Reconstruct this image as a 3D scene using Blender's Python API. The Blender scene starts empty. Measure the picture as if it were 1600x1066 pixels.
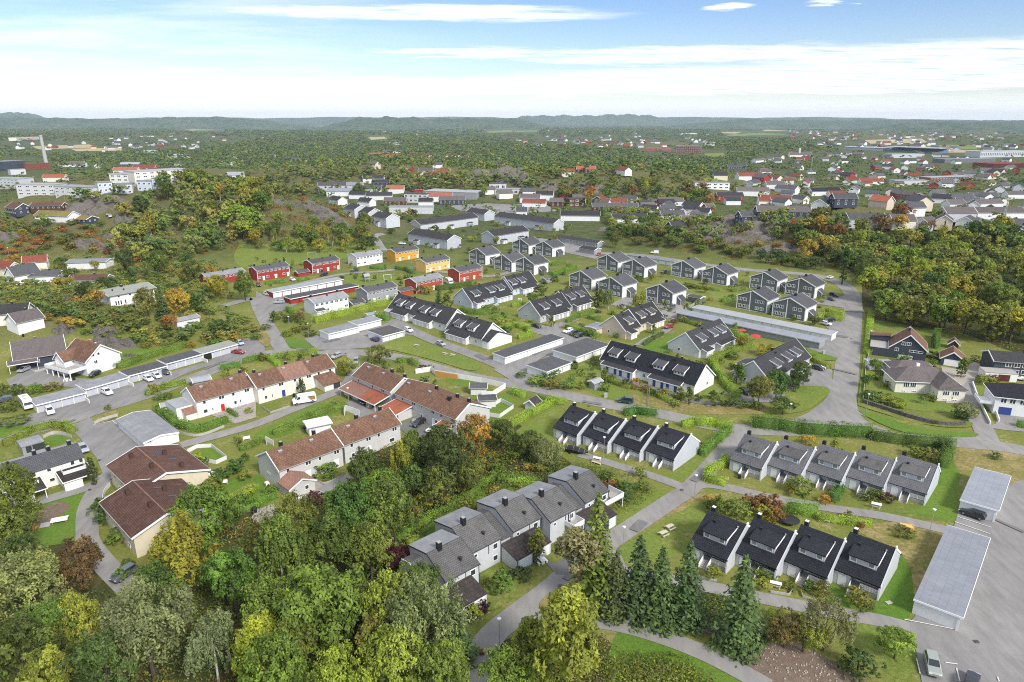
import bpy,math,random
import numpy as np
from mathutils import Vector,geometry
# ---------------------------------------------------------------- camera, sky, sun, exposure
scene=bpy.context.scene
C=scene.collection
CAM_H,FPX,HORIZON=78.0,1067.0,190.0
PITCH=math.atan((533-HORIZON)/FPX)
cam_data=bpy.data.cameras.new("camera")
cam_data.sensor_width=36.0
cam_data.lens=36.0*FPX/1600.0
cam_data.clip_start=1.0
cam_data.clip_end=60000.0
cam=bpy.data.objects.new("camera",cam_data)
cam.location=(0,0,CAM_H)
cam.rotation_euler=(math.pi/2-PITCH,0,0)
C.objects.link(cam)
scene.camera=cam
SUN_EL,SUN_AZ=math.radians(40),math.radians(140)
world=bpy.data.worlds.new("World")
scene.world=world
world.use_nodes=True
wn,wl=world.node_tree.nodes,world.node_tree.links
wn.clear()
def nd(t,x=None,**kw):
 n=wn.new(t)
 for k,v in kw.items():
  setattr(n,k,v)
 return n
def wmath(op,a,b=None,c=None):
 n=wn.new("ShaderNodeMath")
 n.operation=op
 for i,v in enumerate((a,b,c)):
  if v is None:
   continue
  if isinstance(v,(int,float)):
   n.inputs[i].default_value=v
  else:
   wl.new(v,n.inputs[i])
 return n.outputs[0]
sky=nd("ShaderNodeTexSky",sky_type='NISHITA',sun_disc=False,sun_elevation=SUN_EL,sun_rotation=SUN_AZ)
sky.altitude=50
sky.air_density=1.0
sky.dust_density=0.6
sky.ozone_density=1.5
tc=nd("ShaderNodeTexCoord")
sep=nd("ShaderNodeSeparateXYZ")
wl.new(tc.outputs["Generated"],sep.inputs[0])
X,Y,Z=sep.outputs
elev=wmath('MULTIPLY',wmath('ARCSINE',Z),57.2958)
azim=wmath('MULTIPLY',wmath('ARCTAN2',X,Y),57.2958)
zc=wmath('ADD',wmath('MAXIMUM',Z,0.0),0.035)
comb=nd("ShaderNodeCombineXYZ")
wl.new(wmath('DIVIDE',X,zc),comb.inputs[0])
wl.new(wmath('MULTIPLY',wmath('DIVIDE',Y,zc),1.0),comb.inputs[1])
def wnoise(scale,detail,rough,off,sx=1.0,sy=1.0):
 mp=nd("ShaderNodeMapping")
 mp.inputs['Location'].default_value=off
 mp.inputs['Scale'].default_value=(sx,sy,1)
 wl.new(comb.outputs[0],mp.inputs[0])
 n=nd("ShaderNodeTexNoise")
 n.inputs['Scale'].default_value=scale
 n.inputs['Detail'].default_value=detail
 n.inputs['Roughness'].default_value=rough
 wl.new(mp.outputs[0],n.inputs[0])
 return n.outputs['Fac']
def wramp(v,a,b):
 n=nd("ShaderNodeMapRange",interpolation_type='SMOOTHSTEP')
 n.inputs[1].default_value=a
 n.inputs[2].default_value=b
 wl.new(v,n.inputs[0])
 return n.outputs[0]
def bank(az,el,daz,delv,warp):
 """a long flat bank of cloud: soft window in azimuth and elevation, its edge worn by noise"""
 a=wmath('POWER',wmath('ABSOLUTE',wmath('DIVIDE',wmath('SUBTRACT',azim,az),daz)),2.0)
 e=wmath('POWER',wmath('ABSOLUTE',wmath('DIVIDE',wmath('SUBTRACT',wmath('ADD',elev,wmath('MULTIPLY',wmath('SUBTRACT',warp,.5),1.6)),el),delv)),2.0)
 return wmath('MAXIMUM',wmath('SUBTRACT',1.0,wmath('ADD',a,e)),0.0)
n1=wnoise(0.55,9,0.62,(3.1,1.7,0),1.0,1.6)
n2=wnoise(1.6,8,0.65,(7.3,2.2,0),0.7,2.2)
n3=wnoise(0.25,5,0.55,(1.3,9.2,0),1.0,1.0)
banks=None
for b in[(-7,7.75,18,.75,n1),(-4,5.1,8,.42,n2),(14,4.8,16,.8,n1),(30,4.2,14,1.1,n2),(20,3.3,26,.8,n2),(-33,8.3,10,.6,n2),(10,2.6,60,.9,n1),(24,8.0,3,.22,n2),(16,7.9,2.2,.2,n1),(-12,10.5,9,.5,n2),(34,9.5,8,.5,n1)]:
 v=bank(*b)
 banks=v if banks is None else wmath('MAXIMUM',banks,v)
thick=wmath('MULTIPLY',wramp(banks,0.02,0.75),wramp(n2,0.27,0.6))
high=wmath('MULTIPLY',wramp(wmath('MULTIPLY',n3,wmath('ADD',n1,.5)),0.2,0.6),wmath('MULTIPLY',wramp(elev,13,20),.85))
low=wmath('MULTIPLY',wramp(elev,2.5,.9),wmath('ADD',.28,wmath('MULTIPLY',n2,.95)))
veil=wmath('MULTIPLY',wramp(azim,4,-34),wmath('MULTIPLY',wramp(n1,.35,.7),.6))
low=wmath('MAXIMUM',low,veil)
cover=wmath('MINIMUM',wmath('MAXIMUM',wmath('MAXIMUM',thick,low),high),1.0)
tint=nd("ShaderNodeMix",data_type='RGBA',blend_type='MULTIPLY')
tint.inputs[0].default_value=1.0
wl.new(sky.outputs[0],tint.inputs[6])
hue=nd("ShaderNodeMix",data_type='RGBA')
wl.new(wramp(elev,1.0,11.0),hue.inputs[0])
hue.inputs[6].default_value=(.90,.93,.98,1)
hue.inputs[7].default_value=(.60,.705,.93,1)
wl.new(hue.outputs[2],tint.inputs[7])
mix=nd("ShaderNodeMix",data_type='RGBA')
wl.new(cover,mix.inputs[0])
wl.new(tint.outputs[2],mix.inputs[6])
mix.inputs[7].default_value=(7.2,7.35,7.6,1)
bg=nd("ShaderNodeBackground")
bg.inputs[1].default_value=0.105
wl.new(mix.outputs[2],bg.inputs[0])
wo=nd("ShaderNodeOutputWorld")
wl.new(bg.outputs[0],wo.inputs[0])
sd=bpy.data.lights.new("sun",'SUN')
sd.energy=2.7
sd.angle=math.radians(13)
sd.color=(1.0,0.96,0.90)
sun=bpy.data.objects.new("sun",sd)
sun.rotation_euler=Vector((-math.sin(SUN_AZ)*math.cos(SUN_EL),-math.cos(SUN_AZ)*math.cos(SUN_EL),-math.sin(SUN_EL))).to_track_quat('-Z','Y').to_euler()
C.objects.link(sun)
scene.view_settings.view_transform='Standard'
scene.view_settings.look='None'
scene.view_settings.exposure=0.70
scene.view_settings.gamma=1.0
scene.cycles.use_denoising=False
scene.cycles.filter_width=1.05
scene.cycles.max_bounces=5
scene.cycles.diffuse_bounces=3
scene.cycles.glossy_bounces=2
scene.cycles.transparent_max_bounces=4
scene.cycles.volume_bounces=0
rnd=random.Random(7)
# ---------------------------------------------------------------- from a pixel of the photo to a point of the land
CP,SP=math.cos(PITCH),math.sin(PITCH)
HILLS=[(-345,455,150,105,15,0.2),(-215,520,175,95,24,-0.15),(-330,540,130,90,17,0),(205,452,150,68,17,-0.12),(300,470,170,110,12,0),(70,760,210,90,22,0.05),(-120,870,260,120,24,0),(-190,268,62,62,7,0),(480,560,260,160,8,0),(-420,900,300,180,18,0),(230,800,200,110,14,0)]
def terr(x,y):
 x=np.asarray(x,dtype=float);y=np.asarray(y,dtype=float)
 z=np.zeros(np.broadcast(x,y).shape)
 for hx,hy,rx,ry,h,t in HILLS:
  dx,dy=x-hx,y-hy
  c,s=math.cos(t),math.sin(t)
  r2=((dx*c+dy*s)/rx)**2+((-dx*s+dy*c)/ry)**2
  rough=1+.10*np.sin(x/9.0+hy)*np.sin(y/7.0+hx)+.07*np.sin(x/4.1)*np.sin(y/4.7+1.0)
  z=z+h*np.clip(1-r2,0,None)**1.6*rough
 far=np.clip((y-1500)/1500,0,1)
 z=z+far*(10*np.sin(x/700+1)*np.sin(y/900)+6*np.sin(x/330)*np.sin(y/410+2))
 return z
def ray(px,py):
 a,b=(px-800)/FPX,-(max(py,193.5)-533)/FPX
 return a,CP+b*SP,-SP+b*CP
def PT(px,py,h=0.0):
 """the point at height h over the land seen at this pixel of the photo"""
 d=ray(px,py)
 t0=(CAM_H-45-h)/-d[2]
 t1=(CAM_H+12-h)/-d[2]
 ts=np.linspace(max(20,t0),t1,260)
 f=CAM_H+d[2]*ts-h-terr(d[0]*ts,d[1]*ts)
 k=int(np.argmax(f<=0))if(f<=0).any()else len(ts)-1
 a,b=ts[max(k-1,0)],ts[k]
 for _ in range(14):
  m=(a+b)/2
  if CAM_H+d[2]*m-h-float(terr(d[0]*m,d[1]*m))>0:
   a=m
  else:
   b=m
 return Vector((d[0]*b,d[1]*b,CAM_H+d[2]*b))
Q=dict(Z1=(0,150),Z2=(400,150),Z3=(800,150),Z4=(1200,150),M1=(0,380),M2=(400,380),M3=(800,380),M4=(1200,380),L1=(0,580),L2=(400,580),L3=(800,580),L4=(1200,580),B1=(0,799),B2=(400,799),B3=(800,799),B4=(1200,799))
QS=dict(c1=(1060,770,4),c2=(850,600,6.154),c3=(980,380,5),c4=(590,430,6.667),c5=(620,720,4.1),c6=(370,620,5),c7=(520,540,5.333),c8=(0,640,6.667))
def q(c,x,y):
 """a pixel read off an enlarged crop"""
 if c in Q:
  return Q[c][0]+x/3.9925,Q[c][1]+y/3.9925
 ox,oy,s=QS[c]
 return ox+x/s,oy+y/s
def qs(c,*pts):
 return[q(c,*p)for p in pts]
# ---------------------------------------------------------------- things, parts, mesh building
def label(o,lab,cat,group=None):
 o['label']=lab
 o['category']=cat
 if group:
  o['group']=group
 return o
def thing(name,lab,cat,loc=(0,0,0),rz=0.0,group=None):
 o=bpy.data.objects.new(name,None)
 o.empty_display_size=.5
 C.objects.link(o)
 o.location=loc
 o.rotation_euler=(0,0,rz)
 return label(o,lab,cat,group)
def kids(o):
 return[c for c in KIDS.get(o.name,[])]
KIDS={}
def adopt(o,parent):
 if parent is not None:
  o.parent=parent
  KIDS.setdefault(parent.name,[]).append(o)
def copy_tree(o,loc=None,rz=None,lab=None,group=None,parent=None):
 c=o.copy()
 C.objects.link(c)
 if parent is not None:
  adopt(c,parent)
 if loc is not None:
  c.location=loc
 if rz is not None:
  c.rotation_euler=(0,0,rz)
 if lab:
  c['label']=lab
 if group:
  c['group']=group
 for ch in kids(o):
  copy_tree(ch,parent=c)
 return c
class MB:
 def __init__(s):
  s.v,s.f,s.m=[],[],[]
 def poly(s,pts,m=0):
  n=len(s.v)
  s.v+=[tuple(p)for p in pts]
  s.f.append(tuple(range(n,n+len(pts))))
  s.m.append(m)
  return s
 def box(s,x0,x1,y0,y1,z0,z1,m=0,T=None):
  p=[(x0,y0,z0),(x1,y0,z0),(x1,y1,z0),(x0,y1,z0),(x0,y0,z1),(x1,y0,z1),(x1,y1,z1),(x0,y1,z1)]
  if T:
   p=[T(*a)for a in p]
  n=len(s.v)
  s.v+=p
  for f in((3,2,1,0),(4,5,6,7),(0,1,5,4),(1,2,6,5),(2,3,7,6),(3,0,4,7)):
   s.f.append(tuple(n+i for i in f))
   s.m.append(m)
  return s
 def prism(s,prof,x0,x1,m=0,axis='x'):
  """profile of (y, z) run along x, or of (x, z) run along y, or of (x, y) run along z"""
  k=len(prof)
  n=len(s.v)
  for e in(x0,x1):
   for a,b in prof:
    s.v.append((e,a,b)if axis=='x' else(a,e,b)if axis=='y' else(a,b,e))
  for i in range(k):
   j=(i+1)%k
   s.f.append((n+i,n+j,n+k+j,n+k+i))
   s.m.append(m)
  s.f.append(tuple(n+i for i in range(k))[::-1])
  s.f.append(tuple(n+k+i for i in range(k)))
  s.m+=[m,m]
  return s
 def tube(s,pts,radii,n=8,m=0,cap=True):
  base=len(s.v)
  for i,p in enumerate(pts):
   p=Vector(p)
   d=(Vector(pts[min(i+1,len(pts)-1)])-Vector(pts[max(i-1,0)])).normalized()
   a=d.orthogonal().normalized()
   b=d.cross(a)
   for k in range(n):
    t=2*math.pi*k/n
    s.v.append(tuple(p+(a*math.cos(t)+b*math.sin(t))*radii[i]))
  for i in range(len(pts)-1):
   for k in range(n):
    j=(k+1)%n
    s.f.append((base+i*n+k,base+i*n+j,base+(i+1)*n+j,base+(i+1)*n+k))
    s.m.append(m)
  if cap:
   s.f.append(tuple(base+k for k in range(n))[::-1])
   s.f.append(tuple(base+(len(pts)-1)*n+k for k in range(n)))
   s.m+=[m,m]
  return s
 def mesh(s,name,mats):
  me=bpy.data.meshes.new(name)
  me.from_pydata(s.v,[],s.f)
  for mt in(mats if isinstance(mats,(list,tuple))else[mats]):
   me.materials.append(mt)
  if any(s.m):
   me.polygons.foreach_set('material_index',s.m)
  me.validate()
  return me
 def build(s,name,mats,parent=None,loc=None,rz=0.0):
  return link(name,s.mesh(name,mats),parent,loc,rz)
def link(name,me,parent=None,loc=None,rz=0.0):
 o=bpy.data.objects.new(name,me)
 C.objects.link(o)
 adopt(o,parent)
 if loc is not None:
  o.location=loc
 if rz:
  o.rotation_euler=(0,0,rz)
 return o
def structure(o,kind='structure'):
 o['kind']=kind
 return o
# ---------------------------------------------------------------- materials
class NT:
 def __init__(s,name):
  s.mat=bpy.data.materials.new(name)
  s.mat.use_nodes=True
  s.n,s.l=s.mat.node_tree.nodes,s.mat.node_tree.links
  s.bsdf=s.n["Principled BSDF"]
  s.tc=s.n.new("ShaderNodeTexCoord")
 def inp(s,sock,v):
  if isinstance(v,bpy.types.NodeSocket):
   s.l.new(v,sock)
  else:
   sock.default_value=v
 def co(s,kind='Object',scale=(1,1,1),loc=(0,0,0)):
  mp=s.n.new("ShaderNodeMapping")
  mp.inputs['Scale'].default_value=scale
  mp.inputs['Location'].default_value=loc
  if kind=='World':
   g=s.n.new("ShaderNodeNewGeometry")
   s.l.new(g.outputs['Position'],mp.inputs[0])
  else:
   s.l.new(s.tc.outputs[kind],mp.inputs[0])
  return mp.outputs[0]
 def own(s,co):
  """shift a texture by a random amount for each object, so that copies do not wear alike"""
  oi=s.n.new("ShaderNodeObjectInfo")
  v=s.n.new("ShaderNodeVectorMath")
  v.operation='MULTIPLY_ADD'
  s.l.new(oi.outputs['Random'],v.inputs[0])
  v.inputs[1].default_value=(91,57,33)
  s.l.new(co,v.inputs[2])
  s.rand=oi.outputs['Random']
  return v.outputs[0]
 def noise(s,co,scale,detail=4,rough=.55):
  t=s.n.new("ShaderNodeTexNoise")
  s.l.new(co,t.inputs[0])
  t.inputs['Scale'].default_value=scale
  t.inputs['Detail'].default_value=detail
  t.inputs['Roughness'].default_value=rough
  return t.outputs['Fac']
 def ramp(s,v,a,b,lo=0.0,hi=1.0):
  t=s.n.new("ShaderNodeMapRange")
  s.l.new(v,t.inputs[0])
  for i,k in enumerate((a,b,lo,hi)):
   t.inputs[i+1].default_value=k
  return t.outputs[0]
 def mix(s,f,a,b,mode='MIX'):
  t=s.n.new("ShaderNodeMix")
  t.data_type='RGBA'
  t.blend_type=mode
  s.inp(t.inputs[0],f)
  s.inp(t.inputs[6],a if isinstance(a,bpy.types.NodeSocket)else(*a,1))
  s.inp(t.inputs[7],b if isinstance(b,bpy.types.NodeSocket)else(*b,1))
  return t.outputs[2]
 def math(s,op,a,b=0.0):
  t=s.n.new("ShaderNodeMath")
  t.operation=op
  s.inp(t.inputs[0],a)
  s.inp(t.inputs[1],b)
  return t.outputs[0]
 def val(s,v):
  """grey multiplier colour from a value"""
  t=s.n.new("ShaderNodeCombineColor")
  for i in range(3):
   s.l.new(v,t.inputs[i])
  return t.outputs[0]
 def bump(s,h,dist,strength=1.0):
  b=s.n.new("ShaderNodeBump")
  b.inputs['Distance'].default_value=dist
  b.inputs['Strength'].default_value=strength
  s.l.new(h,b.inputs['Height'])
  s.l.new(b.outputs[0],s.bsdf.inputs['Normal'])
 def done(s,col,rough=.8,spec=.3,metal=0.0):
  s.inp(s.bsdf.inputs['Base Color'],col if isinstance(col,bpy.types.NodeSocket)else(*col,1))
  s.inp(s.bsdf.inputs['Roughness'],rough)
  s.bsdf.inputs['Specular IOR Level'].default_value=spec
  s.bsdf.inputs['Metallic'].default_value=metal
  return s.mat
def m_paint(name,col,board=0.18,vertical=False,dirt=.12):
 """painted boarded wall: board lines, slight weathering streaks"""
 t=NT(name)
 w=t.n.new("ShaderNodeTexWave")
 w.wave_profile='SAW'
 w.bands_direction='X' if vertical else 'Z'
 t.l.new(t.co(),w.inputs[0])
 w.inputs['Scale'].default_value=.314/board
 n=t.noise(t.own(t.co(scale=(1,1,.35))),.9,6,.65)
 f=t.math('MULTIPLY',t.ramp(t.rand,0,1,.94,1.04),t.ramp(n,.3,.75,1-dirt,1.03))
 f=t.math('MULTIPLY',f,t.ramp(w.outputs['Fac'],0,.18,.88,1))
 t.bump(w.outputs['Fac'],.015,.6)
 return t.done(t.mix(1.0,col,t.val(f),'MULTIPLY'),.55,.3)
def m_plain(name,col,rough=.6,spec=.3,var=.1,scale=1.5,metal=0.0):
 t=NT(name)
 n=t.noise(t.co(),scale,5,.6)
 return t.done(t.mix(1.0,col,t.val(t.ramp(n,.25,.75,1-var,1+var)),'MULTIPLY'),rough,spec,metal)
def m_tile(name,col,col2,course=.36,streak=.25,rough=.75,moss=None,gap=.45):
 """tiled or felted roof: courses along the slope, single tiles of different tone, weathering"""
 t=NT(name)
 br=t.n.new("ShaderNodeTexBrick")
 t.l.new(t.co(),br.inputs[0])
 br.inputs['Color1'].default_value=(*col,1)
 br.inputs['Color2'].default_value=(*col2,1)
 br.inputs['Mortar'].default_value=(*[c*gap for c in col],1)
 br.inputs['Scale'].default_value=1.0
 br.inputs['Mortar Size'].default_value=.035
 br.inputs['Mortar Smooth'].default_value=.6
 br.inputs['Brick Width'].default_value=course*1.1
 br.inputs['Row Height'].default_value=course
 n=t.noise(t.own(t.co(scale=(1,.45,1))),.55,7,.68)
 n2=t.noise(t.co(),5.5,3,.6)
 n3=t.ramp(t.rand,0,1,.88,1.16)
 c=t.mix(1.0,br.outputs['Color'],t.val(t.math('MULTIPLY',n3,t.math('MULTIPLY',t.ramp(n,.28,.72,1-streak,1+streak),t.ramp(n2,.2,.8,.88,1.12)))),'MULTIPLY')
 if moss:
  c=t.mix(t.ramp(t.noise(t.co(loc=(5,2,0)),.35,8,.7),.56,.72,0,.55),c,moss)
 t.bump(br.outputs['Fac'],-.02,.8)
 return t.done(c,rough,.1)
def m_asphalt(name,col,col2,wear=.5):
 t=NT(name)
 w=t.co('World')
 a=t.noise(w,.045,6,.6)
 b=t.noise(t.co('World',scale=(1,.25,1)),.5,6,.7)
 g=t.noise(w,9.0,2,.6)
 c=t.mix(t.ramp(a,.35,.65),col,col2)
 c=t.mix(1.0,c,t.val(t.math('MULTIPLY',t.ramp(b,.3,.7,.78,1.14),t.ramp(g,.2,.8,.84,1.15))),'MULTIPLY')
 v=t.n.new("ShaderNodeTexVoronoi")
 v.feature='DISTANCE_TO_EDGE'
 v.inputs['Scale'].default_value=.09
 wob=t.n.new("ShaderNodeVectorMath")
 wob.operation='ADD'
 nn=t.n.new("ShaderNodeTexNoise")
 nn.inputs['Scale'].default_value=.5
 t.l.new(w,nn.inputs[0])
 t.l.new(w,wob.inputs[0])
 sc=t.n.new("ShaderNodeVectorMath")
 sc.operation='SCALE'
 sc.inputs['Scale'].default_value=3.0
 t.l.new(nn.outputs['Color'],sc.inputs[0])
 t.l.new(sc.outputs[0],wob.inputs[1])
 t.l.new(wob.outputs[0],v.inputs[0])
 c=t.mix(t.ramp(v.outputs['Distance'],0.0,.006,.22,0),c,tuple(k*.5 for k in col))
 t.bump(g,.01,.4)
 return t.done(c,.88,.25)
def m_grass(name,g1,g2,dry,dry_at=(.52,.68),fine=1.0):
 t=NT(name)
 w=t.co('World')
 a=t.noise(w,.035,5,.6)
 b=t.noise(w,.16,7,.68)
 f=t.noise(w,1.3,5,.7)
 ff=t.noise(w,6.0,2,.6)
 c=t.mix(t.ramp(a,.35,.65),g1,g2)
 d=t.math('ADD',t.math('MULTIPLY',b,.65),t.math('MULTIPLY',f,.35))
 c=t.mix(t.ramp(d,dry_at[0],dry_at[1]),c,dry)
 k=t.math('MULTIPLY',t.ramp(f,.25,.75,1-.28*fine,1+.28*fine),t.ramp(ff,.2,.8,1-.3*fine,1+.3*fine))
 c=t.mix(1.0,c,t.val(k),'MULTIPLY')
 t.bump(t.math('ADD',f,ff),.12,.7)
 return t.done(c,.9,.12)
def m_rock(name):
 t=NT(name)
 w=t.co('World')
 a=t.noise(w,.25,8,.7)
 b=t.noise(t.co('World',scale=(1,1,2.5)),1.2,8,.72)
 c=t.mix(t.ramp(b,.3,.7),(.10,.088,.075),(.31,.28,.25))
 c=t.mix(t.ramp(a,.5,.66),c,(.13,.11,.045))
 t.bump(t.math('ADD',b,a),1.2,1.0)
 return t.done(c,.9,.1)
def m_land():
 """the wide ground: rough grass near by, wood floor and scrub further out"""
 t=NT("land")
 w=t.co('World')
 a=t.noise(w,.03,6,.62)
 b=t.noise(w,.16,7,.68)
 f=t.noise(w,1.3,5,.7)
 ff=t.noise(w,6.0,2,.6)
 c=t.mix(t.ramp(a,.36,.62),(.135,.165,.032),(.195,.20,.05))
 d=t.math('ADD',t.math('MULTIPLY',b,.65),t.math('MULTIPLY',f,.35))
 c=t.mix(t.ramp(d,.52,.66),c,(.31,.25,.115))
 sepn=t.n.new("ShaderNodeSeparateXYZ")
 t.l.new(w,sepn.inputs[0])
 far=t.ramp(sepn.outputs[1],330,480)
 fl=t.mix(t.ramp(b,.4,.62),(.055,.078,.024),(.105,.115,.042))
 c=t.mix(far,c,fl)
 heath=t.mix(t.ramp(f,.35,.65),(.085,.095,.035),(.17,.14,.065))
 c=t.mix(t.ramp(sepn.outputs[2],1.5,6,0,.75),c,heath)
 k=t.math('MULTIPLY',t.ramp(f,.25,.75,.74,1.26),t.ramp(ff,.2,.8,.72,1.28))
 c=t.mix(1.0,c,t.val(k),'MULTIPLY')
 t.bump(t.math('ADD',f,ff),.15,.7)
 return t.done(c,.92,.1)
def m_leaf(name,attr=None):
 """leaves: colour of the tree (object colour) or of the clump, each leaf clump a little different"""
 t=NT(name)
 if attr:
  at=t.n.new("ShaderNodeAttribute")
  at.attribute_name=attr
  c=at.outputs['Color']
 else:
  oi=t.n.new("ShaderNodeObjectInfo")
  at=t.n.new("ShaderNodeAttribute")
  at.attribute_name='tint'
  c=oi.outputs['Color']
  k=t.ramp(at.outputs['Fac'],0,1,.5,1.6)
  c=t.mix(1.0,c,t.val(k),'MULTIPLY')
  hue=t.ramp(at.outputs['Fac'],.55,1.0,0,.35)
  c=t.mix(hue,c,t.mix(1.0,c,(1.4,1.3,.8),'MULTIPLY'))
 t.done(c,.62,.25)
 tr=t.n.new("ShaderNodeBsdfTranslucent")
 t.l.new(t.mix(1.0,c,(1.25,1.35,.7),'MULTIPLY'),tr.inputs['Color'])
 mx=t.n.new("ShaderNodeMixShader")
 mx.inputs[0].default_value=.28
 t.l.new(t.bsdf.outputs[0],mx.inputs[1])
 t.l.new(tr.outputs[0],mx.inputs[2])
 t.l.new(mx.outputs[0],t.n["Material Output"].inputs[0])
 return t.mat
M={}
M['white']=m_paint('white_boards',(.80,.80,.79))
M['offwhite']=m_paint('offwhite_boards',(.74,.74,.72))
M['cream']=m_paint('cream_boards',(.78,.74,.64))
M['creamy']=m_paint('pale_cream_boards',(.80,.78,.72))
M['lightgrey']=m_paint('light_grey_boards',(.52,.53,.545),vertical=True)
M['bluegrey']=m_paint('blue_grey_boards',(.53,.55,.58),vertical=True)
M['palegrey']=m_paint('pale_grey_boards',(.56,.575,.59),vertical=True)
M['greige']=m_paint('warm_grey_boards',(.58,.575,.55),vertical=True)
M['midgrey']=m_paint('mid_grey_boards',(.33,.34,.34))
M['darkgrey']=m_paint('dark_grey_boards',(.15,.155,.16))
M['skyblue']=m_paint('pale_blue_boards',(.55,.61,.70))
M['beige']=m_paint('beige_boards',(.68,.57,.44))
M['red']=m_paint('red_boards',(.34,.042,.032))
M['orange_red']=m_paint('rust_red_boards',(.42,.075,.04))
M['yellow']=m_paint('yellow_boards',(.74,.37,.045))
M['lemon']=m_paint('light_yellow_boards',(.78,.50,.16))
M['black_wall']=m_paint('black_boards',(.028,.03,.036))
M['navy']=m_paint('blue_black_boards',(.055,.065,.085))
M['brownwall']=m_paint('brown_boards',(.10,.05,.035))
M['brick']=m_tile('red_brick',(.36,.13,.08),(.42,.16,.10),.25)
M['sand']=m_paint('sand_boards',(.70,.62,.46))
M['concrete']=m_plain('concrete',(.42,.41,.39),.85,.2,.2)
M['trim']=m_plain('white_trim',(.82,.82,.81),.5,.3,.04)
M['trim_grey']=m_plain('grey_trim',(.35,.35,.35),.5,.3,.06)
M['dark_trim']=m_plain('dark_trim',(.045,.045,.05),.5,.3,.06)
M['gutter']=m_plain('dark_gutter',(.06,.06,.065),.45,.4,.06)
M['blackroof']=m_tile('black_roof_tiles',(.021,.023,.028),(.030,.032,.038),.42,.12,.45)
M['charroof']=m_tile('charcoal_roof_tiles',(.046,.045,.047),(.060,.058,.060),.36,.16)
M['slateroof']=m_tile('slate_grey_roof_shingle',(.088,.088,.093),(.107,.107,.113),.36,.14)
M['midroof']=m_tile('mid_grey_roof_tiles',(.125,.125,.13),(.15,.15,.155),.36,.16)
M['greyroof']=m_tile('grey_roof_shingle',(.115,.111,.108),(.142,.138,.133),.33,.24,.8,(.10,.085,.06))
M['paleroof']=m_tile('pale_grey_roof_felt',(.30,.31,.32),(.33,.34,.35),1.0,.14,.8,None,.85)
M['feltroof']=m_tile('grey_roof_felt',(.225,.23,.238),(.25,.255,.262),1.1,.2,.85,None,.85)
M['metalroof']=m_tile('blue_grey_sheet_roof',(.235,.245,.27),(.25,.26,.285),1.25,.13,.6,None,.86)
M['darkfelt']=m_tile('dark_brown_felt',(.048,.040,.038),(.060,.05,.046),.8,.3,.8,(.12,.09,.06))
M['brownroof']=m_tile('brown_roof_tiles',(.150,.082,.055),(.215,.122,.082),.36,.22,.8,(.27,.20,.13))
M['brownroof2']=m_tile('light_brown_roof_tiles',(.26,.145,.105),(.31,.175,.13),.36,.18,.8)
M['darkbrownroof']=m_tile('dark_brown_roof_tiles',(.100,.054,.042),(.14,.078,.058),.36,.22,.8,(.20,.14,.10))
M['orangeroof']=m_tile('orange_roof_tiles',(.33,.105,.058),(.40,.135,.075),.36,.2,.75,(.22,.10,.07))
M['redroof']=m_tile('red_roof_tiles',(.20,.06,.042),(.26,.078,.052),.36,.2)
M['taupe']=m_tile('taupe_roof_tiles',(.125,.105,.10),(.16,.135,.13),.36,.15)
M['oliveroof']=m_plain('grey_green_felt',(.27,.28,.24),.85,.2,.15,.8)
M['sod']=m_grass('sod_roof',(.18,.15,.05),(.24,.18,.06),(.34,.25,.10))
M['glass']=m_plain('window_glass',(.035,.042,.048),.12,.8,.3,2.0)
M['glass_pale']=m_plain('window_glass_with_curtain',(.22,.26,.24),.15,.7,.25,2.0)
M['black']=m_plain('black_metal',(.018,.018,.02),.45,.4,.1)
M['steel']=m_plain('galvanised_steel',(.45,.46,.47),.4,.5,.1,3,.5)
M['wood']=m_plain('weathered_wood',(.30,.24,.17),.8,.2,.25,3)
M['greywood']=m_plain('grey_wood',(.36,.34,.31),.8,.2,.2,3)
M['larch']=m_plain('new_larch_boards',(.52,.27,.08),.7,.2,.15,3)
M['door_red']=m_plain('red_door',(.55,.03,.03),.45,.4,.05)
M['door_blue']=m_plain('blue_door',(.03,.06,.22),.45,.4,.05)
M['garage_door']=m_paint('garage_door',(.50,.52,.56),.3)
M['garage_white']=m_paint('white_garage_door',(.82,.83,.84),.3,dirt=.05)
M['road']=m_asphalt('asphalt_road',(.235,.222,.205),(.28,.265,.245))
M['road_new']=m_asphalt('asphalt_newer',(.15,.147,.144),(.19,.186,.18))
M['lot']=m_asphalt('asphalt_lot',(.215,.205,.195),(.265,.253,.24))
M['path']=m_asphalt('asphalt_path',(.245,.232,.215),(.285,.27,.25))
M['stain']=m_asphalt('asphalt_stain',(.155,.148,.14),(.19,.182,.172))
M['paving']=m_plain('paving',(.33,.29,.26),.9,.2,.25,1.2)
M['gravel']=m_plain('gravel',(.36,.32,.27),.95,.1,.25,2.5)
M['mark']=m_plain('road_marking',(.70,.70,.68),.7,.2,.15,2)
M['lawn']=m_grass('lawn_grass',(.13,.185,.032),(.175,.205,.042),(.30,.25,.10),(.54,.70))
M['lush']=m_grass('lush_grass',(.092,.175,.022),(.13,.195,.03),(.22,.205,.06),(.58,.76))
M['dryg']=m_grass('dry_grass',(.17,.165,.045),(.22,.185,.065),(.33,.25,.12),(.46,.62))
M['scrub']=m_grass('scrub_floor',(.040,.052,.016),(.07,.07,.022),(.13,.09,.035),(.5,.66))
M['soil']=m_grass('bare_soil',(.15,.108,.08),(.20,.148,.112),(.29,.235,.185),(.56,.7))
M['field']=m_grass('straw_field',(.38,.31,.16),(.42,.34,.19),(.34,.32,.17),(.5,.7),.3)
M['greenfield']=m_grass('green_field',(.14,.20,.05),(.17,.22,.06),(.22,.22,.08),(.55,.7),.3)
M['rock']=m_rock('grey_rock')
M['land']=m_land()
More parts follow.
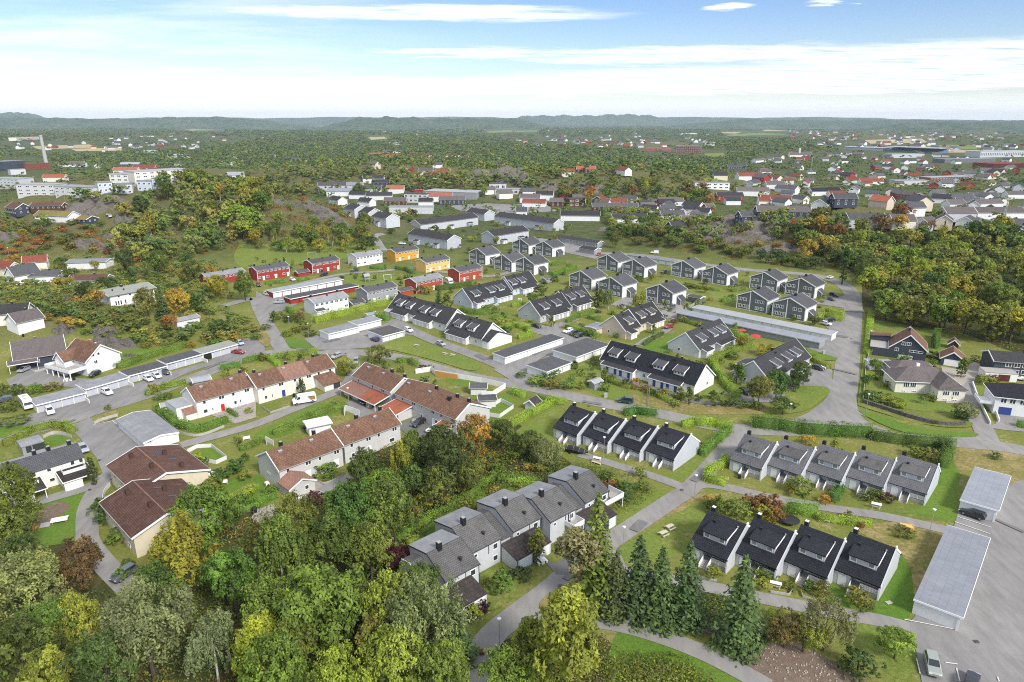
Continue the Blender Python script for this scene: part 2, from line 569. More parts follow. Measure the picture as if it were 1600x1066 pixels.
M['leaf']=m_leaf('leaves')
M['leafmass']=m_leaf('leaf_mass','col')
M['bark']=m_plain('bark',(.085,.068,.052),.9,.1,.35,4)
M['barkpale']=m_plain('pale_birch_bark',(.50,.48,.44),.85,.1,.3,5)
M['barkpine']=m_plain('pine_bark',(.26,.15,.09),.9,.1,.3,4)
M['tyre']=m_plain('tyre_rubber',(.015,.015,.016),.8,.2,.1)
M['carglass']=m_plain('car_glass',(.02,.024,.028),.07,.9,.1)
M['rim']=m_plain('wheel_rim',(.38,.39,.40),.35,.5,.1,3,.6)
M['headlamp']=m_plain('headlamp_glass',(.70,.72,.74),.12,.8,.05)
M['taillamp']=m_plain('tail_lamp',(.35,.012,.012),.2,.7,.05)
M['hillwood']=None
def m_car(name,col,metal=.0):
 t=NT(name)
 t.bsdf.inputs['Coat Weight'].default_value=.8
 t.bsdf.inputs['Coat Roughness'].default_value=.06
 n=t.noise(t.co(),3,3)
 return t.done(t.mix(1.0,col,t.val(t.ramp(n,.2,.8,.95,1.05)),'MULTIPLY'),.35,.5,metal)
CAR=dict(white=m_car('white_car_paint',(.80,.80,.80)),black=m_car('black_car_paint',(.012,.012,.014)),silver=m_car('silver_car_paint',(.48,.49,.50),.5),grey=m_car('grey_car_paint',(.10,.11,.12),.3),red=m_car('red_car_paint',(.30,.02,.025)),blue=m_car('dark_blue_car_paint',(.02,.045,.11)),green=m_car('dark_green_car_paint',(.012,.045,.05)),palegreen=m_car('grey_green_car_paint',(.33,.36,.32),.3),paleblue=m_car('pale_blue_car_paint',(.38,.50,.58),.2),purple=m_car('plum_car_paint',(.06,.03,.05)))
# ---------------------------------------------------------------- ground, roads, lawns
def geo(a,b,step,grow):
 out=[a]
 s=step
 while out[-1]<b:
  s*=grow
  out.append(out[-1]+s)
 return out
gx=list(np.arange(-800,801,5.0))
gx=[-v for v in geo(800,14000,6,1.1)[1:]][::-1]+gx+geo(800,14000,6,1.1)[1:]
gy=list(np.arange(-300,1000,4.5))+geo(1000,16000,5,1.07)
GX,GY=np.meshgrid(gx,gy)
GZ=terr(GX,GY)
nx,ny=len(gx),len(gy)
vv=np.stack([GX,GY,GZ],-1).reshape(-1,3)
idx=np.arange(nx*ny).reshape(ny,nx)
ff=np.stack([idx[:-1,:-1],idx[:-1,1:],idx[1:,1:],idx[1:,:-1]],-1).reshape(-1,4)
def np_mesh(name,v,f,mats,col=None,tint=None,smooth=False):
 me=bpy.data.meshes.new(name)
 k=f.shape[1]
 me.vertices.add(len(v))
 me.vertices.foreach_set('co',np.ascontiguousarray(v,dtype=np.float32).ravel())
 me.loops.add(f.size)
 me.loops.foreach_set('vertex_index',np.ascontiguousarray(f,dtype=np.int32).ravel())
 me.polygons.add(len(f))
 me.polygons.foreach_set('loop_start',np.arange(0,f.size,k,dtype=np.int32))
 if smooth:
  me.polygons.foreach_set('use_smooth',np.ones(len(f),dtype=bool))
 for m in(mats if isinstance(mats,(list,tuple))else[mats]):
  me.materials.append(m)
 if col is not None:
  a=me.attributes.new('col','FLOAT_COLOR','FACE')
  a.data.foreach_set('color',np.concatenate([col,np.ones((len(col),1))],1).astype(np.float32).ravel())
 if tint is not None:
  a=me.attributes.new('tint','FLOAT','FACE')
  a.data.foreach_set('value',tint.astype(np.float32))
 me.update(calc_edges=True)
 return me
structure(link('ground',np_mesh('ground',vv,ff,M['land'],smooth=True)))
LAYER={}
ROADS=[]
def smooth_line(pts,closed=False,n=6):
 P_=[Vector(p[:2])for p in pts]
 out=[]
 m=len(P_)
 for i in range(m if closed else m-1):
  g=lambda k:P_[k%m]if closed else P_[min(max(k,0),m-1)]
  a,b,c,d=g(i-1),g(i),g(i+1),g(i+2)
  for k in range(n):
   t=k/n
   out.append(.5*((2*b)+(c-a)*t+(2*a-5*b+4*c-d)*t*t+(3*b-a-3*c+d)*t**3))
 if not closed:
  out.append(P_[-1])
 return out
def lay(name):
 """sheets lie a little above one another: floors and lawns lowest, then roads, then islands, then paint"""
 k='p' if name in('parking_line','road_patch','dirt_streak','manhole')else 'i' if 'island' in name else 'l' if name in('lawn','dry_grass','wood_floor','bare_soil','bare_earth','field')else 'r'
 LAYER[k]=LAYER.get(k,0)+1
 base,st=dict(l=(.012,.0012),r=(.078,.0016),i=(.18,.003),p=(.225,.0015))[k]
 return base+st*LAYER[k]
def drape(x,y,dz):
 return(x,y,float(terr(x,y))+dz)
def strip(name,px,width,mat,sm=True,dz=None,kind='structure',world_pts=None):
 """a road, path or painted line along pixels of the photo, width in metres"""
 pts=world_pts or[PT(*p)for p in px]
 line=smooth_line(pts)if sm else[Vector(p[:2])for p in pts]
 if width>1.5:
  ROADS.extend((p.x,p.y,width/2+1.2)for p in line)
 z=lay(name)if dz is None else dz
 b=MB()
 L_,R_=[],[]
 for i,p in enumerate(line):
  d=(line[min(i+1,len(line)-1)]-line[max(i-1,0)])
  if d.length<1e-6:
   d=Vector((1,0))
  d.normalize()
  n=Vector((-d.y,d.x))*width/2
  L_.append(p+n)
  R_.append(p-n)
 for i in range(len(line)-1):
  b.poly([drape(*R_[i],z),drape(*R_[i+1],z),drape(*L_[i+1],z),drape(*L_[i],z)])
 me=b.mesh(name,mat)
 o=link(name,me)
 if kind:
  structure(o,kind)
 return o
def area(name,px,mat,sm=False,dz=None,kind='structure',n=5):
 """a flat sheet with the outline traced on the ground"""
 pts=[PT(*p)for p in px]
 line=smooth_line(pts,True,n)if sm else[Vector(p[:2])for p in pts]
 z=lay(name)if dz is None else dz
 tri=geometry.tessellate_polygon([[Vector((p.x,p.y,0))for p in line]])
 v=np.array([drape(p.x,p.y,z)for p in line])
 f=[]
 for t in tri:
  a,b_,c=(line[i]for i in t)
  f.append(t if(b_-a).cross(c-a)>0 else t[::-1])
 o=link(name,np_mesh(name,v,np.array(f),mat))
 if kind:
  structure(o,kind)
 return o
# scrub and wood floors
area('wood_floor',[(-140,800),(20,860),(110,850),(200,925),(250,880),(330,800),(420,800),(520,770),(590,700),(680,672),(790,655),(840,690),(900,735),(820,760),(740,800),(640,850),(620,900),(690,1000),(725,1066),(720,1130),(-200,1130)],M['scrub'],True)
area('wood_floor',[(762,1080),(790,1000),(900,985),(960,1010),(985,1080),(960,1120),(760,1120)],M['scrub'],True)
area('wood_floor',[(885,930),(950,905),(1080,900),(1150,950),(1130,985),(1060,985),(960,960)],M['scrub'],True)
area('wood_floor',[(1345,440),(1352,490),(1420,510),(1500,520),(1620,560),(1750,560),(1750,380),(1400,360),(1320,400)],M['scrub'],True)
area('bare_soil',[(1080,965),(1140,955),(1200,980),(1260,1010),(1330,1050),(1370,1080),(1300,1100),(1230,1080),(1130,1015)],M['soil'],True)
area('lawn',[(962,992),(1000,995),(1060,1012),(1120,1045),(1180,1085),(960,1100)],M['lush'],True)
# grass of the different gardens
for nm,mt,px in[('lawn','lawn',qs('L3',(20,380),(240,230),(300,240),(255,350),(250,440),(60,420))),('lawn','lawn',qs('L3',(930,620),(1010,640),(1160,510),(1350,400),(1380,400),(1240,560),(1010,690))),('lawn','lawn',qs('L3',(620,960),(700,850),(780,790),(940,740),(880,830),(700,950))),('dry_grass','dryg',qs('L3',(700,1060),(900,900),(1060,780),(1200,770),(1240,800),(1100,1060))),('lawn','lawn',[(1060,800),(1095,785),(1130,800),(1080,860),(1000,880),(975,880),(970,855)]),('lawn','lush',qs('L4',(1070,640),(1150,490),(1220,600),(1190,700),(1180,860),(1160,940),(1000,900),(800,880),(960,840))),('dry_grass','dryg',qs('L4',(1160,490),(1400,480),(1597,520),(1597,690),(1500,720),(1290,605),(1200,640))),('dry_grass','dryg',qs('B4',(560,110),(900,60),(1110,110),(930,540),(870,640),(900,420),(820,260))),('lawn','lush',qs('B4',(380,450),(500,490),(690,560),(810,280),(900,420),(880,660),(700,650),(500,600),(370,570))),('lawn','lawn',qs('B4',(500,690),(750,720),(870,760),(930,900),(860,1050),(700,980),(560,860))),('lawn','lush',qs('L1',(190,850),(420,770),(560,760),(500,950),(420,1066),(190,1066))),('bare_earth','soil',qs('L1',(200,890),(380,815),(430,860),(260,960),(170,1000))),('lawn','lush',qs('L1',(265,430),(380,400),(410,440),(290,475))),('lawn','lush',qs('L1',(1220,520),(1320,480),(1400,550),(1290,570))),('lawn','lush',qs('L1',(1270,750),(1500,650),(1560,690),(1350,790))),('lawn','lush',qs('L1',(1400,830),(1597,740),(1597,800),(1450,880))),('lawn','lush',qs('L2',(0,390),(200,290),(400,200),(560,220),(380,310),(180,400),(60,430),(0,460))),('lawn','lush',qs('L2',(0,640),(130,780),(0,830))),('lawn','lush',qs('L2',(960,1060),(1250,830),(1500,690),(1597,700),(1597,760),(1380,840),(1060,1066))),('lawn','lush',qs('L2',(1500,190),(1550,150),(1597,170),(1597,260),(1440,340),(1390,330))),('lawn','lawn',qs('M3',(430,770),(560,710),(600,800),(850,880),(720,900),(730,960),(640,980),(430,900),(360,800))),('dry_grass','dryg',qs('M3',(740,930),(900,960),(1200,1000),(1597,1020),(1597,1066),(1100,1066),(900,1050),(760,990))),('lawn','lawn',qs('M3',(1190,950),(1280,890),(1360,960),(1330,990))),('lawn','lush',qs('M3',(820,650),(900,610),(1000,580),(1000,640),(940,690))),('lawn','lush',qs('M2',(1180,850),(1300,820),(1420,830),(1380,880),(1260,890))),('lawn','lawn',[(370,388),(420,382),(560,378),(600,388),(560,400),(480,412),(380,418)]),('lawn','lawn',qs('M2',(545,220),(640,195),(860,205),(880,240),(700,265),(560,250))),('lawn','lawn',qs('M4',(640,480),(900,520),(1050,560),(1150,640),(1070,690),(980,640),(760,520),(700,560))),('lawn','lawn',qs('M4',(600,800),(760,790),(940,950),(1190,1020),(1210,1060),(900,1040),(600,960))),('lawn','lawn',qs('M4',(1290,890),(1440,900),(1490,1000),(1380,1060),(1340,1000))),('lawn','lawn',qs('M3',(1180,290),(1310,310),(1440,330),(1400,380),(1290,370),(1190,350))),('lawn','lush',qs('M1',(730,690),(880,660),(1050,670),(900,740),(740,780)))]:
 area(nm,px,M[mt],True)
# roads
main=strip('main_road',[(-60,690),(0,684),(50,673),(100,660),(150,642),(200,627),(260,607),(330,580),(400,556),(450,550),(525,550),(575,552),(613,557),(650,566),(700,580),(750,592),(800,600),(850,610),(900,621),(950,632),(1000,641),(1050,651),(1125,667),(1200,673),(1275,674),(1325,676),(1375,682),(1450,688),(1512,693),(1563,698),(1640,712)],6.2,M['road'])
strip('main_road',[(1300,672),(1312,640),(1320,600),(1325,560),(1329,525),(1332,495),(1333,470),(1328,455),(1310,441),(1275,431),(1225,426),(1150,420),(1050,406),(1000,399),(940,396),(900,393)],7.4,M['road'])
area('road_junction',[(1215,668),(1262,655),(1288,632),(1299,600),(1312,580),(1336,585),(1338,625),(1350,655),(1400,677),(1440,688),(1330,684)],M['road'],True)
area('road_side',qs('L4',(395,90),(405,160),(385,240),(260,310),(70,352),(130,312),(250,262),(340,195),(383,140)),M['lot'])
strip('road',[(735,1110),(742,1066),(752,1020),(772,990),(808,960),(858,922),(905,882),(955,845),(1005,812),(1050,782),(1076,765),(1105,735),(1128,708),(1152,680),(1170,668)],4.6,M['road'])
area('road_side',qs('B3',(270,330),(400,230),(470,200),(600,190),(420,400),(280,400),(190,300)),M['road_new'])
strip('path',[(1076,765),(1100,757),(1140,763),(1200,777),(1300,795),(1375,806),(1450,822),(1488,831)],3.2,M['path'])
strip('path',[(905,710),(940,720),(975,731),(1025,746),(1076,765)],3.0,M['path'])
strip('path',[(946,853),(957,868),(972,892),(1020,902),(1090,914),(1200,937),(1300,957),(1375,970),(1432,985)],3.2,M['path'])
strip('path',[(800,962),(850,962),(900,966),(963,976),(1000,985),(1050,1001),(1100,1021),(1150,1046),(1200,1074)],3.4,M['path'])
area('parking_lot',[(1640,745),(1590,752),(1540,775),(1497,800),(1487,835),(1432,960),(1420,975),(1428,1005),(1434,1030),(1440,1066),(1450,1120),(1750,1150),(1750,745)],M['lot'])
strip('path',[(1330,640),(1365,653),(1400,664),(1450,675),(1500,684),(1540,686)],2.2,M['path'])
strip('driveway',[(1545,690),(1535,668),(1519,645),(1512,617),(1508,592),(1520,578),(1530,572)],5.0,M['path'])
area('driveway',qs('M4',(1080,770),(1200,790),(1290,740),(1350,780),(1330,820),(1240,860),(1210,900),(1220,1000),(1110,1000),(1100,860)),M['gravel'])
area('driveway',qs('L4',(1350,350),(1420,330),(1440,260),(1597,260),(1597,380),(1480,370)),M['path'])
# left: garage forecourt, lots, curved path
area('forecourt',qs('M1',(-80,1150),(60,1110),(240,1055),(540,960),(840,880),(1080,800),(1300,740),(1480,650),(1500,590),(1640,600),(1660,700),(1400,740),(1200,800),(900,930),(500,1066),(200,1150),(-80,1230)),M['lot'])
area('parking_lot',qs('L1',(430,350),(560,290),(600,330),(740,300),(960,470),(860,480),(720,560),(740,610),(680,690),(640,720),(560,780),(540,730),(640,640),(600,540),(500,420)),M['lot'])
strip('path',qs('L1',(150,845),(330,790),(520,735),(620,690),(660,650)),3.6,M['path'])
strip('path',qs('L1',(640,690),(580,780),(545,880),(545,1000))+qs('B1',(550,190),(610,280),(680,360),(760,440),(850,530)),4.0,M['path'])
strip('path',[(283,696),(320,686),(360,675),(400,663),(450,643),(500,623),(535,607),(549,590),(553,570),(550,553)],4.0,M['path'])
area('courtyard',qs('L2',(880,350),(960,300),(1060,290),(1230,390),(1180,430),(1050,430),(950,400)),M['road_new'])
area('courtyard',qs('L2',(560,200),(640,170),(740,230),(860,290),(860,360),(900,400),(760,420)),M['lot'])
area('driveway',qs('L2',(240,830),(350,660),(430,720),(570,640),(590,660),(430,760),(330,800)),M['paving'])
strip('path',qs('L2',(410,750),(500,700),(590,660)),3.2,M['path'])
area('terrace_paving',qs('L2',(0,870),(110,830),(140,880),(30,960),(-30,920)),M['gravel'])
area('driveway',qs('L1',(1300,270),(1420,230),(1597,190),(1597,290),(1470,330)),M['paving'])
area('driveway',qs('M1',(40,860),(190,770),(380,730),(370,830),(640,860),(470,900),(60,890)),M['lot'])
# middle: the garage yard and lanes of the white terraces
strip('road',[(447,553),(437,540),(425,520),(412,497),(404,480),(398,467),(380,470),(350,478)],5.5,M['road'])
area('parking_lot',qs('M2',(0,300),(60,330),(190,340),(260,380),(190,420),(80,440),(40,430),(0,440)),M['lot'])
strip('road',[(398,470),(420,462),(450,449),(500,436),(540,428),(590,425)],4.0,M['path'])
strip('road',[(600,392),(592,380),(585,370),(600,366)],5,M['road'])
area('parking_lot',qs('M2',(300,600),(400,570),(640,560),(850,490),(1000,560),(1100,600),(940,570),(820,620),(740,650),(560,665),(380,665)),M['lot'])
strip('road',qs('M2',(840,480),(950,535),(1100,605),(1250,660),(1400,715),(1540,775))+qs('M3',(20,830),(100,880)),5.6,M['lot'])
area('parking_lot',qs('M3',(-120,790),(0,745),(150,680),(310,600),(120,560),(130,500),(320,540),(490,590),(400,620),(310,680),(220,700),(100,770),(60,830),(0,860)),M['lot'])
strip('road',[(800,607),(812,592),(840,573),(865,560),(880,545),(875,525),(835,512)],5.6,M['lot'])
strip('driveway',qs('M3',(160,560),(300,510),(400,470)),4.5,M['lot'])
strip('driveway',qs('M3',(790,640),(850,600),(940,560),(980,530)),3.2,M['path'])
strip('path',qs('M3',(570,800),(750,870),(950,940),(1100,980),(1250,1000),(1500,990),(1597,980)),3.0,M['road_new'])
strip('driveway',qs('M3',(1400,960),(1480,970),(1597,975),(1680,940)),5,M['lot'])
area('parking_lot',qs('M4',(280,780),(400,790),(400,950),(150,960),(100,870)),M['lot'])
area('parking_lot',qs('M4',(340,500),(480,480),(480,620),(440,720),(250,660),(340,600),(400,560)),M['lot'])
area('parking_lot',qs('M4',(330,350),(490,330),(500,410),(300,380)),M['lot'])
area('parking_lot',qs('M3',(610,385),(700,340),(790,350),(720,410)),M['path'])
area('parking_lot',qs('M3',(930,440),(1050,400),(1100,420),(1010,480)),M['path'])
area('parking_lot',[(1020,468),(1060,463),(1070,490),(1040,500)],M['path'])
strip('road',[(590,425),(640,420),(690,425),(760,432),(800,425)],4.5,M['path'])
area('parking_lot',[(840,372),(880,378),(945,395),(930,405),(850,388)],M['lot'])
area('parking_lot',[(700,322),(760,318),(800,320),(850,318),(870,330),(800,335),(720,330)],M['lot'])
# islands of grass laid over the asphalt
area('grass_island',qs('M2',(750,655),(820,620),(930,583),(1000,598),(1100,640),(1250,690),(1370,735),(1400,770),(1370,795),(1300,790),(1150,745),(1000,705),(850,670)),M['lawn'],True)
strip('path',qs('M2',(830,635),(1000,680),(1150,715),(1330,755)),.8,M['concrete'])
area('grass_island',qs('M2',(190,600),(230,590),(330,630),(345,655),(250,660),(200,640)),M['lush'],True)
area('grass_island',qs('M2',(-20,500),(50,540),(90,600),(70,650),(0,600),(-40,560)),M['dryg'],True)
area('grass_island',qs('L4',(565,250),(700,283),(900,345),(1100,378),(1290,388),(1300,408),(1200,415),(1000,405),(850,385),(700,330)),M['lush'],True)
area('grass_island',qs('L4',(560,215),(640,225),(800,290),(1000,335),(1250,320),(1260,350),(1100,352),(900,318),(700,262)),M['lawn'],True)
area('grass_island',qs('M4',(180,900),(270,895),(360,900),(385,930),(350,970),(250,1040),(120,1066),(-20,1060),(60,990)),M['lawn'],True)
area('grass_island',qs('M4',(240,660),(340,690),(430,720),(400,735),(300,720)),M['lush'],True)
area('grass_island',qs('M4',(560,1000),(620,470),(650,450),(640,560),(600,800),(590,980)),M['lawn'],False)
area('grass_island',qs('B3',(170,590),(260,500),(400,430),(440,470),(400,560),(260,640)),M['dryg'],True)
area('grass_island',qs('B2',(1410,590),(1400,400),(1560,370),(1640,410),(1597,540),(1480,620)),M['lawn'],True)
area('grass_island',qs('L1',(0,350),(180,345),(190,360),(80,395),(0,420)),M['lush'],True)
area('grass_island',qs('L1',(590,320),(650,270),(730,250),(735,285),(620,330)),M['dryg'],True)
# painted marks on the parking lots
for a,b in[((1180,912),(1393,980)),((1165,945),(1383,1020))]:
 strip('parking_line',qs('L4',a,b),.16,M['mark'],False)
for a,b in[((850,680),(1178,745)),((925,925),(948,1020)),((1175,985),(1195,1066)),((1300,1015),(1315,1050)),((1430,1040),(1440,1066)),((1105,950),(1180,960))]:
 strip('parking_line',qs('B4',a,b),.16,M['mark'],False)
for a,b in[((700,312),(735,340)),((580,340),(720,312))]:
 strip('parking_line',qs('L1',a,b),.14,M['mark'],False)
for a,b in[((395,425),(595,432)),((395,785),(550,822)),((560,425),(595,428))]:
 strip('road_patch',qs('M4',a,b),1.3,M['road_new'],False)
for c,a,b,w in[('L4',(1420,930),(1597,1010),.9),('L3',(760,1000),(820,940),2.0),('L3',(1130,690),(1180,650),1.8),('M4',(420,580),(500,590),2.6),('M3',(440,990),(560,1010),1.5),('M2',(250,660),(420,672),1.4),('M2',(900,715),(1000,745),1.6),('M2',(420,620),(520,600),2.6),('M2',(1380,700),(1440,730),2.4),('M3',(130,700),(240,650),1.4),('B3',(330,430),(420,360),1.3),('L1',(330,360),(470,305),1.0),('M1',(1280,790),(1400,740),1.2)]:
 strip('road_patch',qs(c,a,b),w,M['stain'],False)
for c,p in[('L3',(1060,745)),('B3',(300,470)),('L4',(500,330)),('M4',(520,600)),('M2',(560,690)),('L1',(560,745)),('B4',(1300,820)),('L3',(480,220)),('L1',(620,560))]:
 o=PT(*q(c,*p))
 strip('manhole',None,.65,M['gutter'],False,world_pts=[Vector((o.x-.33,o.y,0)),Vector((o.x+.33,o.y,0))])
# road patches and far fields
for px,mt in[([(505,193),(600,190),(700,192),(690,197),(560,199),(500,198)],'field'),([(288,203),(340,201),(352,203),(300,204.5)],'field'),([(420,195),(470,192),(500,194),(430,199)],'field'),([(1140,210),(1190,208),(1230,210),(1200,213.5),(1135,212.5)],'greenfield'),([(1350,219),(1440,217),(1450,223),(1360,225)],'field'),([(1440,228),(1480,226.5),(1528,228),(1526,234),(1460,233)],'greenfield'),([(1460,234.5),(1530,235),(1520,239),(1470,239)],'field'),([(1130,189.5+17),(1160,206.5),(1150,209),(1120,208.5)],'field'),([(50,229),(140,226),(150,231),(60,234)],'field'),([(110,233),(190,231),(190,236),(120,237)],'field'),([(575,215),(600,214),(605,217),(580,219)],'field'),([(650,192),(690,190.5),(720,191.5),(690,193.5)],'field'),([(800,196.5+8),(840,204),(840,206),(805,206.5)],'greenfield'),([(1190,203),(1230,202),(1230,204.5),(1195,205)],'field'),([(760,205),(800,203),(800,206.5),(765,208)],'greenfield'),([(1100,240),(1130,239),(1135,246),(1105,247)],'lawn'),([(1100,278),(1135,282),(1130,292),(1090,290)],'lawn')]:
 area('field',px,M[mt],False,.6 if mt!='lawn' else None)
# ---------------------------------------------------------------- building kit
WIN={}
def win_mesh(w,h,n=1,frame='trim',pane='glass',bar=.11):
 key=(round(w,2),round(h,2),n,frame,pane,bar)
 if key not in WIN:
  b=MB()
  b.box(-w/2,w/2,-.07,.04,h/2-bar,h/2).box(-w/2,w/2,-.07,.04,-h/2,-h/2+bar)
  b.box(-w/2,-w/2+bar,-.07,.04,-h/2+bar,h/2-bar).box(w/2-bar,w/2,-.07,.04,-h/2+bar,h/2-bar)
  for i in range(1,n):
   x=-w/2+w*i/n
   b.box(x-bar/2,x+bar/2,-.06,.04,-h/2+bar,h/2-bar)
  p=MB().box(-w/2+bar,w/2-bar,-.03,.03,-h/2+bar,h/2-bar)
  WIN[key]=(b.mesh('window',M[frame]),p.mesh('pane',M[pane]))
 return WIN[key]
def put_window(parent,x,y,z,rz,w,h,n=1,frame='trim',pane='glass',name='window',bar=.11,split=True):
 fm,pm=win_mesh(w,h,n,frame,pane,bar)
 o=link(name,fm,parent,(x,y,z),rz)
 if split:
  link('pane',pm,o)
 return o
ROT=dict(f=0.0,r=math.pi/2,b=math.pi,l=-math.pi/2)
HOMES=[]
FOOT=[]
class House:
 """a house with a gabled roof: ridge along local x, the front on local -y"""
 def __init__(s,name,lab,cat,at,ang,L,df,db,zr,zf,zb,wall,roof,trim='trim',oh=.35,ohx=.25,group=None,base=.5,ridge0=None,barge=True):
  s.L,s.df,s.db,s.zr,s.zf,s.zb=L,df,db,zr,zf,zb
  s.wall,s.roofm,s.trim=wall,roof,trim
  z=float(terr(at[0],at[1]))
  s.root=thing(name,lab,cat,(at[0],at[1],z),ang,group)
  FOOT.append((at[0],at[1],ang,L/2+1,df+1,db+1))
  if L>6 and 'garage' not in name and 'shed' not in name:
   HOMES.append(FOOT[-1])
  prof=[(-df,-1.2),(-df,zf-.1),(0,zr-.12),(db,zb-.1),(db,-1.2)]
  b=MB().prism(prof,-L/2,L/2)
  s.wallo=b.build('wall',M[wall],s.root)
  sf,sb=(zr-zf)/df,(zr-zb)/db
  s.sf,s.sb=sf,sb
  t=.2
  top=[(-df-oh,zf-sf*oh),(0,zr),(db+oh,zb-sb*oh)]
  prof=top+[(y,z_-t)for y,z_ in top[::-1]]
  s.roof=MB().prism(prof,-L/2-ohx,L/2+ohx).build('roof',M[roof],s.root)
  if barge:
   for sx in(-1,1):
    x0=sx*(L/2+ohx)
    x1=x0+sx*.12
    pr=[(y,z_+.06)for y,z_ in top]+[(y,z_-.34)for y,z_ in top[::-1]]
    MB().prism(pr,min(x0,x1),max(x0,x1)).build('bargeboard',M[trim],s.root)
   for y,z_ in(top[0],top[2]):
    g=MB().box(-L/2-ohx,L/2+ohx,y-(.12 if y<0 else 0),y+(0 if y<0 else .12),z_-.2,z_-.04)
    g.build('gutter',M['gutter']if trim!='trim' else M['trim_grey'],s.root)
 def wy(s,side):
  return{'f':-s.df,'b':s.db,'l':-s.L/2,'r':s.L/2}[side]
 def pos(s,side,u):
  """u runs left to right as one faces that side"""
  if side=='f':
   return u,-s.df
  if side=='b':
   return-u,s.db
  if side=='r':
   return s.L/2,u
  return-s.L/2,-u
 def win(s,side,u,z,w=1.2,h=1.2,n=1,**kw):
  x,y=s.pos(side,u)
  return put_window(s.root,x,y,z,ROT[side],w,h,n,**kw)
 def wins(s,side,us,zs,w=1.2,h=1.2,n=1,**kw):
  for u in us:
   for z in zs:
    s.win(side,u,z,w,h,n,**kw)
 def door(s,side,u,z0=.1,w=1.0,h=2.1,mat='trim',name='door',frame=True):
  x,y=s.pos(side,u)
  b=MB().box(-w/2,w/2,-.05,.03,0,h)
  o=b.build(name,M[mat],s.root,(x,y,z0),ROT[side])
  if frame:
   fr=MB().box(-w/2-.1,-w/2,-.08,.03,0,h+.1).box(w/2,w/2+.1,-.08,.03,0,h+.1).box(-w/2,w/2,-.08,.03,h,h+.1)
   fr.build('door_frame',M['trim'],o)
  return o
 def zroof(s,y):
  return s.zr+s.sf*y if y<0 else s.zr-s.sb*y
 def chimney(s,x,y=0.0,w=.62,h=1.1,mat='black',cap='steel'):
  z=s.zroof(y)
  o=MB().box(x-w/2,x+w/2,y-w/2,y+w/2,z-.5,z+h).build('chimney',M[mat],s.roof)
  MB().box(x-w*.42,x+w*.42,y-w*.42,y+w*.42,z+h,z+h+.12).build('chimney_cap',M[cap],s.roof)
  return o
 def vent(s,x,y,w=.35,h=.45,mat='black'):
  z=s.zroof(y)
  return MB().tube([(x,y,z-.2),(x,y,z+h)],[w/2,w/2],8).tube([(x,y,z+h),(x,y,z+h+.12)],[w*.8,w*.3],8).build('vent',M[mat],s.roof)
 def hatch(s,x,y,w=.8,mat='steel'):
  z=s.zroof(y)
  b=MB().box(x-w/2,x+w/2,y-.3,y+.3,z-.25,z+.22)
  b.prism([(-.42+y,z+.22),(y,z+.42),(y+.42,z+.22)],x-w/2-.08,x+w/2+.08)
  return b.build('roof_vent',M[mat],s.roof)
 def skylight(s,x,y,w=.8,l=1.1):
  z0,z1=s.zroof(y-l/2),s.zroof(y+l/2)
  b=MB().prism([(y-l/2,z0-.05),(y+l/2,z1-.05),(y+l/2,z1+.09),(y-l/2,z0+.09)],x-w/2,x+w/2)
  return b.build('skylight',M['glass'],s.roof)
 def dormer(s,x,w,yt,yf,ztop,wall=None,roof=None,wins=(-.3,.3),ww=.85,wh=.85,n=1,oh=.35,drop=.25,pane='glass',cheek='trim'):
  """shed dormer: its roof leaves the main slope at yt, its face stands at yf (both negative)"""
  zf0=s.zroof(yf)
  zt=s.zroof(yt)
  prof=[(yf,zf0-.1),(yf,ztop-.1),(yt,zt-.1)]
  d=MB().prism(prof,x-w/2,x+w/2).build('dormer',M[wall or s.wall],s.root)
  sl=(zt-ztop)/(yt-yf)
  pr=[(yf-oh,ztop-sl*oh),(yt+.25,zt+sl*.25+.02),(yt+.25,zt+sl*.25-.12),(yf-oh,ztop-sl*oh-.16)]
  MB().prism(pr,x-w/2-.25,x+w/2+.25).build('dormer_roof',M[roof or s.roofm],d)
  if cheek:
   for sx in(-1,1):
    x0=x+sx*(w/2+.25)
    x1=x0+sx*.1
    pr2=[(y,z+.05)for y,z in pr[:2]]+[(y,z-.1)for y,z in pr[2:]]
    MB().prism(pr2,min(x0,x1),max(x0,x1)).build('dormer_bargeboard',M[cheek],d)
  zc=(zf0+ztop)/2+.02
  for u in wins:
   put_window(d,x+u*w,yf,zc,0,ww,min(wh,ztop-zf0-.25),n,split=False,pane=pane)
   fm,pm=win_mesh(ww,min(wh,ztop-zf0-.25),n,'trim',pane)
   link('pane',pm,d,(x+u*w,yf,zc))
  return d
 def leanto(s,x0,x1,depth,z_in,z_out,roof=None,wall=None,name='porch',side='f',solid=True,posts=True,doors=(),trim='trim'):
  """low roof against the front (walled porch) or an open canopy on posts"""
  y0=-s.df
  rf=roof or s.roofm
  wl_=wall or s.wall
  sl=(z_in-z_out)/depth
  b=MB()
  if solid:
   b.prism([(y0+.02,-.8),(y0-depth+.3,-.8),(y0-depth+.3,z_out+sl*.3-.14),(y0+.02,z_in-.14)],x0+.15,x1-.15)
  else:
   for x in([x0+.2,x1-.2]if posts else[]):
    b.box(x-.07,x+.07,y0-depth+.25,y0-depth+.39,-.5,z_out+.02)
   b.box(x0+.1,x1-.1,y0-depth+.2,y0-depth+.34,z_out-.2,z_out-.02)
  o=b.build(name,M[wl_ if solid else trim],s.root)
  MB().prism([(y0,z_in),(y0-depth-.1,z_out-sl*.1),(y0-depth-.1,z_out-sl*.1-.16),(y0,z_in-.16)],x0-.1,x1+.1).build('porch_roof',M[rf],o)
  f=MB()
  for xa,xb in((x0-.22,x0-.1),(x1+.1,x1+.22)):
   f.prism([(y0,z_in+.05),(y0-depth-.12,z_out+.03),(y0-depth-.12,z_out-.24),(y0,z_in-.22)],xa,xb)
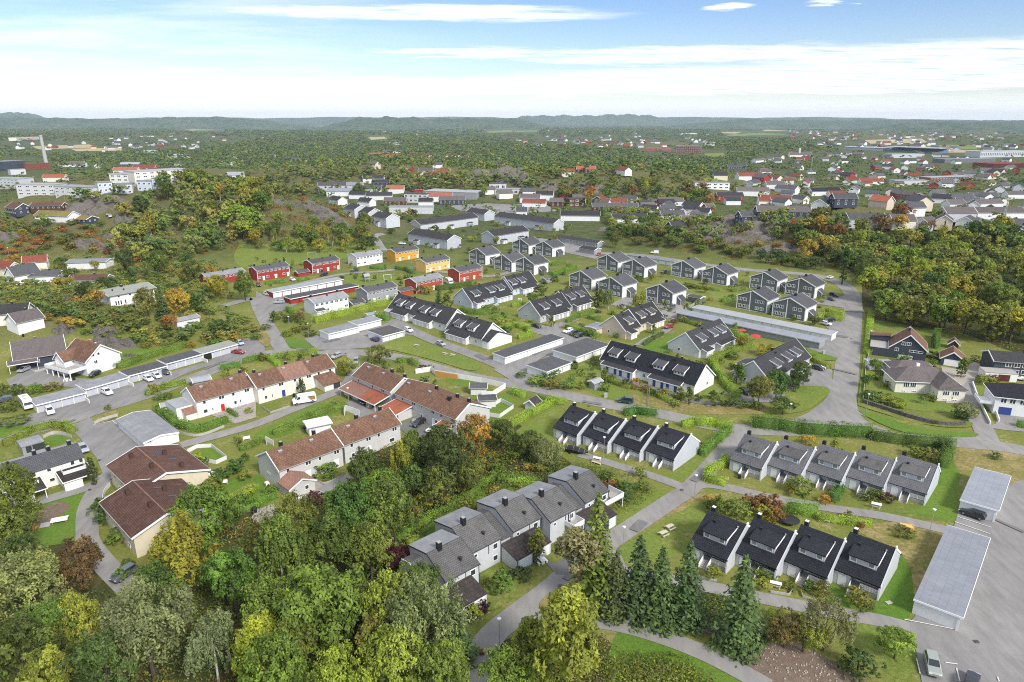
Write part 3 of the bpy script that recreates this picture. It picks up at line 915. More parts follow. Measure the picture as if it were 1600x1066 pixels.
  f.box(x0-.1,x1+.1,y0-depth-.2,y0-depth-.1,z_out-.24,z_out-.02)
  f.build('porch_fascia',M[trim],o)
  for u,w,h,mt in doors:
   MB().box(u-w/2,u+w/2,y0-depth+.2,y0-depth+.33,.05,.05+h).build('door',M[mt],o)
  return o
 def post(s,side,us,w=.16,z1=None,mat='trim'):
  for u in us:
   b=MB()
   x,y=s.pos(side,u)
   zt=z1 or(s.zf if side in 'f' else s.zb if side=='b' else s.zroof(y)-.3)
   if side in 'lr':
    sx=1 if side=='r' else-1
    b.box(min(x,x+sx*.06),max(x,x+sx*.06),y-w/2,y+w/2,-.3,zt)
   else:
    sy=-1 if side=='f' else 1
    b.box(x-w/2,x+w/2,min(y,y+sy*.06),max(y,y+sy*.06),-.3,zt)
   b.build('corner_board',M[mat],s.root)
 def sill_band(s,side,z,h=.25,mat='trim'):
  b=MB()
  y=-s.df
  b.box(-s.L/2,s.L/2,y-.05,y,z,z+h)
  return b.build('wall_band',M[mat],s.root)
U_ANG=math.radians(-43.5)
V_ANG=math.radians(46.0)
def ridge_of(pa,pb,zr,ang=None,L=None):
 """ridge ends in pixels (left, right) to centre, angle, length"""
 A,B=PT(*pa,zr),PT(*pb,zr)
 d=B-A
 a=math.atan2(d.y,d.x)if ang is None else ang
 if ang is not None:
  l=L or abs(d.x*math.cos(a)+d.y*math.sin(a))
 else:
  l=L or d.to_2d().length
 m=(A+B)/2
 return(m.x,m.y),a,l
def gable(name,lab,cat,pa,pb,zr,df,db,zf,zb,wall,roof,ang=None,L=None,**kw):
 m,a,l=ridge_of(pa,pb,zr,ang,L)
 return House(name,lab,cat,m,a,l,df,db,zr,zf,zb,wall,roof,**kw)
def garage_row(lab,pa,pb,z,depth,n,ang=None,L=None,wall='white',roof='feltroof',door='garage_white',open_at=(),back=1,name='garage_row',group=None,zb=None,walls_out=False,ends=True,frontdoors=True,cat='garage'):
 """a flat garage block: front roof edge between two pixels (left, right as one faces the doors)"""
 A,B=PT(*pa,z),PT(*pb,z)
 d=(B-A)
 a=math.atan2(d.y,d.x)if ang is None else ang
 l=L or(d.to_2d().length if ang is None else abs(d.x*math.cos(a)+d.y*math.sin(a)))
 m=(A+B)/2
 root=thing(name,lab,cat,(m.x,m.y,float(terr(m.x,m.y))),a,group)
 zb=zb or z+.15
 FOOT.append((m.x,m.y,a,l/2+1,1,depth+1))
 b=MB()
 w=l/n
 fy=.25
 b.prism([(fy+.35,-.6),(fy+.35,z-.2),(depth,zb-.2),(depth,-.6)],-l/2+.12,l/2-.12)
 b.build('wall',M[wall],root)
 fr=MB()
 for i in range(n+1):
  x=-l/2+.12+(l-.24)*i/n
  fr.box(x-.12,x+.12,fy,fy+.36,-.6,z-.2)
 fr.box(-l/2+.24,l/2-.24,fy+.01,fy+.35,z-.48,z-.2)
 fr.build('door_surround',M[wall],root)
 if frontdoors:
  for i in range(n):
   x=-l/2+.12+(l-.24)*(i+.5)/n
   MB().box(x-w/2+.13,x+w/2-.13,fy+.2,fy+.33,0.02,z-.49).build('garage_door',M['black']if i in open_at else M[door],root)  # open bays: a black panel paints the shaded inside, no door there
 rf=MB().prism([(-.1,z-.18),(depth+.15,zb-.18),(depth+.15,zb),(-.1,z)],-l/2-.12,l/2+.12).build('roof',M[roof],root)
 f=MB().box(-l/2-.2,l/2+.2,-.18,-.1,z-.3,z+.03)
 f.prism([(-.1,z-.3),(depth+.15,zb-.3),(depth+.15,zb+.03),(-.1,z+.03)],-l/2-.2,-l/2-.12)
 f.prism([(-.1,z-.3),(depth+.15,zb-.3),(depth+.15,zb+.03),(-.1,z+.03)],l/2+.12,l/2+.2)
 f.build('fascia',M['trim']if wall in('white','red','offwhite','cream')else M['trim_grey'],root)
 if walls_out:
  MB().box(l/2-.25,l/2-.02,-2.6,fy,-.6,1.15).build('side_wall',M[wall],root)
 return root
# ---------------------------------------------------------------- the terraces with big dormers and raised porches
def unit_a(lab,roof,dorm_roof,wall,group,at,ang,capm='trim'):
 W,DF=7.7,7.2
 s=House('terraced_house',lab,'house',at,ang,W,DF-2.0,5.0,6.8,6.8-(3.7/DF)*(DF-2),3.3,wall,roof,oh=2.35,ohx=-.02,group=group,barge=False)
 R=s.root
 sf=s.sf
 zf=6.8-sf*DF
 b=MB().prism([(-DF,-1),(-DF,zf-.22),(-DF+2.05,zf+sf*2.05-.22),(-DF+2.05,-1)],-W/2+.02,-.95)
 st=b.build('storage_bay',M[wall],R)
 MB().box(-2.9,-1.55,-DF-.06,-DF+.02,.1,2.15).build('door',M['trim'],R)
 MB().box(-3.75,-3.05,-DF-.05,-DF+.02,.1,2.15).build('panel',M[wall],R)
 for x in(-3.3,-2.4,-1.5):
  put_window(R,x,-DF,zf-.48,0,.72,.34,1,bar=.09)
 MB().prism([(-DF-.1,-1),(-DF-.1,zf-.25),(-DF+2.1,zf+sf*2.1-.25),(-DF+2.1,-1)],W/2-.22,W/2-.02).build('party_wall',M[wall],R)
 MB().box(W/2-.26,W/2,-DF-.16,-DF-.1,-.5,zf-.2).build('corner_board',M['trim'],R)
 dk=MB().box(-.95,W/2-.22,-DF+.1,-DF+2.02,-.5,.85).build('porch_deck',M['greywood'],R)
 rl=MB()
 for z in(1.0,1.2,1.4,1.6,1.78):
  rl.box(.75,W/2-.25,-DF+.08,-DF+.14,z,z+.1)
 for x in(.75,2.2,W/2-.3):
  rl.box(x-.05,x+.05,-DF+.06,-DF+.16,.85,1.9)
 rl.build('railing',M['trim'],dk)
 sp=MB()
 for i in range(5):
  sp.box(-.75,.65,-DF+.1-.34*(i+1),-DF+.1-.34*i,-.5,.78-.17*i)
 sp.build('steps',M['greywood'],R)
 sr=MB()
 for x in(-.86,.68):
  sr.prism([(-DF+.1,.8),(-DF-1.75,-.1),(-DF-1.75,.85),(-DF+.1,1.85)],x,x+.09)
 sr.build('stair_rail',M['trim'],R)
 s.df=DF-2.0
 s.win('f',2.3,2.2,1.5,1.05,2)
 s.door('f',-.1,.87,.95,2.0,'trim')
 s.df=DF
 d=s.dormer(.1,4.5,-1.5,-5.15,5.55,wall=wall,roof=dorm_roof,wins=(-.33,.31),ww=1.1,wh=1.1,oh=.3,cheek=None,pane='glass_pale')
 zt=s.zroof(-1.5)
 sl=(zt-5.55)/3.65
 MB().prism([(-5.55,5.55-sl*.4+.1),(-1.2,zt+sl*.3+.12),(-1.2,zt+sl*.3-.1),(-5.55,5.55-sl*.4-.12)],2.58,2.68).build('dormer_bargeboard',M['trim'],d)
 MB().box(2.55,2.75,-1.35,-1.05,zt,zt+.42).build('dormer_post',M['trim_grey'],d)
 MB().box(-1.75,-1.3,-2.2,-1.75,zt-.3,zt+.38).build('vent',M['black'],d)
 MB().prism([(-DF-.3,zf-.15+.12),(0,6.8+.14),(0,6.5),(-DF-.3,zf-.46)],W/2-.04,W/2+.1).build('bargeboard',M['palegrey'],R)
 MB().box(W/2-.06,W/2+.14,-.25,.35,6.45,7.1).build('verge_cap',M['trim'],R)
 MB().prism([(0,6.8+.1),(5.35,3.05+.1),(5.35,2.75),(0,6.45)],W/2-.04,W/2+.1).build('bargeboard',M['trim'],R)
 s.chimney(-W/2+.9,.35,.75,1.0,'black',capm)
 return s
def row_a(lab,roof,dorm_roof,wall,group,p0,p1,n,cap):
 """p0, p1: left eave pixel of the first and the last unit (eave height 3.1 m)"""
 A,B=PT(*p0,3.1),PT(*p1,3.1)
 ang=math.radians(-41.8)
 proto=None
 ords=['leftmost','second from the left','third from the left','fourth from the left','rightmost']
 for i in range(n):
  e=A+(B-A)*i/(n-1)
  c,s_=math.cos(ang),math.sin(ang)
  x=e.x+3.85*c-7.5*s_
  y=e.y+3.85*s_+7.5*c
  o='rightmost' if i==n-1 else ords[i]
  l=lab%o
  if proto is None:
   proto=unit_a(l,roof,dorm_roof,wall,group,(x,y),ang,cap)
  else:
   copy_tree(proto.root,(x,y,0),ang,l)
row_a('black-roofed terraced house with dormer, %s of the nearest black row','blackroof','blackroof','lightgrey','houses of the nearest black-roofed row',q('c1',62,315),q('c1',968,468),4,'trim')
row_a('black-roofed dormer house, %s of the black row below the main road','blackroof','blackroof','bluegrey','houses of the black-roofed row below the road',q('c2',85,410),q('c2',975,630),4,'trim')
row_a('grey-roofed terraced house with dormer and steps, %s of the grey row','midroof','greyroof','bluegrey','houses of the grey-roofed row',(1140,716),(1386.5,752),5,'black')
# ---------------------------------------------------------------- white terrace stepping up the hill at the bottom centre
def unit_e(lab,at,ang,lean=True,balcony=False,right_end=False,wl='palegrey'):
 s=House('terraced_house',lab,'house',at,ang,7.2,5.2,5.4,7.7,5.1,6.6,wl,'greyroof',oh=.18,ohx=.08,group='houses of the white stepped terrace',trim='trim_grey',barge=False)
 R=s.root
 MB().prism([(.25,7.7-.05+.03),(5.7,6.57+.03),(5.7,6.55),(.25,7.62)],-3.66,3.66).build('pale_back_slope',M['feltroof'],s.roof)  # paler sheet: sky reflection on the back slope put into the colour
 v=MB()
 for x in(-3.74,3.66):
  v.prism([(-5.45,4.95),(0,7.74),(5.6,6.6),(5.6,6.4),(0,7.5),(-5.45,4.72)],x,x+.08)
 v.build('bargeboard',M['dark_trim'],R)
 MB().box(-3.6,3.6,-5.4,-5.2,4.85,5.0).build('gutter',M['dark_trim'],R)
 s.chimney(-1.2,-.2,.8,1.35,'black','steel')
 s.vent(1.0,-3.3,.5,.45)
 s.win('f',-2.4,4.0,.75,.75)
 s.win('f',2.2,3.9,1.2,1.25)
 s.win('f',2.2,1.4,1.2,1.2)
 MB().tube([(3.5,-5.28,5.0),(3.5,-5.28,0)],[.06,.06],6).build('downpipe',M['dark_trim'],R)
 MB().tube([(.6,-5.28,5.0),(.6,-5.28,3)],[.06,.06],6).build('downpipe',M['dark_trim'],R)
 return s
def link_e(s,roofs='greyroof'):
 """narrow lower roof between two steps"""
 R=s.root
 b=MB().prism([(-4.4,-1),(-4.4,3.9),(1.5,6.2),(3.8,5.7),(3.8,-1)],-6.2,-3.62)
 o=b.build('link_wing',M['palegrey'],R)
 MB().prism([(-4.6,3.85),(1.5,6.32),(3.9,5.8),(3.9,5.65),(1.5,6.15),(-4.6,3.7)],-6.25,-3.66).build('link_roof',M[roofs],o)
 MB().prism([(-4.65,3.9),(1.5,6.4),(3.9,5.9),(3.9,5.65),(1.5,6.1),(-4.65,3.66)],-6.35,-6.25).build('link_bargeboard',M['trim'],o)
def garage_e(s,x0,x1):
 R=s.root
 d=4.4
 b=MB().prism([(-5.18,-1),(-5.18-d,-1),(-5.18-d,2.35),(-5.18,3.5)],x0,x1)
 o=b.build('garage_wing',M['palegrey'],R)
 MB().prism([(-5.18,3.72),(-5.3-d,2.5),(-5.3-d,2.36),(-5.18,3.56)],x0-.15,x1+.15).build('garage_roof',M['darkfelt'],o)
 w=(x1-x0)
 yb=-5.18-d
 MB().box(x0+.5,x0+.42*w,yb-.05,yb+.05,0,2.1).build('garage_door',M['garage_white'],o)
 MB().box(x0+.45*w,x0+.68*w,yb-.03,yb+.1,0,2.15).build('entrance',M['dark_trim'],o)
 MB().box(x0+.71*w,x1-.4,yb-.05,yb+.05,0,2.1).build('garage_door',M['garage_white'],o)
 MB().tube([(x0+.05,yb-.05,2.3),(x0+.05,yb-.05,0)],[.06,.06],6).build('downpipe',M['dark_trim'],o)
def balcony_e(s,x0,x1,y0,y1,z):
 R=s.root
 b=MB().box(x0,x1,y1,y0,z-.2,z).build('balcony',M['greywood'],R)
 p=MB().box(x0,x1,y1,y1+.1,z,z+1.0).box(x0,x0+.1,y1+.1,y0,z,z+1.0).box(x1-.1,x1,y1+.1,y0,z,z+1.0)
 p.build('parapet',M['white'],b)
 MB().box(x0+.1,x0+.22,y1+.1,y1+.22,-.5,z-.2).box(x1-.22,x1-.1,y1+.1,y1+.22,-.5,z-.2).build('balcony_post',M['trim'],b)
 return b
e_ang=math.radians(42)
e_lab=['nearest unit of the white stepped terrace, its garage roof half under trees','second unit from the bottom of the white stepped terrace, chimney at its ridge','middle unit of the white stepped terrace, with long brown garage roof in front','white stepped terrace unit with small square balcony over the driveway','top unit of the white stepped terrace with large railed balcony on its right']
for i,(a,b_)in enumerate([((195,595),(405,490)),((355,435),(550,335)),((620,300),(815,220)),((865,245),(1030,165)),((1090,130),(1240,60))]):
 m,_,_=ridge_of(q('c5',*a),q('c5',*b_),7.7,e_ang)
 s=unit_e(e_lab[i],m,e_ang)
 if i in(0,2,4):
  link_e(s)
 if i==0:
  garage_e(s,-7.0,1.6)
  balcony_e(s,-5.6,-3.7,5.2,2.8,2.6)
 if i==2:
  garage_e(s,-6.6,2.0)
 if i==4:
  garage_e(s,-6.2,1.0)
  b=balcony_e(s,1.2,7.2,-2.2,-6.4,2.7)
  t=MB().box(3.0,3.8,-5.2,-4.6,2.7,3.3).box(4.2,4.6,-5.2,-4.8,2.7,3.15).box(2.4,2.7,-5.4,-5.0,2.7,3.1)
  label(t.build('balcony_table',M['greywood'],None,s.root.location,e_ang),'grey table with stools on the large white balcony of the top unit','table')
 if i==3:
  balcony_e(s,.4,3.5,-5.2,-7.6,2.7)
  s.door('f',1.6,2.7,.9,2.0,'glass',name='balcony_door')
# ---------------------------------------------------------------- dark-roofed blocks with paired dormers
def block_c(lab,pa,pb,wall,ang,dorm,porch,roof='charroof',df=5.6,db=6.6,group='blocks with paired dormers',doors='trim',porchroof='charroof',gw=True,L=None,nwin=3,zb=3.3):
 s=gable('terrace_block',lab,'terrace',pa,pb,8.3,df,db,3.4,zb,wall,roof,ang,L,oh=.4,ohx=.3,group=group)
 for x in dorm:
  s.dormer(x,3.4,-1.7,-4.4,5.9,wins=(-.33,0,.33)if nwin==3 else(-.25,.25),ww=.85,wh=.75,roof='slateroof',oh=.45)
 for k,(x0,x1)in enumerate(porch):
  n=3
  s.leanto(x0,x1,2.3,3.25,2.5,roof=porchroof,name='porch',doors=[(x0+(x1-x0)*t,.95,2.05,doors)for t in(.2,.45,.62,.87)])
 gaps=sorted(porch)
 us=[]
 edge=-s.L/2
 for x0,x1 in gaps:
  if x0-edge>1.6:
   us.append((edge+x0)/2)
  edge=x1
 if s.L/2-edge>1.6:
  us.append((edge+s.L/2)/2)
 s.wins('f',us,[1.7],1.1,1.2,2)
 for x in[(a+b)/2 for a,b in zip(dorm[::2],dorm[1::2])]or[0]:
  for dx in(-.35,.35):
   s.vent(x+dx,-.9,.32,.4)
  s.chimney(x+1.4,.9,.6,.9)
 if gw:
  for sd_ in 'lr':
   s.wins(sd_,[-2.2 if sd_=='l' else 2.2],[1.6],1.0,1.0)
 return s
c7=block_c('long white terrace block with blue doors and four dormers',q('M3',628,605),q('M3',1200,760),'white',U_ANG,[-13.3,-6.6,3.8,11],[(-15.6,-3.2),(2.4,13.5)],roof='blackroof',doors='door_blue',nwin=3)
c1b=block_c('left half of the long brown-black roofed terrace behind the garages, four dormers',q('c4',215,190),q('c4',830,350),'offwhite',U_ANG,[-13.2,-6.8,2.6,9.4],[(-15,-5),(-.2,10.5)])
c1b.leanto(-18.6,-15.4,2.2,2.9,2.3,roof='paleroof',name='shed')
c2b=block_c('right half of the brown-black roofed terrace with white gable garage',q('c4',840,390),q('c4',1185,495),'offwhite',U_ANG,[-4.6,2.6],[(-8,3.4)])
# garage wing on its right gable
g=MB().prism([(-5.6,-1),(-5.6,3.2),(0,5.2),(6.6,3.0),(6.6,-1)],c2b.L/2+.02,c2b.L/2+3.6)
gw=g.build('garage_wing',M['offwhite'],c2b.root)
MB().prism([(-6.0,3.1),(-1.0,6.0),(-1.0,5.8),(-6.0,2.9)],c2b.L/2+.3,c2b.L/2+4.0).prism([(-1.0,6.0),(7.2,2.7),(7.2,2.5),(-1.0,5.8)],c2b.L/2+.3,c2b.L/2+4.0).build('garage_roof',M['charroof'],gw)
MB().box(c2b.L/2+.5,c2b.L/2+3.2,-5.68,-5.58,0,2.2).build('garage_door',M['garage_white'],gw)
block_c('pale blue terrace block with two dormers, nearer half',(722,451),(786.5,435.5),'skyblue',V_ANG,[-7.8,1.6,7.5],[(-11.5,-6.0),(1.2,11.5)],L=25)
block_c('pale blue terrace block, farther half, beside the red houses',(789,431.5),(826,424),'skyblue',V_ANG,[-6,0],[(-4,7)],L=17)
block_c('grey terrace block with plain grey gable beside the black car',q('M3',130,365),q('M3',290,305),'lightgrey',V_ANG,[-4.4,3.2],[(-6,7)],L=19.5)
block_c('grey terrace block stepping up behind the grey gable',q('M3',290,300),q('M3',440,262),'midgrey',V_ANG,[-3.5,3.0],[(-5,6)],L=16)
block_c('beige terrace block with bare gable and low garage wing',q('M3',640,450),q('M3',725,420),'beige',V_ANG,[0.6],[(-4.2,0)],L=9.4)
block_c('cream terrace block stepping up behind the beige gable',q('M3',730,410),q('M3',870,362),'sand',V_ANG,[-4,2.8],[(-3.5,6.5)],L=16)
block_c('pale grey terrace block with white gable above the hedged gardens',q('M3',1085,555),q('M3',1295,470),'palegrey',V_ANG,[-6.6,2.2,8.2],[(-10.5,-5.5),(-.4,11)],L=24)
block_c('grey terrace block beside the wide road, its roof vents in a line',q('M3',1520,735),(1240,528),'lightgrey',V_ANG,[-6,2.4,9],[(-12,-6),(0,10)],L=31)
# ---------------------------------------------------------------- pairs of dark grey gabled houses
def unit_b(lab,at,ang):
 s=House('gabled_house',lab,'house',at,ang,11.5,6.8,6.8,9.0,6.0,6.0,'white','slateroof',oh=.5,ohx=.3,group='dark grey gabled houses')
 R=s.root
 x=-s.L/2
 b=MB().prism([(-6.75,-1),(-6.75,5.85),(0,8.8),(6.75,5.85),(6.75,-1)],x-.06,x-.01)
 b.build('gable_front',M['darkgrey'],R)
 t=MB()
 for y,zt in((-6.75,5.8),(.9,8.3),(6.75,5.8)):
  t.box(x-.16,x-.06,y-.17,y+.17,-.8,zt)
 t.box(x-.12,x-.06,-6.6,6.6,-.3,.15)
 t.build('corner_board',M['trim'],R)
 for u in(-5.3,-3.2,2.4,4.6):
  for z in(4.55,1.55):
   w=1.45
   put_window(R,x-.06,-u,z,-math.pi/2,w+.15,1.4,2,pane='glass_pale' if(u>2 and z<2)else 'glass',bar=.17)
 for u in(-1.9+.3,):
  put_window(R,x-.06,-u,1.4,-math.pi/2,1.0,1.9,1,'trim','glass_pale')
 sh=MB().prism([(-8.9,-1),(-8.9,2.4),(-6.82,3.9),(-6.82,-1)],-2.2,2.0)
 shed=sh.build('entrance_shed',M['darkgrey'],R)
 MB().prism([(-9.15,2.3),(-6.82,4.0),(-6.82,3.82),(-9.15,2.12)],-2.4,2.2).build('shed_roof',M['slateroof'],shed)
 tr=MB().box(-2.26,-2.2,-8.98,-8.84,-.5,2.4)
 tr.prism([(-9.2,2.34),(-6.82,4.06),(-6.82,3.8),(-9.2,2.06)],-2.5,-2.4)
 tr.build('shed_trim',M['trim'],shed)
 ch=s.chimney(-.5,0,.9,.75,'black','black')
 MB().box(-1.7,-1.1,-.3,.3,8.7,9.5).build('chimney',M['black'],s.roof)
 return s
b_list=[(q('c3',258,318),'dark grey gabled house standing alone in front of the long garages, black car beside'),(q('c3',440,135),'dark grey gabled house left in the pair by the back road'),(q('c3',690,180),'dark grey gabled house right in the pair by the back road, path in front'),(q('c3',1075,225),'dark grey gabled house behind, left in the right-hand group of four'),(q('c3',1362,270),'dark grey gabled house behind, right in the right-hand group of four'),(q('c3',985,370),'dark grey gabled house left, directly behind the long garages'),(q('c3',1275,425),'dark grey gabled house right behind the long garages, white car beside its hedge'),(q('M3',618,210),'dark grey gabled house right of the pair behind the grey terrace block'),(q('M3',430,170),'dark grey gabled house left of the pair behind the grey terrace block'),(q('M3',762,100),'dark grey gabled house on the right beneath the white van on the road'),(q('M3',600,70),'dark grey gabled house on the left beneath the white van on the road'),(q('M3',80,85),'dark grey gabled house on the right of the front three by the blue terrace'),(q('Z3',200,905),'dark grey gabled house in front of the long grey garages, white side wall'),(q('Z3',55,890),'dark grey gabled house left of the one by the long grey garages'),(q('M2',1380,30),'dark grey gabled house on the left of the front three, near the yellow houses'),(q('M2',1540,70),'dark grey gabled house in the middle of the front three')]
proto=None
for px,lb in b_list:
 a=PT(*px,9.0)
 c,s_=math.cos(V_ANG),math.sin(V_ANG)
 x,y=a.x+5.75*c,a.y+5.75*s_
 if proto is None:
  proto=unit_b(lb,(x,y),V_ANG)
 else:
  copy_tree(proto.root,(x,y,float(terr(x,y))),V_ANG,lb)
# ---------------------------------------------------------------- brown-tiled terraces
def block_d(lab,pa,pb,wall,ang,roof='brownroof',wins=(),lows=(),doors=(),L=None,df=4.8,db=4.8,zr=8.0,chim=(),hatch=(),band=True,**kw):
 s=gable('terrace_block',lab,'terrace',pa,pb,zr,df,db,5.2,kw.pop('zb',5.2),wall,roof,ang,L,oh=.35,ohx=.25,group='brown-tiled terrace blocks',**kw)
 for u,w in wins:
  s.win('f',u,4.2,w,1.15,2 if w>1.3 else 1)
 for u,w in lows:
  s.win('f',u,1.5,w,1.15,1)
 for u,m_ in doors:
  s.door('f',u,.1,1.1,2.1,m_)
 for x in chim:
  s.chimney(x,1.0,.7,1.1)
 for x in hatch:
  s.hatch(x,-1.1)
 if band:
  s.sill_band('f',2.65,.14,wall)
 return s
d1a=block_d('cream terrace block with brown tiles and a red front door',q('L1',1160,100),q('L1',1530,5),'creamy',V_ANG,wins=[(-6,.9),(-1.2,1.6),(2.2,.9),(6.2,1.5)],lows=[(-6,1.2),(-4,.5),(2.5,.9),(4,.5)],doors=[(-1.2,'door_red'),(6,'trim')],L=16.4,chim=(),hatch=(-5,3.6))
d1a.chimney(7.2,.6,.7,1.1)
# low flat annex on its left gable, small red-tiled porch in front of it
an=MB().box(-d1a.L/2-4.5,-d1a.L/2,-2.2,4.8,-1,3.6).build('annex',M['creamy'],d1a.root)
MB().box(-d1a.L/2-4.6,-d1a.L/2-.25,-2.3,4.9,3.6,3.75).build('annex_roof',M['paleroof'],an)
pt=MB().prism([(-4.6,-1),(-4.6,2.1),(-2.0,2.9),(-2.0,-1)],-d1a.L/2-3,-d1a.L/2-.02).build('porch',M['creamy'],d1a.root)
MB().prism([(-4.9,2.1),(-1.95,3.1),(-1.95,2.95),(-4.9,1.95)],-d1a.L/2-3.2,-d1a.L/2+.02).build('porch_roof',M['brownroof2'],pt)
d1b=block_d('cream terrace block with brown tiles, white van parked in front',(388,585),q('M2',435,690),'cream',V_ANG,wins=[(-11,.9),(-5.5,1.6),(-1,.9),(3.6,1.6),(7,.9),(11,.9)],lows=[(-10.5,.9),(-8.6,.5),(-.6,.9),(11,.9)],doors=[(-5,'door_blue'),(5,'trim')],L=25.5,chim=(-10.6,-.5,8.8),hatch=(-10,-2.5,5.5))
MB().prism([(-5.16,5.02+.02),(-.15,8.0-.07),(-.15,7.98),(-5.16,5.07)],-4.2,4.2).build('roof_patch',M['brownroof2'],d1b.roof)
pr=MB().prism([(3.0,-1),(3.0,2.4),(6.0,3.5),(9,2.4),(9,-1)],-8.6,-4.82,axis='y')
pr=MB().prism([(-10.2,-1),(-10.2,2.2),(-4.82,3.6),(-4.82,-1)],5.5,11.2).build('porch',M['cream'],d1b.root)
MB().prism([(-10.7,2.2),(-4.8,3.85),(-4.8,3.65),(-10.7,2.0)],5.1,11.6).build('porch_roof',M['brownroof'],pr)
for u in(6.5,7.6):
 put_window(pr,u,-10.2,1.3,0,.9,1.3,1,split=False)
MB().box(8.6,11.0,-10.26,-10.1,0,2.1).build('entrance',M['dark_trim'],pr)
d2a=block_d('left block of the brown-tiled terrace with long orange carport',q('c7',275,140),q('c7',590,265),'greige',U_ANG,wins=[(-6.5,.9),(.5,.9),(5.5,1.5)],L=18.6,chim=(2.5,8.6),hatch=(-6.2,1.2))
cp=d2a.leanto(-9.5,8.4,5.2,3.5,2.3,roof='brownroof2',solid=False,name='carport')
MB().prism([(-4.78,3.42+.12),(-10.1,2.16+.12),(-10.1,2.2),(-4.78,3.5)],.6,8.5).build('carport_roof',M['orangeroof'],cp)
MB().box(-9.0,-2.0,-8.6,-4.82,-1,2.2).build('store_room',M['greige'],d2a.root)
MB().box(3.8,5.2,-9.6,-8.6,-1,2.2).build('store_cupboard',M['greige'],d2a.root)
d2b=block_d('right block of the brown-tiled terrace with two cars in its courtyard',q('c7',625,280),q('c7',1140,475),'greige',U_ANG,wins=[(-9.5,.9),(-4.5,1.6),(-1.0,.6),(3.6,1.4),(7,.9),(11.5,1.2)],lows=[(-1.4,.9),(6.5,.9)],doors=[(3.8,'trim'),(4.9,'glass')],L=25.3,chim=(-1.5,7,11.6),hatch=(-11,-1.8),db=7.5,zb=4.5)
MB().box(5.8,6.7,-1.5,-.7,7.1,8.3).build('vent',M['black'],d2b.roof)
cp2=d2b.leanto(-12.4,-5.2,5.6,3.4,2.5,roof='orangeroof',solid=False,name='carport')
MB().box(-12.3,-6.0,-6.6,-4.82,-1,2.3).build('store_room',M['greige'],d2b.root)
MB().box(-5.6,-5.35,-9.6,-4.82,-1,2.4).build('side_wall',M['greige'],d2b.root)
d2b.leanto(7.4,11.4,3.0,3.1,2.4,roof='orangeroof',solid=True,name='porch')
d2b.wins('r',[-.5,2.5],[1.4],.8,.8)
d2b.win('r',-2.8,1.7,.9,.9)
d3a=block_d('nearer pale grey terrace block with brown tiles and small gabled annex',q('c6',245,425),q('c6',720,250),'greige',V_ANG,wins=[(-6,.9),(-1,1.5),(2,.8),(6.4,1.5)],lows=[(2,1.2)],doors=[(-1.2,'trim'),(6.2,'trim')],L=16,chim=(-4.2,4.2),hatch=(-5.6,2.2),db=5.2)
d3a.win('l',-.5,2.3,1.4,.5)
d3b=block_d('farther pale grey terrace block with brown tiles, trees at its foot',q('c6',745,240),q('c6',1180,85),'greige',V_ANG,wins=[(-6.2,.9),(-1.4,1.5),(1.6,.9),(6.4,1.5)],lows=[(-6,.9),(-3.6,.4),(5.5,1.6)],doors=[(-1.4,'trim')],L=16.4,chim=(-.8,6.4),hatch=(-4.6,3.2),db=5.2)
# gabled annex of the nearer block
an=MB().prism([(-10.2,-1),(-10.2,2.6),(-7.4,4.0),(-4.8,2.6),(-4.8,-1)],-9.2,-3.6)
an=MB().prism([(-8.6,-1),(-8.6,2.5),(-5.6,3.9),(-2.6,2.5),(-2.6,-1)],-10.0,-4.82,axis='y').build('annex',M['greige'],d3a.root)
MB().prism([(-8.9,2.45),(-5.6,4.05),(-2.3,2.45),(-2.3,2.25),(-5.6,3.85),(-8.9,2.25)],-10.3,-4.8,axis='y').build('annex_roof',M['brownroof2'],an)
MB().prism([(-9.0,2.5),(-5.6,4.12),(-2.2,2.5),(-2.2,2.2),(-5.6,3.8),(-9.0,2.2)],-10.42,-10.3,axis='y').build('annex_bargeboard',M['trim'],an)
put_window(an,-4.6,-10.0,1.5,0,1.0,1.1,1,split=False)
fm,pm=win_mesh(1.0,1.1,1)
link('pane',pm,an,(-4.6,-10.0,1.5))
MB().box(-9.6,-8.8,-1.0,-.1,0,.9).build('heat_pump',M['trim'],d3a.root)
# big low-pitched brown roofs on the left, gables towards the camera
for lb,pa,pb in[('upper of the two wide low brown-roofed blocks, pale gable to the lawn',q('L1',855,475),q('L1',1030,628)),('lower of the two wide low brown-roofed blocks, partly behind the birch',q('L1',828,690),q('L1',1040,880))]:
 s=gable('terrace_block',lb,'terrace',pa,pb,7.0,6.2,8.6,4.9,4.4,'sand','darkbrownroof',U_ANG,oh=.5,ohx=.5,group='wide low brown-roofed blocks')
 for x,y in((-5.5,-2.2),(3.5,-1.0),(-2.5,3.8),(6.0,4.2)):
  s.chimney(x,y,.8,1.0,'brownwall','black')
 s.skylight(-4,3.0,.6,1.6)
 s.skylight(1.0,4.0,.6,1.6)
 s.wins('f',[-5,-1,3,6.5],[3.2],1.2,1.0)
 s.wins('f',[-3,5],[1.2],1.2,1.0)
 MB().box(-8.4,8.4,-.12,.12,6.95,7.1).build('ridge_cap',M['brownroof2'],s.roof)
 if 'upper' in lb:
  o=MB().prism([(-10.5,2.4),(-6.25,2.9),(-6.25,2.75),(-10.5,2.25)],1.0,8.6).build('canopy',M['metalroof'],s.root)
  MB().box(1.2,1.35,-10.3,-10.15,-.5,2.3).box(8.2,8.35,-10.3,-10.15,-.5,2.3).build('canopy_post',M['trim'],o)
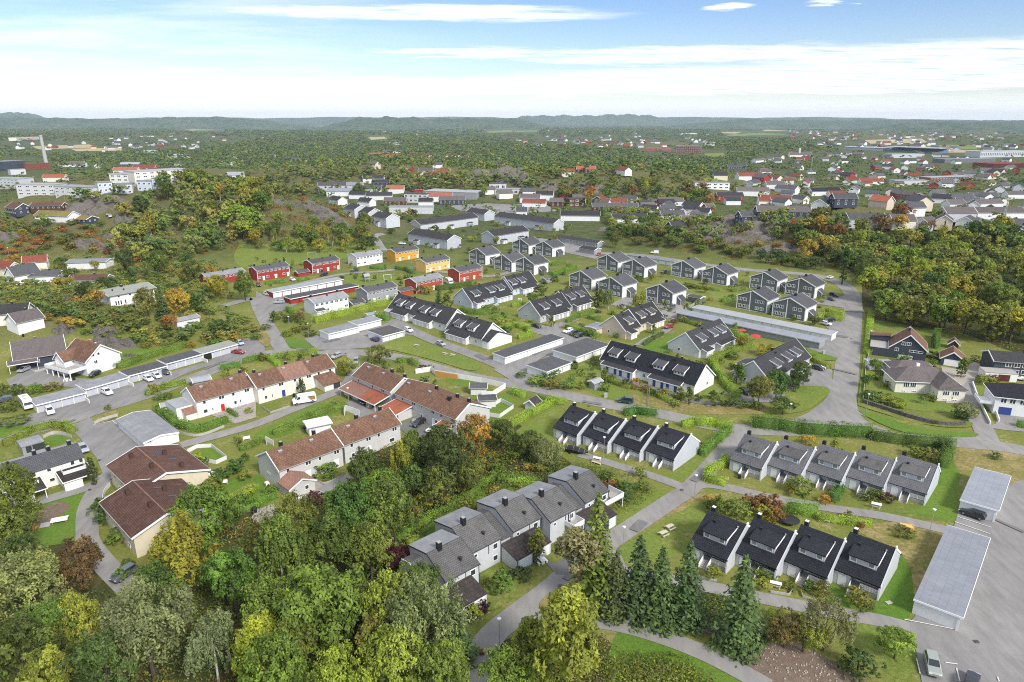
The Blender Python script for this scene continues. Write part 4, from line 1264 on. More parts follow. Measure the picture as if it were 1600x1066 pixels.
# grey terrace at the left edge with white garage boxes and dark lean-to roofs
sF=gable('terrace_block','grey-roofed cream terrace with white balconies over dark garage roofs','terrace',q('c8',-40,595),q('c8',800,345),7.0,3.6,5.0,5.0,5.4,'creamy','slateroof',V_ANG,oh=.3,ohx=.1,barge=False)
MB().prism([(.3,7.0),(5.4,5.3),(5.4,5.25),(.3,6.95)],-sF.L/2-.05,sF.L/2+.05).build('pale_back_slope',M['paleroof'],sF.roof)  # paler sheet over the back slope
for x in(sF.L/2-1.5,sF.L/2-5.6,1.2-sF.L/2+6):
 sF.chimney(x,.6,.75,1.1,'black','steel')
sF.vent(-sF.L/2+2,-.5,.5,.7)
for x1 in(sF.L/2+.2,sF.L/2-9.0):
 o=sF.leanto(x1-6.0,x1,5.2,3.2,2.5,roof='darkfelt',wall='creamy',solid=False,name='garage_canopy')
 MB().box(x1-5.8,x1-2.3,-8.6,-3.62,-1,2.25).build('garage_box',M['creamy'],sF.root)
 MB().box(x1-5.4,x1-2.8,-8.68,-8.58,.05,1.95).build('garage_door',M['garage_white'],sF.root)
 b=MB().box(x1-5.2,x1-.6,-6.0,-5.9,2.9,3.7).box(x1-5.2,x1-5.1,-5.9,-3.6,2.9,3.7).box(x1-.7,x1-.6,-5.9,-3.6,2.9,3.7)
 b.build('balcony',M['white'],sF.root)
 MB().box(x1-5.1,x1-.7,-5.9,-3.6,2.85,3.0).build('balcony_floor',M['paleroof'],sF.root)
 sF.win('f',x1-2.6,4.2,.9,1.3)
 sF.win('f',x1-.9,4.2,.9,1.3)
 sF.win('f',x1-7.2,4.1,.9,.9)
 sF.win('f',x1-7.0,1.6,1.1,.9)
gr=gable('garden_room','grey flat-roofed garden room with dark glazing behind the left terrace','garden room',q('c8',200,350),q('c8',420,290),2.8,2.2,2.4,2.6,2.6,'midgrey','feltroof',V_ANG,oh=.2,ohx=.2,barge=False)
gr.wins('f',[-.9,.5,1.7],[1.4],1.2,1.6,1,frame='dark_trim')
# ---------------------------------------------------------------- red, white and yellow houses
def block_h(lab,pa,pb,wall,roof='slateroof',L=None,df=4.4,db=4.4,chim=True,low=True,upper=None,ang=V_ANG,n=7,zr=7.1,zf=5.7,flat_low=None):
 s=gable('terrace_block',lab,'terrace',pa,pb,zr,df,db,zf,zf,wall,roof,ang,L,oh=.3,ohx=.2,group='two-storey blocks with strip windows')
 n=int(s.L/2.1)
 us=[-s.L/2+s.L*(i+.5)/n for i in range(n)]
 s.wins('f',us,[zf-1.15],1.5,1.0,2)
 if low:
  s.wins('f',us[::2],[1.7],1.5,1.1,2)
  for u in us[1::3]:
   s.door('f',u,.1,1.0,2.05,'trim')
 if chim:
  s.chimney(-s.L*.42,.5,.7,1.1)
  s.chimney(s.L*.36,.5,.7,1.1)
  s.vent(0,-1.0,.6,.5)
 s.post('f',[-s.L/2+.1,s.L/2-.1],.2)
 return s
block_h('red two-storey block at the left end of the coloured houses',q('M2',-30,142),q('M2',185,118),'red','slateroof',18)
block_h('low red block with pale roof half hidden by trees, leftmost of the red ones',q('M1',1285,192),q('M1',1480,150),'red','feltroof',20,low=False,zr=5.6,zf=4.4)
block_h('red two-storey block with a dark lean-to, left of the white block',q('M2',320,105),q('M2',490,76),'red','slateroof',17)
block_h('white two-storey block between the red and yellow blocks',q('M2',590,62),q('M2',765,40),'white','feltroof',17.5)
block_h('deep yellow two-storey block farther back by the street',q('M2',840,32),q('M2',985,16),'yellow','slateroof',17)
block_h('light yellow two-storey block nearer the playground',q('M2',1020,97),q('M2',1180,72),'lemon','slateroof',17)
block_h('rust-red two-storey block with pale roof beside the grey lean-to',q('M2',960,215),q('M2',1130,185),'orange_red','feltroof',16.5)
block_h('rust-red two-storey block with dark roof behind the white camper',q('M2',1225,152),q('M2',1380,126),'orange_red','slateroof',16)
s=block_h('white two-storey block with grey roof behind the tall hedge',q('M2',325,342),q('M2',540,300),'white','feltroof',16.4)
s.leanto(-s.L/2-.2,-s.L/2+4,2.0,3.0,2.3,roof='slateroof')
block_h('grey two-storey block next to the white block, dark lean-to at its corner',q('M2',650,274),q('M2',850,240),'midgrey','slateroof',16.4)
s=gable('shed','dark-roofed red shed left of the second red block','shed',q('M2',245,170),q('M2',320,160),3.2,2.4,2.4,2.3,2.3,'red','slateroof',V_ANG)
s=gable('shed','grey shed roof between the rust-red block and the long dark terrace','shed',q('M2',890,290),q('M2',950,268),3.2,2.6,2.6,2.5,2.5,'orange_red','greyroof',V_ANG)
s=gable('shed','dark lean-to shed between the white and the grey two-storey blocks','shed',q('M2',590,360),q('M2',650,340),3.4,2.6,2.6,2.5,2.5,'midgrey','slateroof',V_ANG)
# ---------------------------------------------------------------- long pale blocks farther up
def block_i(lab,pa,pb,wall,roof,ang,L,df=6.0,db=6.0,zr=8.8,zf=6.0,porches=3,side='f'):
 s=gable('terrace_block',lab,'terrace',pa,pb,zr,df,db,zf,zf,wall,roof,ang,L,oh=.35,ohx=.25,group='long pale blocks by the knoll')
 n=max(3,int(s.L/3.4))
 us=[-s.L/2+s.L*(i+.5)/n for i in range(n)]
 s.wins('f',us,[4.2],.95,.9,1,split=False)
 s.wins('f',us[::2],[1.6],.95,1.0,1,split=False)
 for k in range(porches):
  u=-s.L/2+s.L*(k+.5)/porches
  s.leanto(u-2.6,u+2.6,2.4,3.0,2.3,roof='charroof',doors=[(u-.9,1.0,2.0,'trim'),(u+.9,1.0,2.0,'trim')])
 for k in range(max(2,int(s.L/9))):
  s.chimney(-s.L/2+s.L*(k+.5)/max(2,int(s.L/9)),.3,.6,.7)
 s.win('r',0,4.2,.9,.9,split=False)
 return s
block_i('first of the three stepped grey-roofed units by the knoll',q('Z2',575,662),q('Z2',665,680),'lightgrey','charroof',U_ANG,14,porches=1)
block_i('second of the three stepped grey-roofed units by the knoll',q('Z2',660,688),q('Z2',745,705),'lightgrey','charroof',U_ANG,15,porches=1)
block_i('third and nearest of the three stepped units by the knoll, grey gable',q('Z2',742,712),q('Z2',862,738),'bluegrey','charroof',U_ANG,19,porches=1)
block_i('long pale grey block with many porch roofs behind the green',q('Z2',985,765),q('Z2',1350,716),'bluegrey','charroof',V_ANG,58,porches=3)
block_i('pale grey block with grey gable in front of the green',q('Z2',985,818),q('Z2',1240,868),'bluegrey','charroof',U_ANG,40,porches=2)
block_i('long grey block receding behind the dark grey gabled houses',q('Z2',1540,715),q('Z3',275,775),'bluegrey','charroof',U_ANG,62,porches=2)
block_i('short dark-roofed block joining two long grey blocks',q('Z2',1340,695),q('Z2',1460,712),'bluegrey','charroof',U_ANG,22,porches=0)
block_i('grey block with dark roof beside the front gabled houses',q('Z2',1420,840),q('Z3',90,808),'bluegrey','charroof',V_ANG,34,porches=2)
s=gable('apartment_block','flat-roofed pale block with rows of windows behind the dark red tree','apartment block',q('Z2',830,690),q('Z2',1108,683),6.6,4,5,6.5,6.5,'palegrey','paleroof',math.radians(0),oh=.3,ohx=.3)
s.wins('f',[-s.L/2+s.L*(i+.5)/11 for i in range(11)],[4.6,1.6],1.6,1.2,2,split=False)
# ---------------------------------------------------------------- garage rows
gl=q
segs=[((225,1010),(532,932)),((535,912),(802,835)),((800,828),(1040,765)),((1040,752),(1266,690)),((1266,690),(1482,630))]
nm=['nearest section of the left garage row, motorhome at its end','second section of the left garage row, white car in front','middle section of the left garage row, two white cars in front','fourth section of the left garage row with nothing parked in front','farthest section of the left garage row with one open door']
for i,(a,b)in enumerate(segs):
 garage_row(nm[i],q('M1',*a),q('M1',*b),2.7,6.2,4,wall='cream',roof=['feltroof','feltroof','slateroof','slateroof','oliveroof'][i],door='garage_door',open_at=(0,)if i==4 else(),walls_out=i<4,group='sections of the left garage row')
garage_row('white garage block with three doors left of the garage yard',q('M2',458,568),q('M2',640,518),2.7,6.5,3,V_ANG,wall='white')
garage_row('white garage block stepping up behind, three doors onto the yard',q('M2',640,512),q('M2',778,474),2.8,6.5,3,V_ANG,wall='white')
garage_row('white garage with closed walls beside the parked blue hatchback',q('M2',790,580),q('M2',928,545),2.6,9.5,3,V_ANG,wall='white',roof='greyroof',frontdoors=False)
garage_row('long white garage block with eight doors in the middle of the yard',(791.5,559),q('M3',315,588),2.7,6.0,8,V_ANG,wall='white',roof='slateroof')
garage_row('low white store at the near end of the long garage block',(771,551),(791,559),2.2,3.0,1,wall='white',roof='slateroof',frontdoors=False,name='store',cat='store')
garage_row('white garage with grey roof beside the flower bed',q('M3',408,712),q('M3',608,630),2.7,10.5,4,V_ANG,wall='white',roof='slateroof',frontdoors=False)
garage_row('small white garage with grey roof by the main road',q('M3',212,800),q('M3',378,745),2.7,8.6,3,V_ANG,wall='white',roof='slateroof',frontdoors=False)
garage_row('long garage row with fifteen white doors behind',q('c3',552,487),q('c3',1562,738),2.7,5.6,15,U_ANG,wall='offwhite',roof='paleroof',group='long garage rows')
A,B=PT(*q('c3',412,535),2.7),PT(*q('c3',1480,790),2.7)
garage_row('long garage row with dark grey back wall in front',q('c3',412,535),q('c3',1480,790),2.7,6.2,1,U_ANG,wall='midgrey',roof='metalroof',frontdoors=False,group='long garage rows')
garage_row('long grey-roofed garage at the bottom right, car park beside',q('B4',1215,660),q('B4',1383,168),3.0,6.8,8,math.radians(49.2),wall='white',roof='metalroof',zb=2.9,group='grey garages in the car park')
garage_row('shorter grey-roofed garage behind the black estate car',q('L4',1440,868),q('L4',1512,655),3.0,6.6,6,math.radians(49.2),wall='white',roof='metalroof',zb=2.9,group='grey garages in the car park')
garage_row('red garage row with eight white doors',q('M2',105,307),q('M2',542,226),2.9,6.5,8,V_ANG,wall='red',roof='paleroof',group='red garage rows')
garage_row('red garage row with a long black roof',q('M2',208,345),q('M2',648,268),2.7,6.8,8,V_ANG,wall='red',roof='slateroof',frontdoors=False,group='red garage rows')
hall=gable('garage_hall','white garage hall with low grey ridged roof and emblem over its gable door','garage',q('L1',830,258),q('L1',1000,397),3.3,4.0,4.2,2.6,2.6,'white','feltroof',None,oh=.2,ohx=.15)
MB().box(hall.L/2+.02,hall.L/2+.1,-1.8,1.6,.1,2.1).build('garage_door',M['garage_white'],hall.root)
MB().box(hall.L/2+.02,hall.L/2+.09,-3.6,-2.3,2.2,2.45).build('sign_board',M['black'],hall.root)
s=gable('garage_row','long dark-roofed garage with white doors behind the gabled houses','garage',q('Z3',280,862),q('Z3',545,905),4.2,3.6,3.4,3.0,3.0,'midgrey','charroof',U_ANG)
s.wins('f',[-s.L/2+s.L*(i+.5)/7 for i in range(7)],[1.3],3.0,2.2,1,pane='garage_white',name='garage_door',split=False)
s=gable('garage','short grey garage with dark roof beside the red car','garage',q('Z3',430,935),q('Z3',545,945),4.0,3.4,3.4,3.0,3.0,'midgrey','charroof',U_ANG)
garage_row('dark garage row between the back road and the gabled pairs',q('Z3',740,985),q('Z3',990,1040),2.6,5,6,U_ANG,wall='midgrey',roof='feltroof')
# ---------------------------------------------------------------- detached houses, left and right
# white house with brown roof
w=gable('house','white house with brown tiled roof and balcony on posts above the drive','house',q('M1',455,598),q('M1',640,628),9.4,5.4,6.0,5.2,5.0,'white','brownroof',math.radians(-28),12.5,oh=.5,ohx=.45)
w.wins('r',[-2.6,-.9],[6.4],.9,1.0)
w.wins('r',[-2.2],[4.0],1.2,1.2,2)
w.wins('f',[-.5,3.2],[4.2],1.1,1.2,2)
w.chimney(1.0,.3,.8,.8,'brick')
w.post('r',[-5.3],.2)
w.post('r',[5.9],.2)
# cross gable towards the camera
cg=MB().prism([(-5.6,-1),(-5.6,5.2),(-3.1,7.4),(-.6,5.2),(-.6,-1)],-8.2,-5.3,axis='y').build('cross_gable',M['white'],w.root)
MB().prism([(-6.0,4.9),(-3.1,7.6),(-.2,4.9),(-.2,4.7),(-3.1,7.4),(-6.0,4.7)],-8.6,-2.4,axis='y').build('cross_roof',M['brownroof'],cg)
MB().prism([(-6.1,4.95),(-3.1,7.7),(-.1,4.95),(-.1,4.6),(-3.1,7.3),(-6.1,4.6)],-8.72,-8.6,axis='y').build('cross_bargeboard',M['trim'],cg)
for x in(-4.4,-2.0):
 put_window(cg,x,-8.2,4.0,0,.9,1.1,1,split=False)
bal=MB().box(-7.5,5.8,-10.6,-5.42,2.5,2.75).build('balcony',M['greywood'],w.root)
MB().box(-7.5,5.8,-10.7,-10.6,2.5,3.6).box(5.8,5.9,-10.6,-5.42,2.5,3.6).box(-7.6,-7.5,-10.6,-5.42,2.5,3.6).build('parapet',M['white'],bal)
pb=MB()
for x in(-7.2,-4,-1,2,5.6):
 pb.box(x-.12,x+.12,-10.5,-10.26,-1,2.5)
pb.build('balcony_post',M['trim'],bal)
# black house left of it
k=gable('house','black wooden house with brown roof and white window frames, left of the hedge','house',q('M1',130,585),q('M1',330,600),7.6,7.5,6.5,3.6,3.6,'navy','taupe',math.radians(35),14,oh=.6,ohx=.5)
k.wins('r',[-3.0,-1.0],[4.2],1.0,1.2,2)
k.wins('f',[-1,4],[1.8],1.2,1.2,2)
k.chimney(-.5,.4,.8,.8,'brick')
k.leanto(-9,-1,2.6,3.3,2.5,roof='taupe',solid=False,name='carport')
# flat white house on the slope
f=gable('house','white house with wide low grey-green roof on the wooded slope','house',q('M1',690,300),q('M1',850,240),6.8,7,6.5,5.6,5.6,'white','oliveroof',math.radians(52),18,oh=.8,ohx=.8)
f.wins('f',[-7,-6,-5,-3.2],[1.8],.7,2.0)
f.wins('f',[-5.6,-1],[4.4],1.0,.8)
f.chimney(-1,.2,1.0,.9)
f.vent(-6,-3,.5,.6)
f.vent(-2,-4.2,.5,.6)
gable('shed','small white shed with grey roof below the wooded slope','shed',q('M1',1100,480),q('M1',1200,432),4.0,2.8,2.6,3.4,3.0,'white','feltroof',math.radians(50),9)
def villa(lab,px,ang,L,d,wall,roof,zr=7.2,ze=4.6,kind='house',h0=0.0,wins=True,chim=True,group=None,cat='house',hip=False):
 """a plain gabled villa: px = middle of the ridge in the photo"""
 a=PT(*px,zr)
 s=House(kind,lab,cat,(a.x,a.y),math.radians(ang),L,d/2,d/2,zr,ze,ze,wall,roof,oh=.45,ohx=.4,group=group)
 if wins:
  n=max(2,int(L/3.2))
  us=[-L/2+L*(i+.5)/n for i in range(n)]
  s.wins('f',us,[ze-1.2]+([1.4]if ze>4 else[]),1.2,1.1,1,split=False)
  for sd_ in 'lr':
   s.wins(sd_,[-d*.2,d*.2],[ze-.3]if zr-ze>1.8 else[ze-1.3],1.0,1.1,1,split=False)
   if ze>4:
    s.wins(sd_,[-d*.2,d*.2],[1.6],1.0,1.1,1,split=False)
 if chim:
  s.chimney(L*.12,.3,.7,.8,'brick' if 'red' in roof else 'black')
 return s
villa('white house with black roof and side wing on the left slope',q('M1',130,135),60,12,9,'white','slateroof',9,5)
villa('long black-roofed wing beside the white house on the left slope',q('M1',285,170),10,14,8,'white','slateroof',5.5,3.6)
villa('cream house with red roof at the left edge, farther one',q('M1',215,75),25,11,8,'cream','redroof',7.5,4.6)
villa('cream house with red roof cut by the left edge',q('M1',40,110),-25,13,8,'cream','redroof',7.5,4.6)
villa('low white bungalow with flat grey roofs below the rocks',q('M1',560,100),8,20,11,'white','metalroof',4.6,4.0,chim=False)
villa('brown-roofed bungalow half hidden by the big trees',q('M1',560,195),4,18,8,'cream','darkbrownroof',5.2,3.4)
villa('cream house with dark roof at the left edge',q('M1',40,380),20,14,9,'cream','charroof',6.5,4.0)
villa('white gabled house with brown-grey roof in front of the hedge at the left',q('M1',140,420),60,9,8,'white','taupe',6.8,4.0)
villa('house with a grass-grown roof and dark wooden gables on the hill',q('Z1',350,715),-12,26,10,'white','sod',6.2,3.6)
villa('short dark wing with grass-grown roof at the right end of the hill house',q('Z1',540,745),-20,9,9,'navy','sod',5.0,3.2)
villa('dark blue house with brown-red roof at the top of the left hill',q('Z1',110,665),-35,16,10,'navy','darkbrownroof',7.4,4.4)
villa('long low house with brown roof behind the grass-roofed house',q('Z1',300,665),5,20,8,'brownwall','darkbrownroof',5,3.4)
# right side
d=villa('dark blue house with brown roof and big white-framed gable window',q('M4',890,545),62,11,11,'navy','brownroof',9.0,4.2,wins=False)
d.wins('l',[-1.6,0],[5.6],1.3,1.2,2)
d.wins('l',[-3.4],[3.2],1.2,1.2,2)
d.wins('l',[2.4],[3.2],4.2,.8,3)
d.door('l',-.5,.1,4.2,1.3,'garage_white','garage_door')
wing=MB().box(-5.5,3.5,5.52,11.5,-1,3.0).build('terrace_wing',M['navy'],d.root)
MB().box(-5.6,3.6,5.6,11.6,3.0,3.12).build('terrace_deck',M['greywood'],wing)
MB().box(3.0,6.0,5.5,12,-1,5.0).build('side_wing',M['navy'],d.root)
MB().prism([(5.4,5.6),(12.2,4.9),(12.2,4.7),(5.4,5.4)],2.6,6.4).build('side_roof',M['brownroof'],d.root)
# cream hipped house
H_=PT(*q('M4',940,790),6.0)
def hip_house(lab,px,ang,L,D,ze,zr,wall,roof,oh=.6):
 a=PT(*px,zr)
 r=thing('house',lab,'house',(a.x,a.y,float(terr(a.x,a.y))),math.radians(ang))
 MB().box(-L/2,L/2,-D/2,D/2,-1,ze).build('wall',M[wall],r)
 x,y,k=L/2+oh,D/2+oh,min(D,L)/2
 b=MB()
 rl=max(L/2-k,.01)
 e0=ze-.15
 b.poly([(-x,-y,e0),(x,-y,e0),(rl,0,zr),(-rl,0,zr)]).poly([(x,y,e0),(-x,y,e0),(-rl,0,zr),(rl,0,zr)])
 b.poly([(x,-y,e0),(x,y,e0),(rl,0,zr)]).poly([(-x,y,e0),(-x,-y,e0),(-rl,0,zr)])
 b.poly([(-x,y,e0),(x,y,e0),(x,-y,e0),(-x,-y,e0)])
 rf=b.build('roof',M[roof],r)
 MB().box(-x,x,-y-.1,-y,e0-.12,e0+.03).box(-x,x,y,y+.1,e0-.12,e0+.03).box(-x-.1,-x,-y-.1,y+.1,e0-.12,e0+.03).box(x,x+.1,-y-.1,y+.1,e0-.12,e0+.03).build('gutter',M['trim'],r)
 return r,rf
r,rf=hip_house('cream house with brown-grey hipped roofs and basement windows',q('M4',960,770),-8,17,9.5,3.9,7.0,'cream','taupe')
for u in(-5.5,-3.6):
 put_window(r,u,-4.75,2.6,0,1.7,1.6,3)
for u in(-6,-3,-.6):
 put_window(r,u,-4.75,.55,0,1.2,.5,2)
ww=MB().box(1.2,8.6,-10.0,-4.77,-1,3.8).build('front_wing',M['cream'],r)
b=MB()
b.poly([(.7,-10.5,3.7),(9.1,-10.5,3.7),(4.9,-6.5,6.4)]).poly([(9.1,-10.5,3.7),(9.1,-2,3.7),(4.9,0,6.4),(4.9,-6.5,6.4)]).poly([(.7,-2,3.7),(.7,-10.5,3.7),(4.9,-6.5,6.4),(4.9,0,6.4)])
b.build('front_wing_roof',M['taupe'],ww)
for u in(3.4,6.0):
 put_window(r,u,-10.0,2.5,0,1.9,1.4,3)
 put_window(r,u,-10.0,.4,0,1.4,.5,2)
MB().box(-1.4,-.5,.2,1.0,5.6,7.8).build('chimney',M['trim'],rf)
MB().box(3.5,4.2,.2,.9,5.6,7.2).build('chimney',M['black'],rf)
hip_house('low hipped annex with brown-grey roof behind the cream house',q('M4',900,730),-8,13,7,3.2,5.2,'cream','taupe')
g2=villa('small blue garage with brown gabled roof and white door',q('M4',1160,660),60,7,6.5,'navy','brownroof',5.2,2.8,'garage',wins=False,chim=False,cat='garage')
g2.door('l',0,.1,4.4,2.1,'garage_white','garage_door')
villa('tiny brown-roofed playhouse behind the small blue garage',q('M4',1165,595),60,3.2,3,'brownwall','brownroof',3.6,2.2,'playhouse',wins=False,chim=False,cat='playhouse')
r=villa('dark grey house with terrace full of furniture at the right edge',q('M4',1560,680),-14,16,10,'navy','charroof',7.0,5.2,wins=False)
r.wins('f',[-4,-1.6,.8,3.2],[4.0,1.8],1.8,1.4,2)
MB().box(-12,-3,-10,-5.02,-1,2.6).build('terrace_wing',M['white'],r.root)
MB().box(-12.1,-2.9,-10.1,-5.0,2.6,2.75).build('terrace_deck',M['greywood'],r.root)
MB().box(-8.2,-5,-10.1,-9.95,.1,2.2).build('garage_door',M['redroof'],r.root)
r,rf=hip_house('white house with black hipped roof and navy garage door at the right edge',q('M4',1600,880),-20,15,10,5.4,8.0,'white','blackroof')
for u in(-5.5,-3.4,-1):
 put_window(r,u,-5.0,4.2,0,1.5,1.4,2)
MB().box(-6.2,-3.2,-5.1,-4.95,.1,2.3).build('garage_door',M['door_blue'],r)
MB().box(-11,-7.52,-4.5,1,2.5,2.7).box(-11,-10.9,-4.5,1,2.7,3.5).box(-10.9,-7.52,-4.6,-4.5,2.7,3.5).build('balcony',M['white'],r)
# small sheds and garden houses near by
for lb,px,ang,L,d_,wl_,rf_,zr,ze in[('small white-walled shed with dark roof beside the hedge below the road',q('L3',130,165),60,3.4,3.0,'palegrey','darkfelt',3.4,2.3),('grey garden shed with dark roof in the fenced yard',q('c7',1215,315),0,4.6,3.6,'offwhite','slateroof',3.0,2.5),('open dark-roofed pavilion beside the fenced terrace',q('c7',1285,425),8,4.6,3.4,'offwhite','slateroof',2.7,2.5),('white flat-roofed shed behind the pale grey terrace block',q('c6',630,190),30,5.6,4.4,'white','trim',2.9,2.7),('white garden shed beside the parked car and cream annex',q('L1',1043,195),30,3.0,2.6,'white','paleroof',2.6,2.3),('white pavilion with low roof in the hedged garden of the cream terrace',q('M1',1250,835),35,4.6,4.2,'greywood' if False else 'midgrey','paleroof',2.9,2.5),('white shed with flat roof beside the cream annex at the lot',q('M4',690,730),-6,6.4,4.2,'white','paleroof',2.9,2.6),('pale garden shed in the long hedge behind the garage yard',q('M2',715,432),40,3.4,2.6,'white','paleroof',2.6,2.3),('brown garden shed between the gabled houses',q('M3',215,210),45,4.4,3.2,'midgrey','greyroof',2.8,2.4),('dark garden shed beside the lone gabled house',q('M3',1150,325),-45,6.0,4.0,'darkgrey','slateroof',3.0,2.6),('grey lean-to shed at the foot of the beige gable',q('M3',525,510),46,6.0,5.0,'beige','metalroof',3.0,2.7),('small green-grey cabin on the lawn by the white garage',q('M3',520,848),40,3.0,2.4,'midgrey','paleroof',2.9,2.5),('grey shed at the back corner of the pale grey terrace block',q('M3',1480,735),46,6.5,5.0,'midgrey','slateroof',3.4,2.8)]:
 villa(lb,px,ang,L,d_,wl_,rf_,zr,ze,'shed',wins=False,chim=False,cat='shed',group='small sheds in the gardens')
# ---------------------------------------------------------------- trees, hedges, shrubs
RS=np.random.RandomState(11)
def unit(v):
 return v/np.maximum(np.linalg.norm(v,axis=1,keepdims=True),1e-9)
def leaf_quads(p,n,size,aspect=.62):
 """one small rhombic face per leaf spray"""
 k=len(p)
 n=unit(n)
 t=unit(np.cross(n,RS.normal(size=(k,3))))
 b=np.cross(n,t)
 s=(size*RS.uniform(.65,1.35,k))[:,None]*.5
 v=np.stack([p-t*s,p-b*s*aspect,p+t*s,p+b*s*aspect],1).reshape(-1,3)
 return v,np.arange(4*k).reshape(-1,4)
def clump_crown(nleaf,size,rx,z0,z1,nclump,rc=(.10,.19),flat=1.0,droop=0.0,shell=.55,lop=.18,topw=.0):
 """leaf sprays on clumps spread through an uneven crown of height 1"""
 d=unit(RS.normal(size=(nclump,3)))
 d[:,2]=np.abs(d[:,2])*np.where(RS.rand(nclump)<.72,1,-1)
 lobe=1+lop*np.sin(np.arctan2(d[:,1],d[:,0])*RS.randint(2,4)+RS.rand()*6)+RS.uniform(-.12,.12,nclump)
 r=RS.uniform(shell,1.0,nclump)**.8
 zc,hz=(z0+z1)/2,(z1-z0)/2
 crad=RS.uniform(rc[0],rc[1],nclump)
 taper=1-topw*np.clip(d[:,2],-1,1)
 c=np.stack([d[:,0]*(rx-crad*.7)*r*lobe*taper,d[:,1]*(rx-crad*.7)*r*lobe*taper,zc+d[:,2]*(hz-crad*flat*.8)*r],1)
 w=crad**2
 w=w/w.sum()
 out=unit(c-np.array([0,0,zc-.1]))
 nsub=max(nclump,min(nclump*9,nleaf//14))
 ks=RS.choice(nclump,nsub,p=w)
 ds=unit(RS.normal(size=(nsub,3))+.75*out[ks]+np.array([0,0,.3]))
 cs=c[ks]+ds*(crad[ks]*RS.uniform(.55,1.05,nsub))[:,None]*np.array([1,1,flat])
 rs=crad[ks]*RS.uniform(.22,.42,nsub)
 k=RS.randint(0,nsub,nleaf)
 dd=unit(RS.normal(size=(nleaf,3))+.6*ds[k]+np.array([0,0,.15]))
 pos=cs[k]+dd*(rs[k]*RS.uniform(.3,1.15,nleaf))[:,None]
 if droop:
  pos[:,2]-=droop*RS.rand(nleaf)**2
 nor=dd+.5*ds[k]+.6*RS.normal(size=(nleaf,3))+np.array([0,0,.35])
 v,f=leaf_quads(pos,nor,size,.5)
 ct,ct2=RS.uniform(.2,.8,nclump),RS.normal(0,.13,nsub)
 tint=np.clip(ct[ks[k]]+ct2[k]+RS.normal(0,.1,nleaf),0,1)
 return v,f,tint,c
def spruce_crown(nb,size,rmax=.2):
 P_,N_,T_=[],[],[]
 for z in np.linspace(.06,.985,nb):
  R=rmax*(1-z)**.85+.012
  nbr=int(6+9*(1-z))
  for a in RS.rand(nbr)*6.283:
   L_=R*RS.uniform(.75,1.12)
   m=max(3,int(L_/size*2.4))
   t=RS.rand(m)
   dirv=np.array([math.cos(a),math.sin(a)])
   side=np.array([-dirv[1],dirv[0]])
   off=RS.normal(0,.12*L_,m)*t
   x=dirv[0]*L_*t+side[0]*off
   y=dirv[1]*L_*t+side[1]*off
   zz=z+RS.normal(0,.006,m)-.38*L_*t**1.3+.12*L_*t**4
   P_.append(np.stack([x,y,zz],1))
   N_.append(np.tile(np.array([dirv[0]*.5,dirv[1]*.5,.8]),(m,1))+RS.normal(0,.35,(m,3)))
   T_.append(np.full(m,RS.uniform(.2,.8)))
 p,n,t=np.concatenate(P_),np.concatenate(N_),np.concatenate(T_)
 v,f=leaf_quads(p,n,size,.5)
 return v,f,np.clip(t+RS.normal(0,.1,len(t)),0,1),None
def trunk_mesh(name,h0,h1,r,mat,limbs=None,forks=6):
 b=MB()
 b.tube([(0,0,-.04),(.006,.0,h0*.5),(-.008,.006,h0),(0,0,h1)],[r*1.25,r*.9,r*.7,r*.2],8)
 if limbs is not None:
  for c in limbs[:forks]:
   z=h0*RS.uniform(.75,1.25)
   m=Vector((c[0]*.45,c[1]*.45,(z+c[2])/2))
   b.tube([(0,0,z),m,tuple(c)],[r*.5,r*.33,r*.12],5,cap=False)
 return b.mesh(name,M[mat])
VAR={}
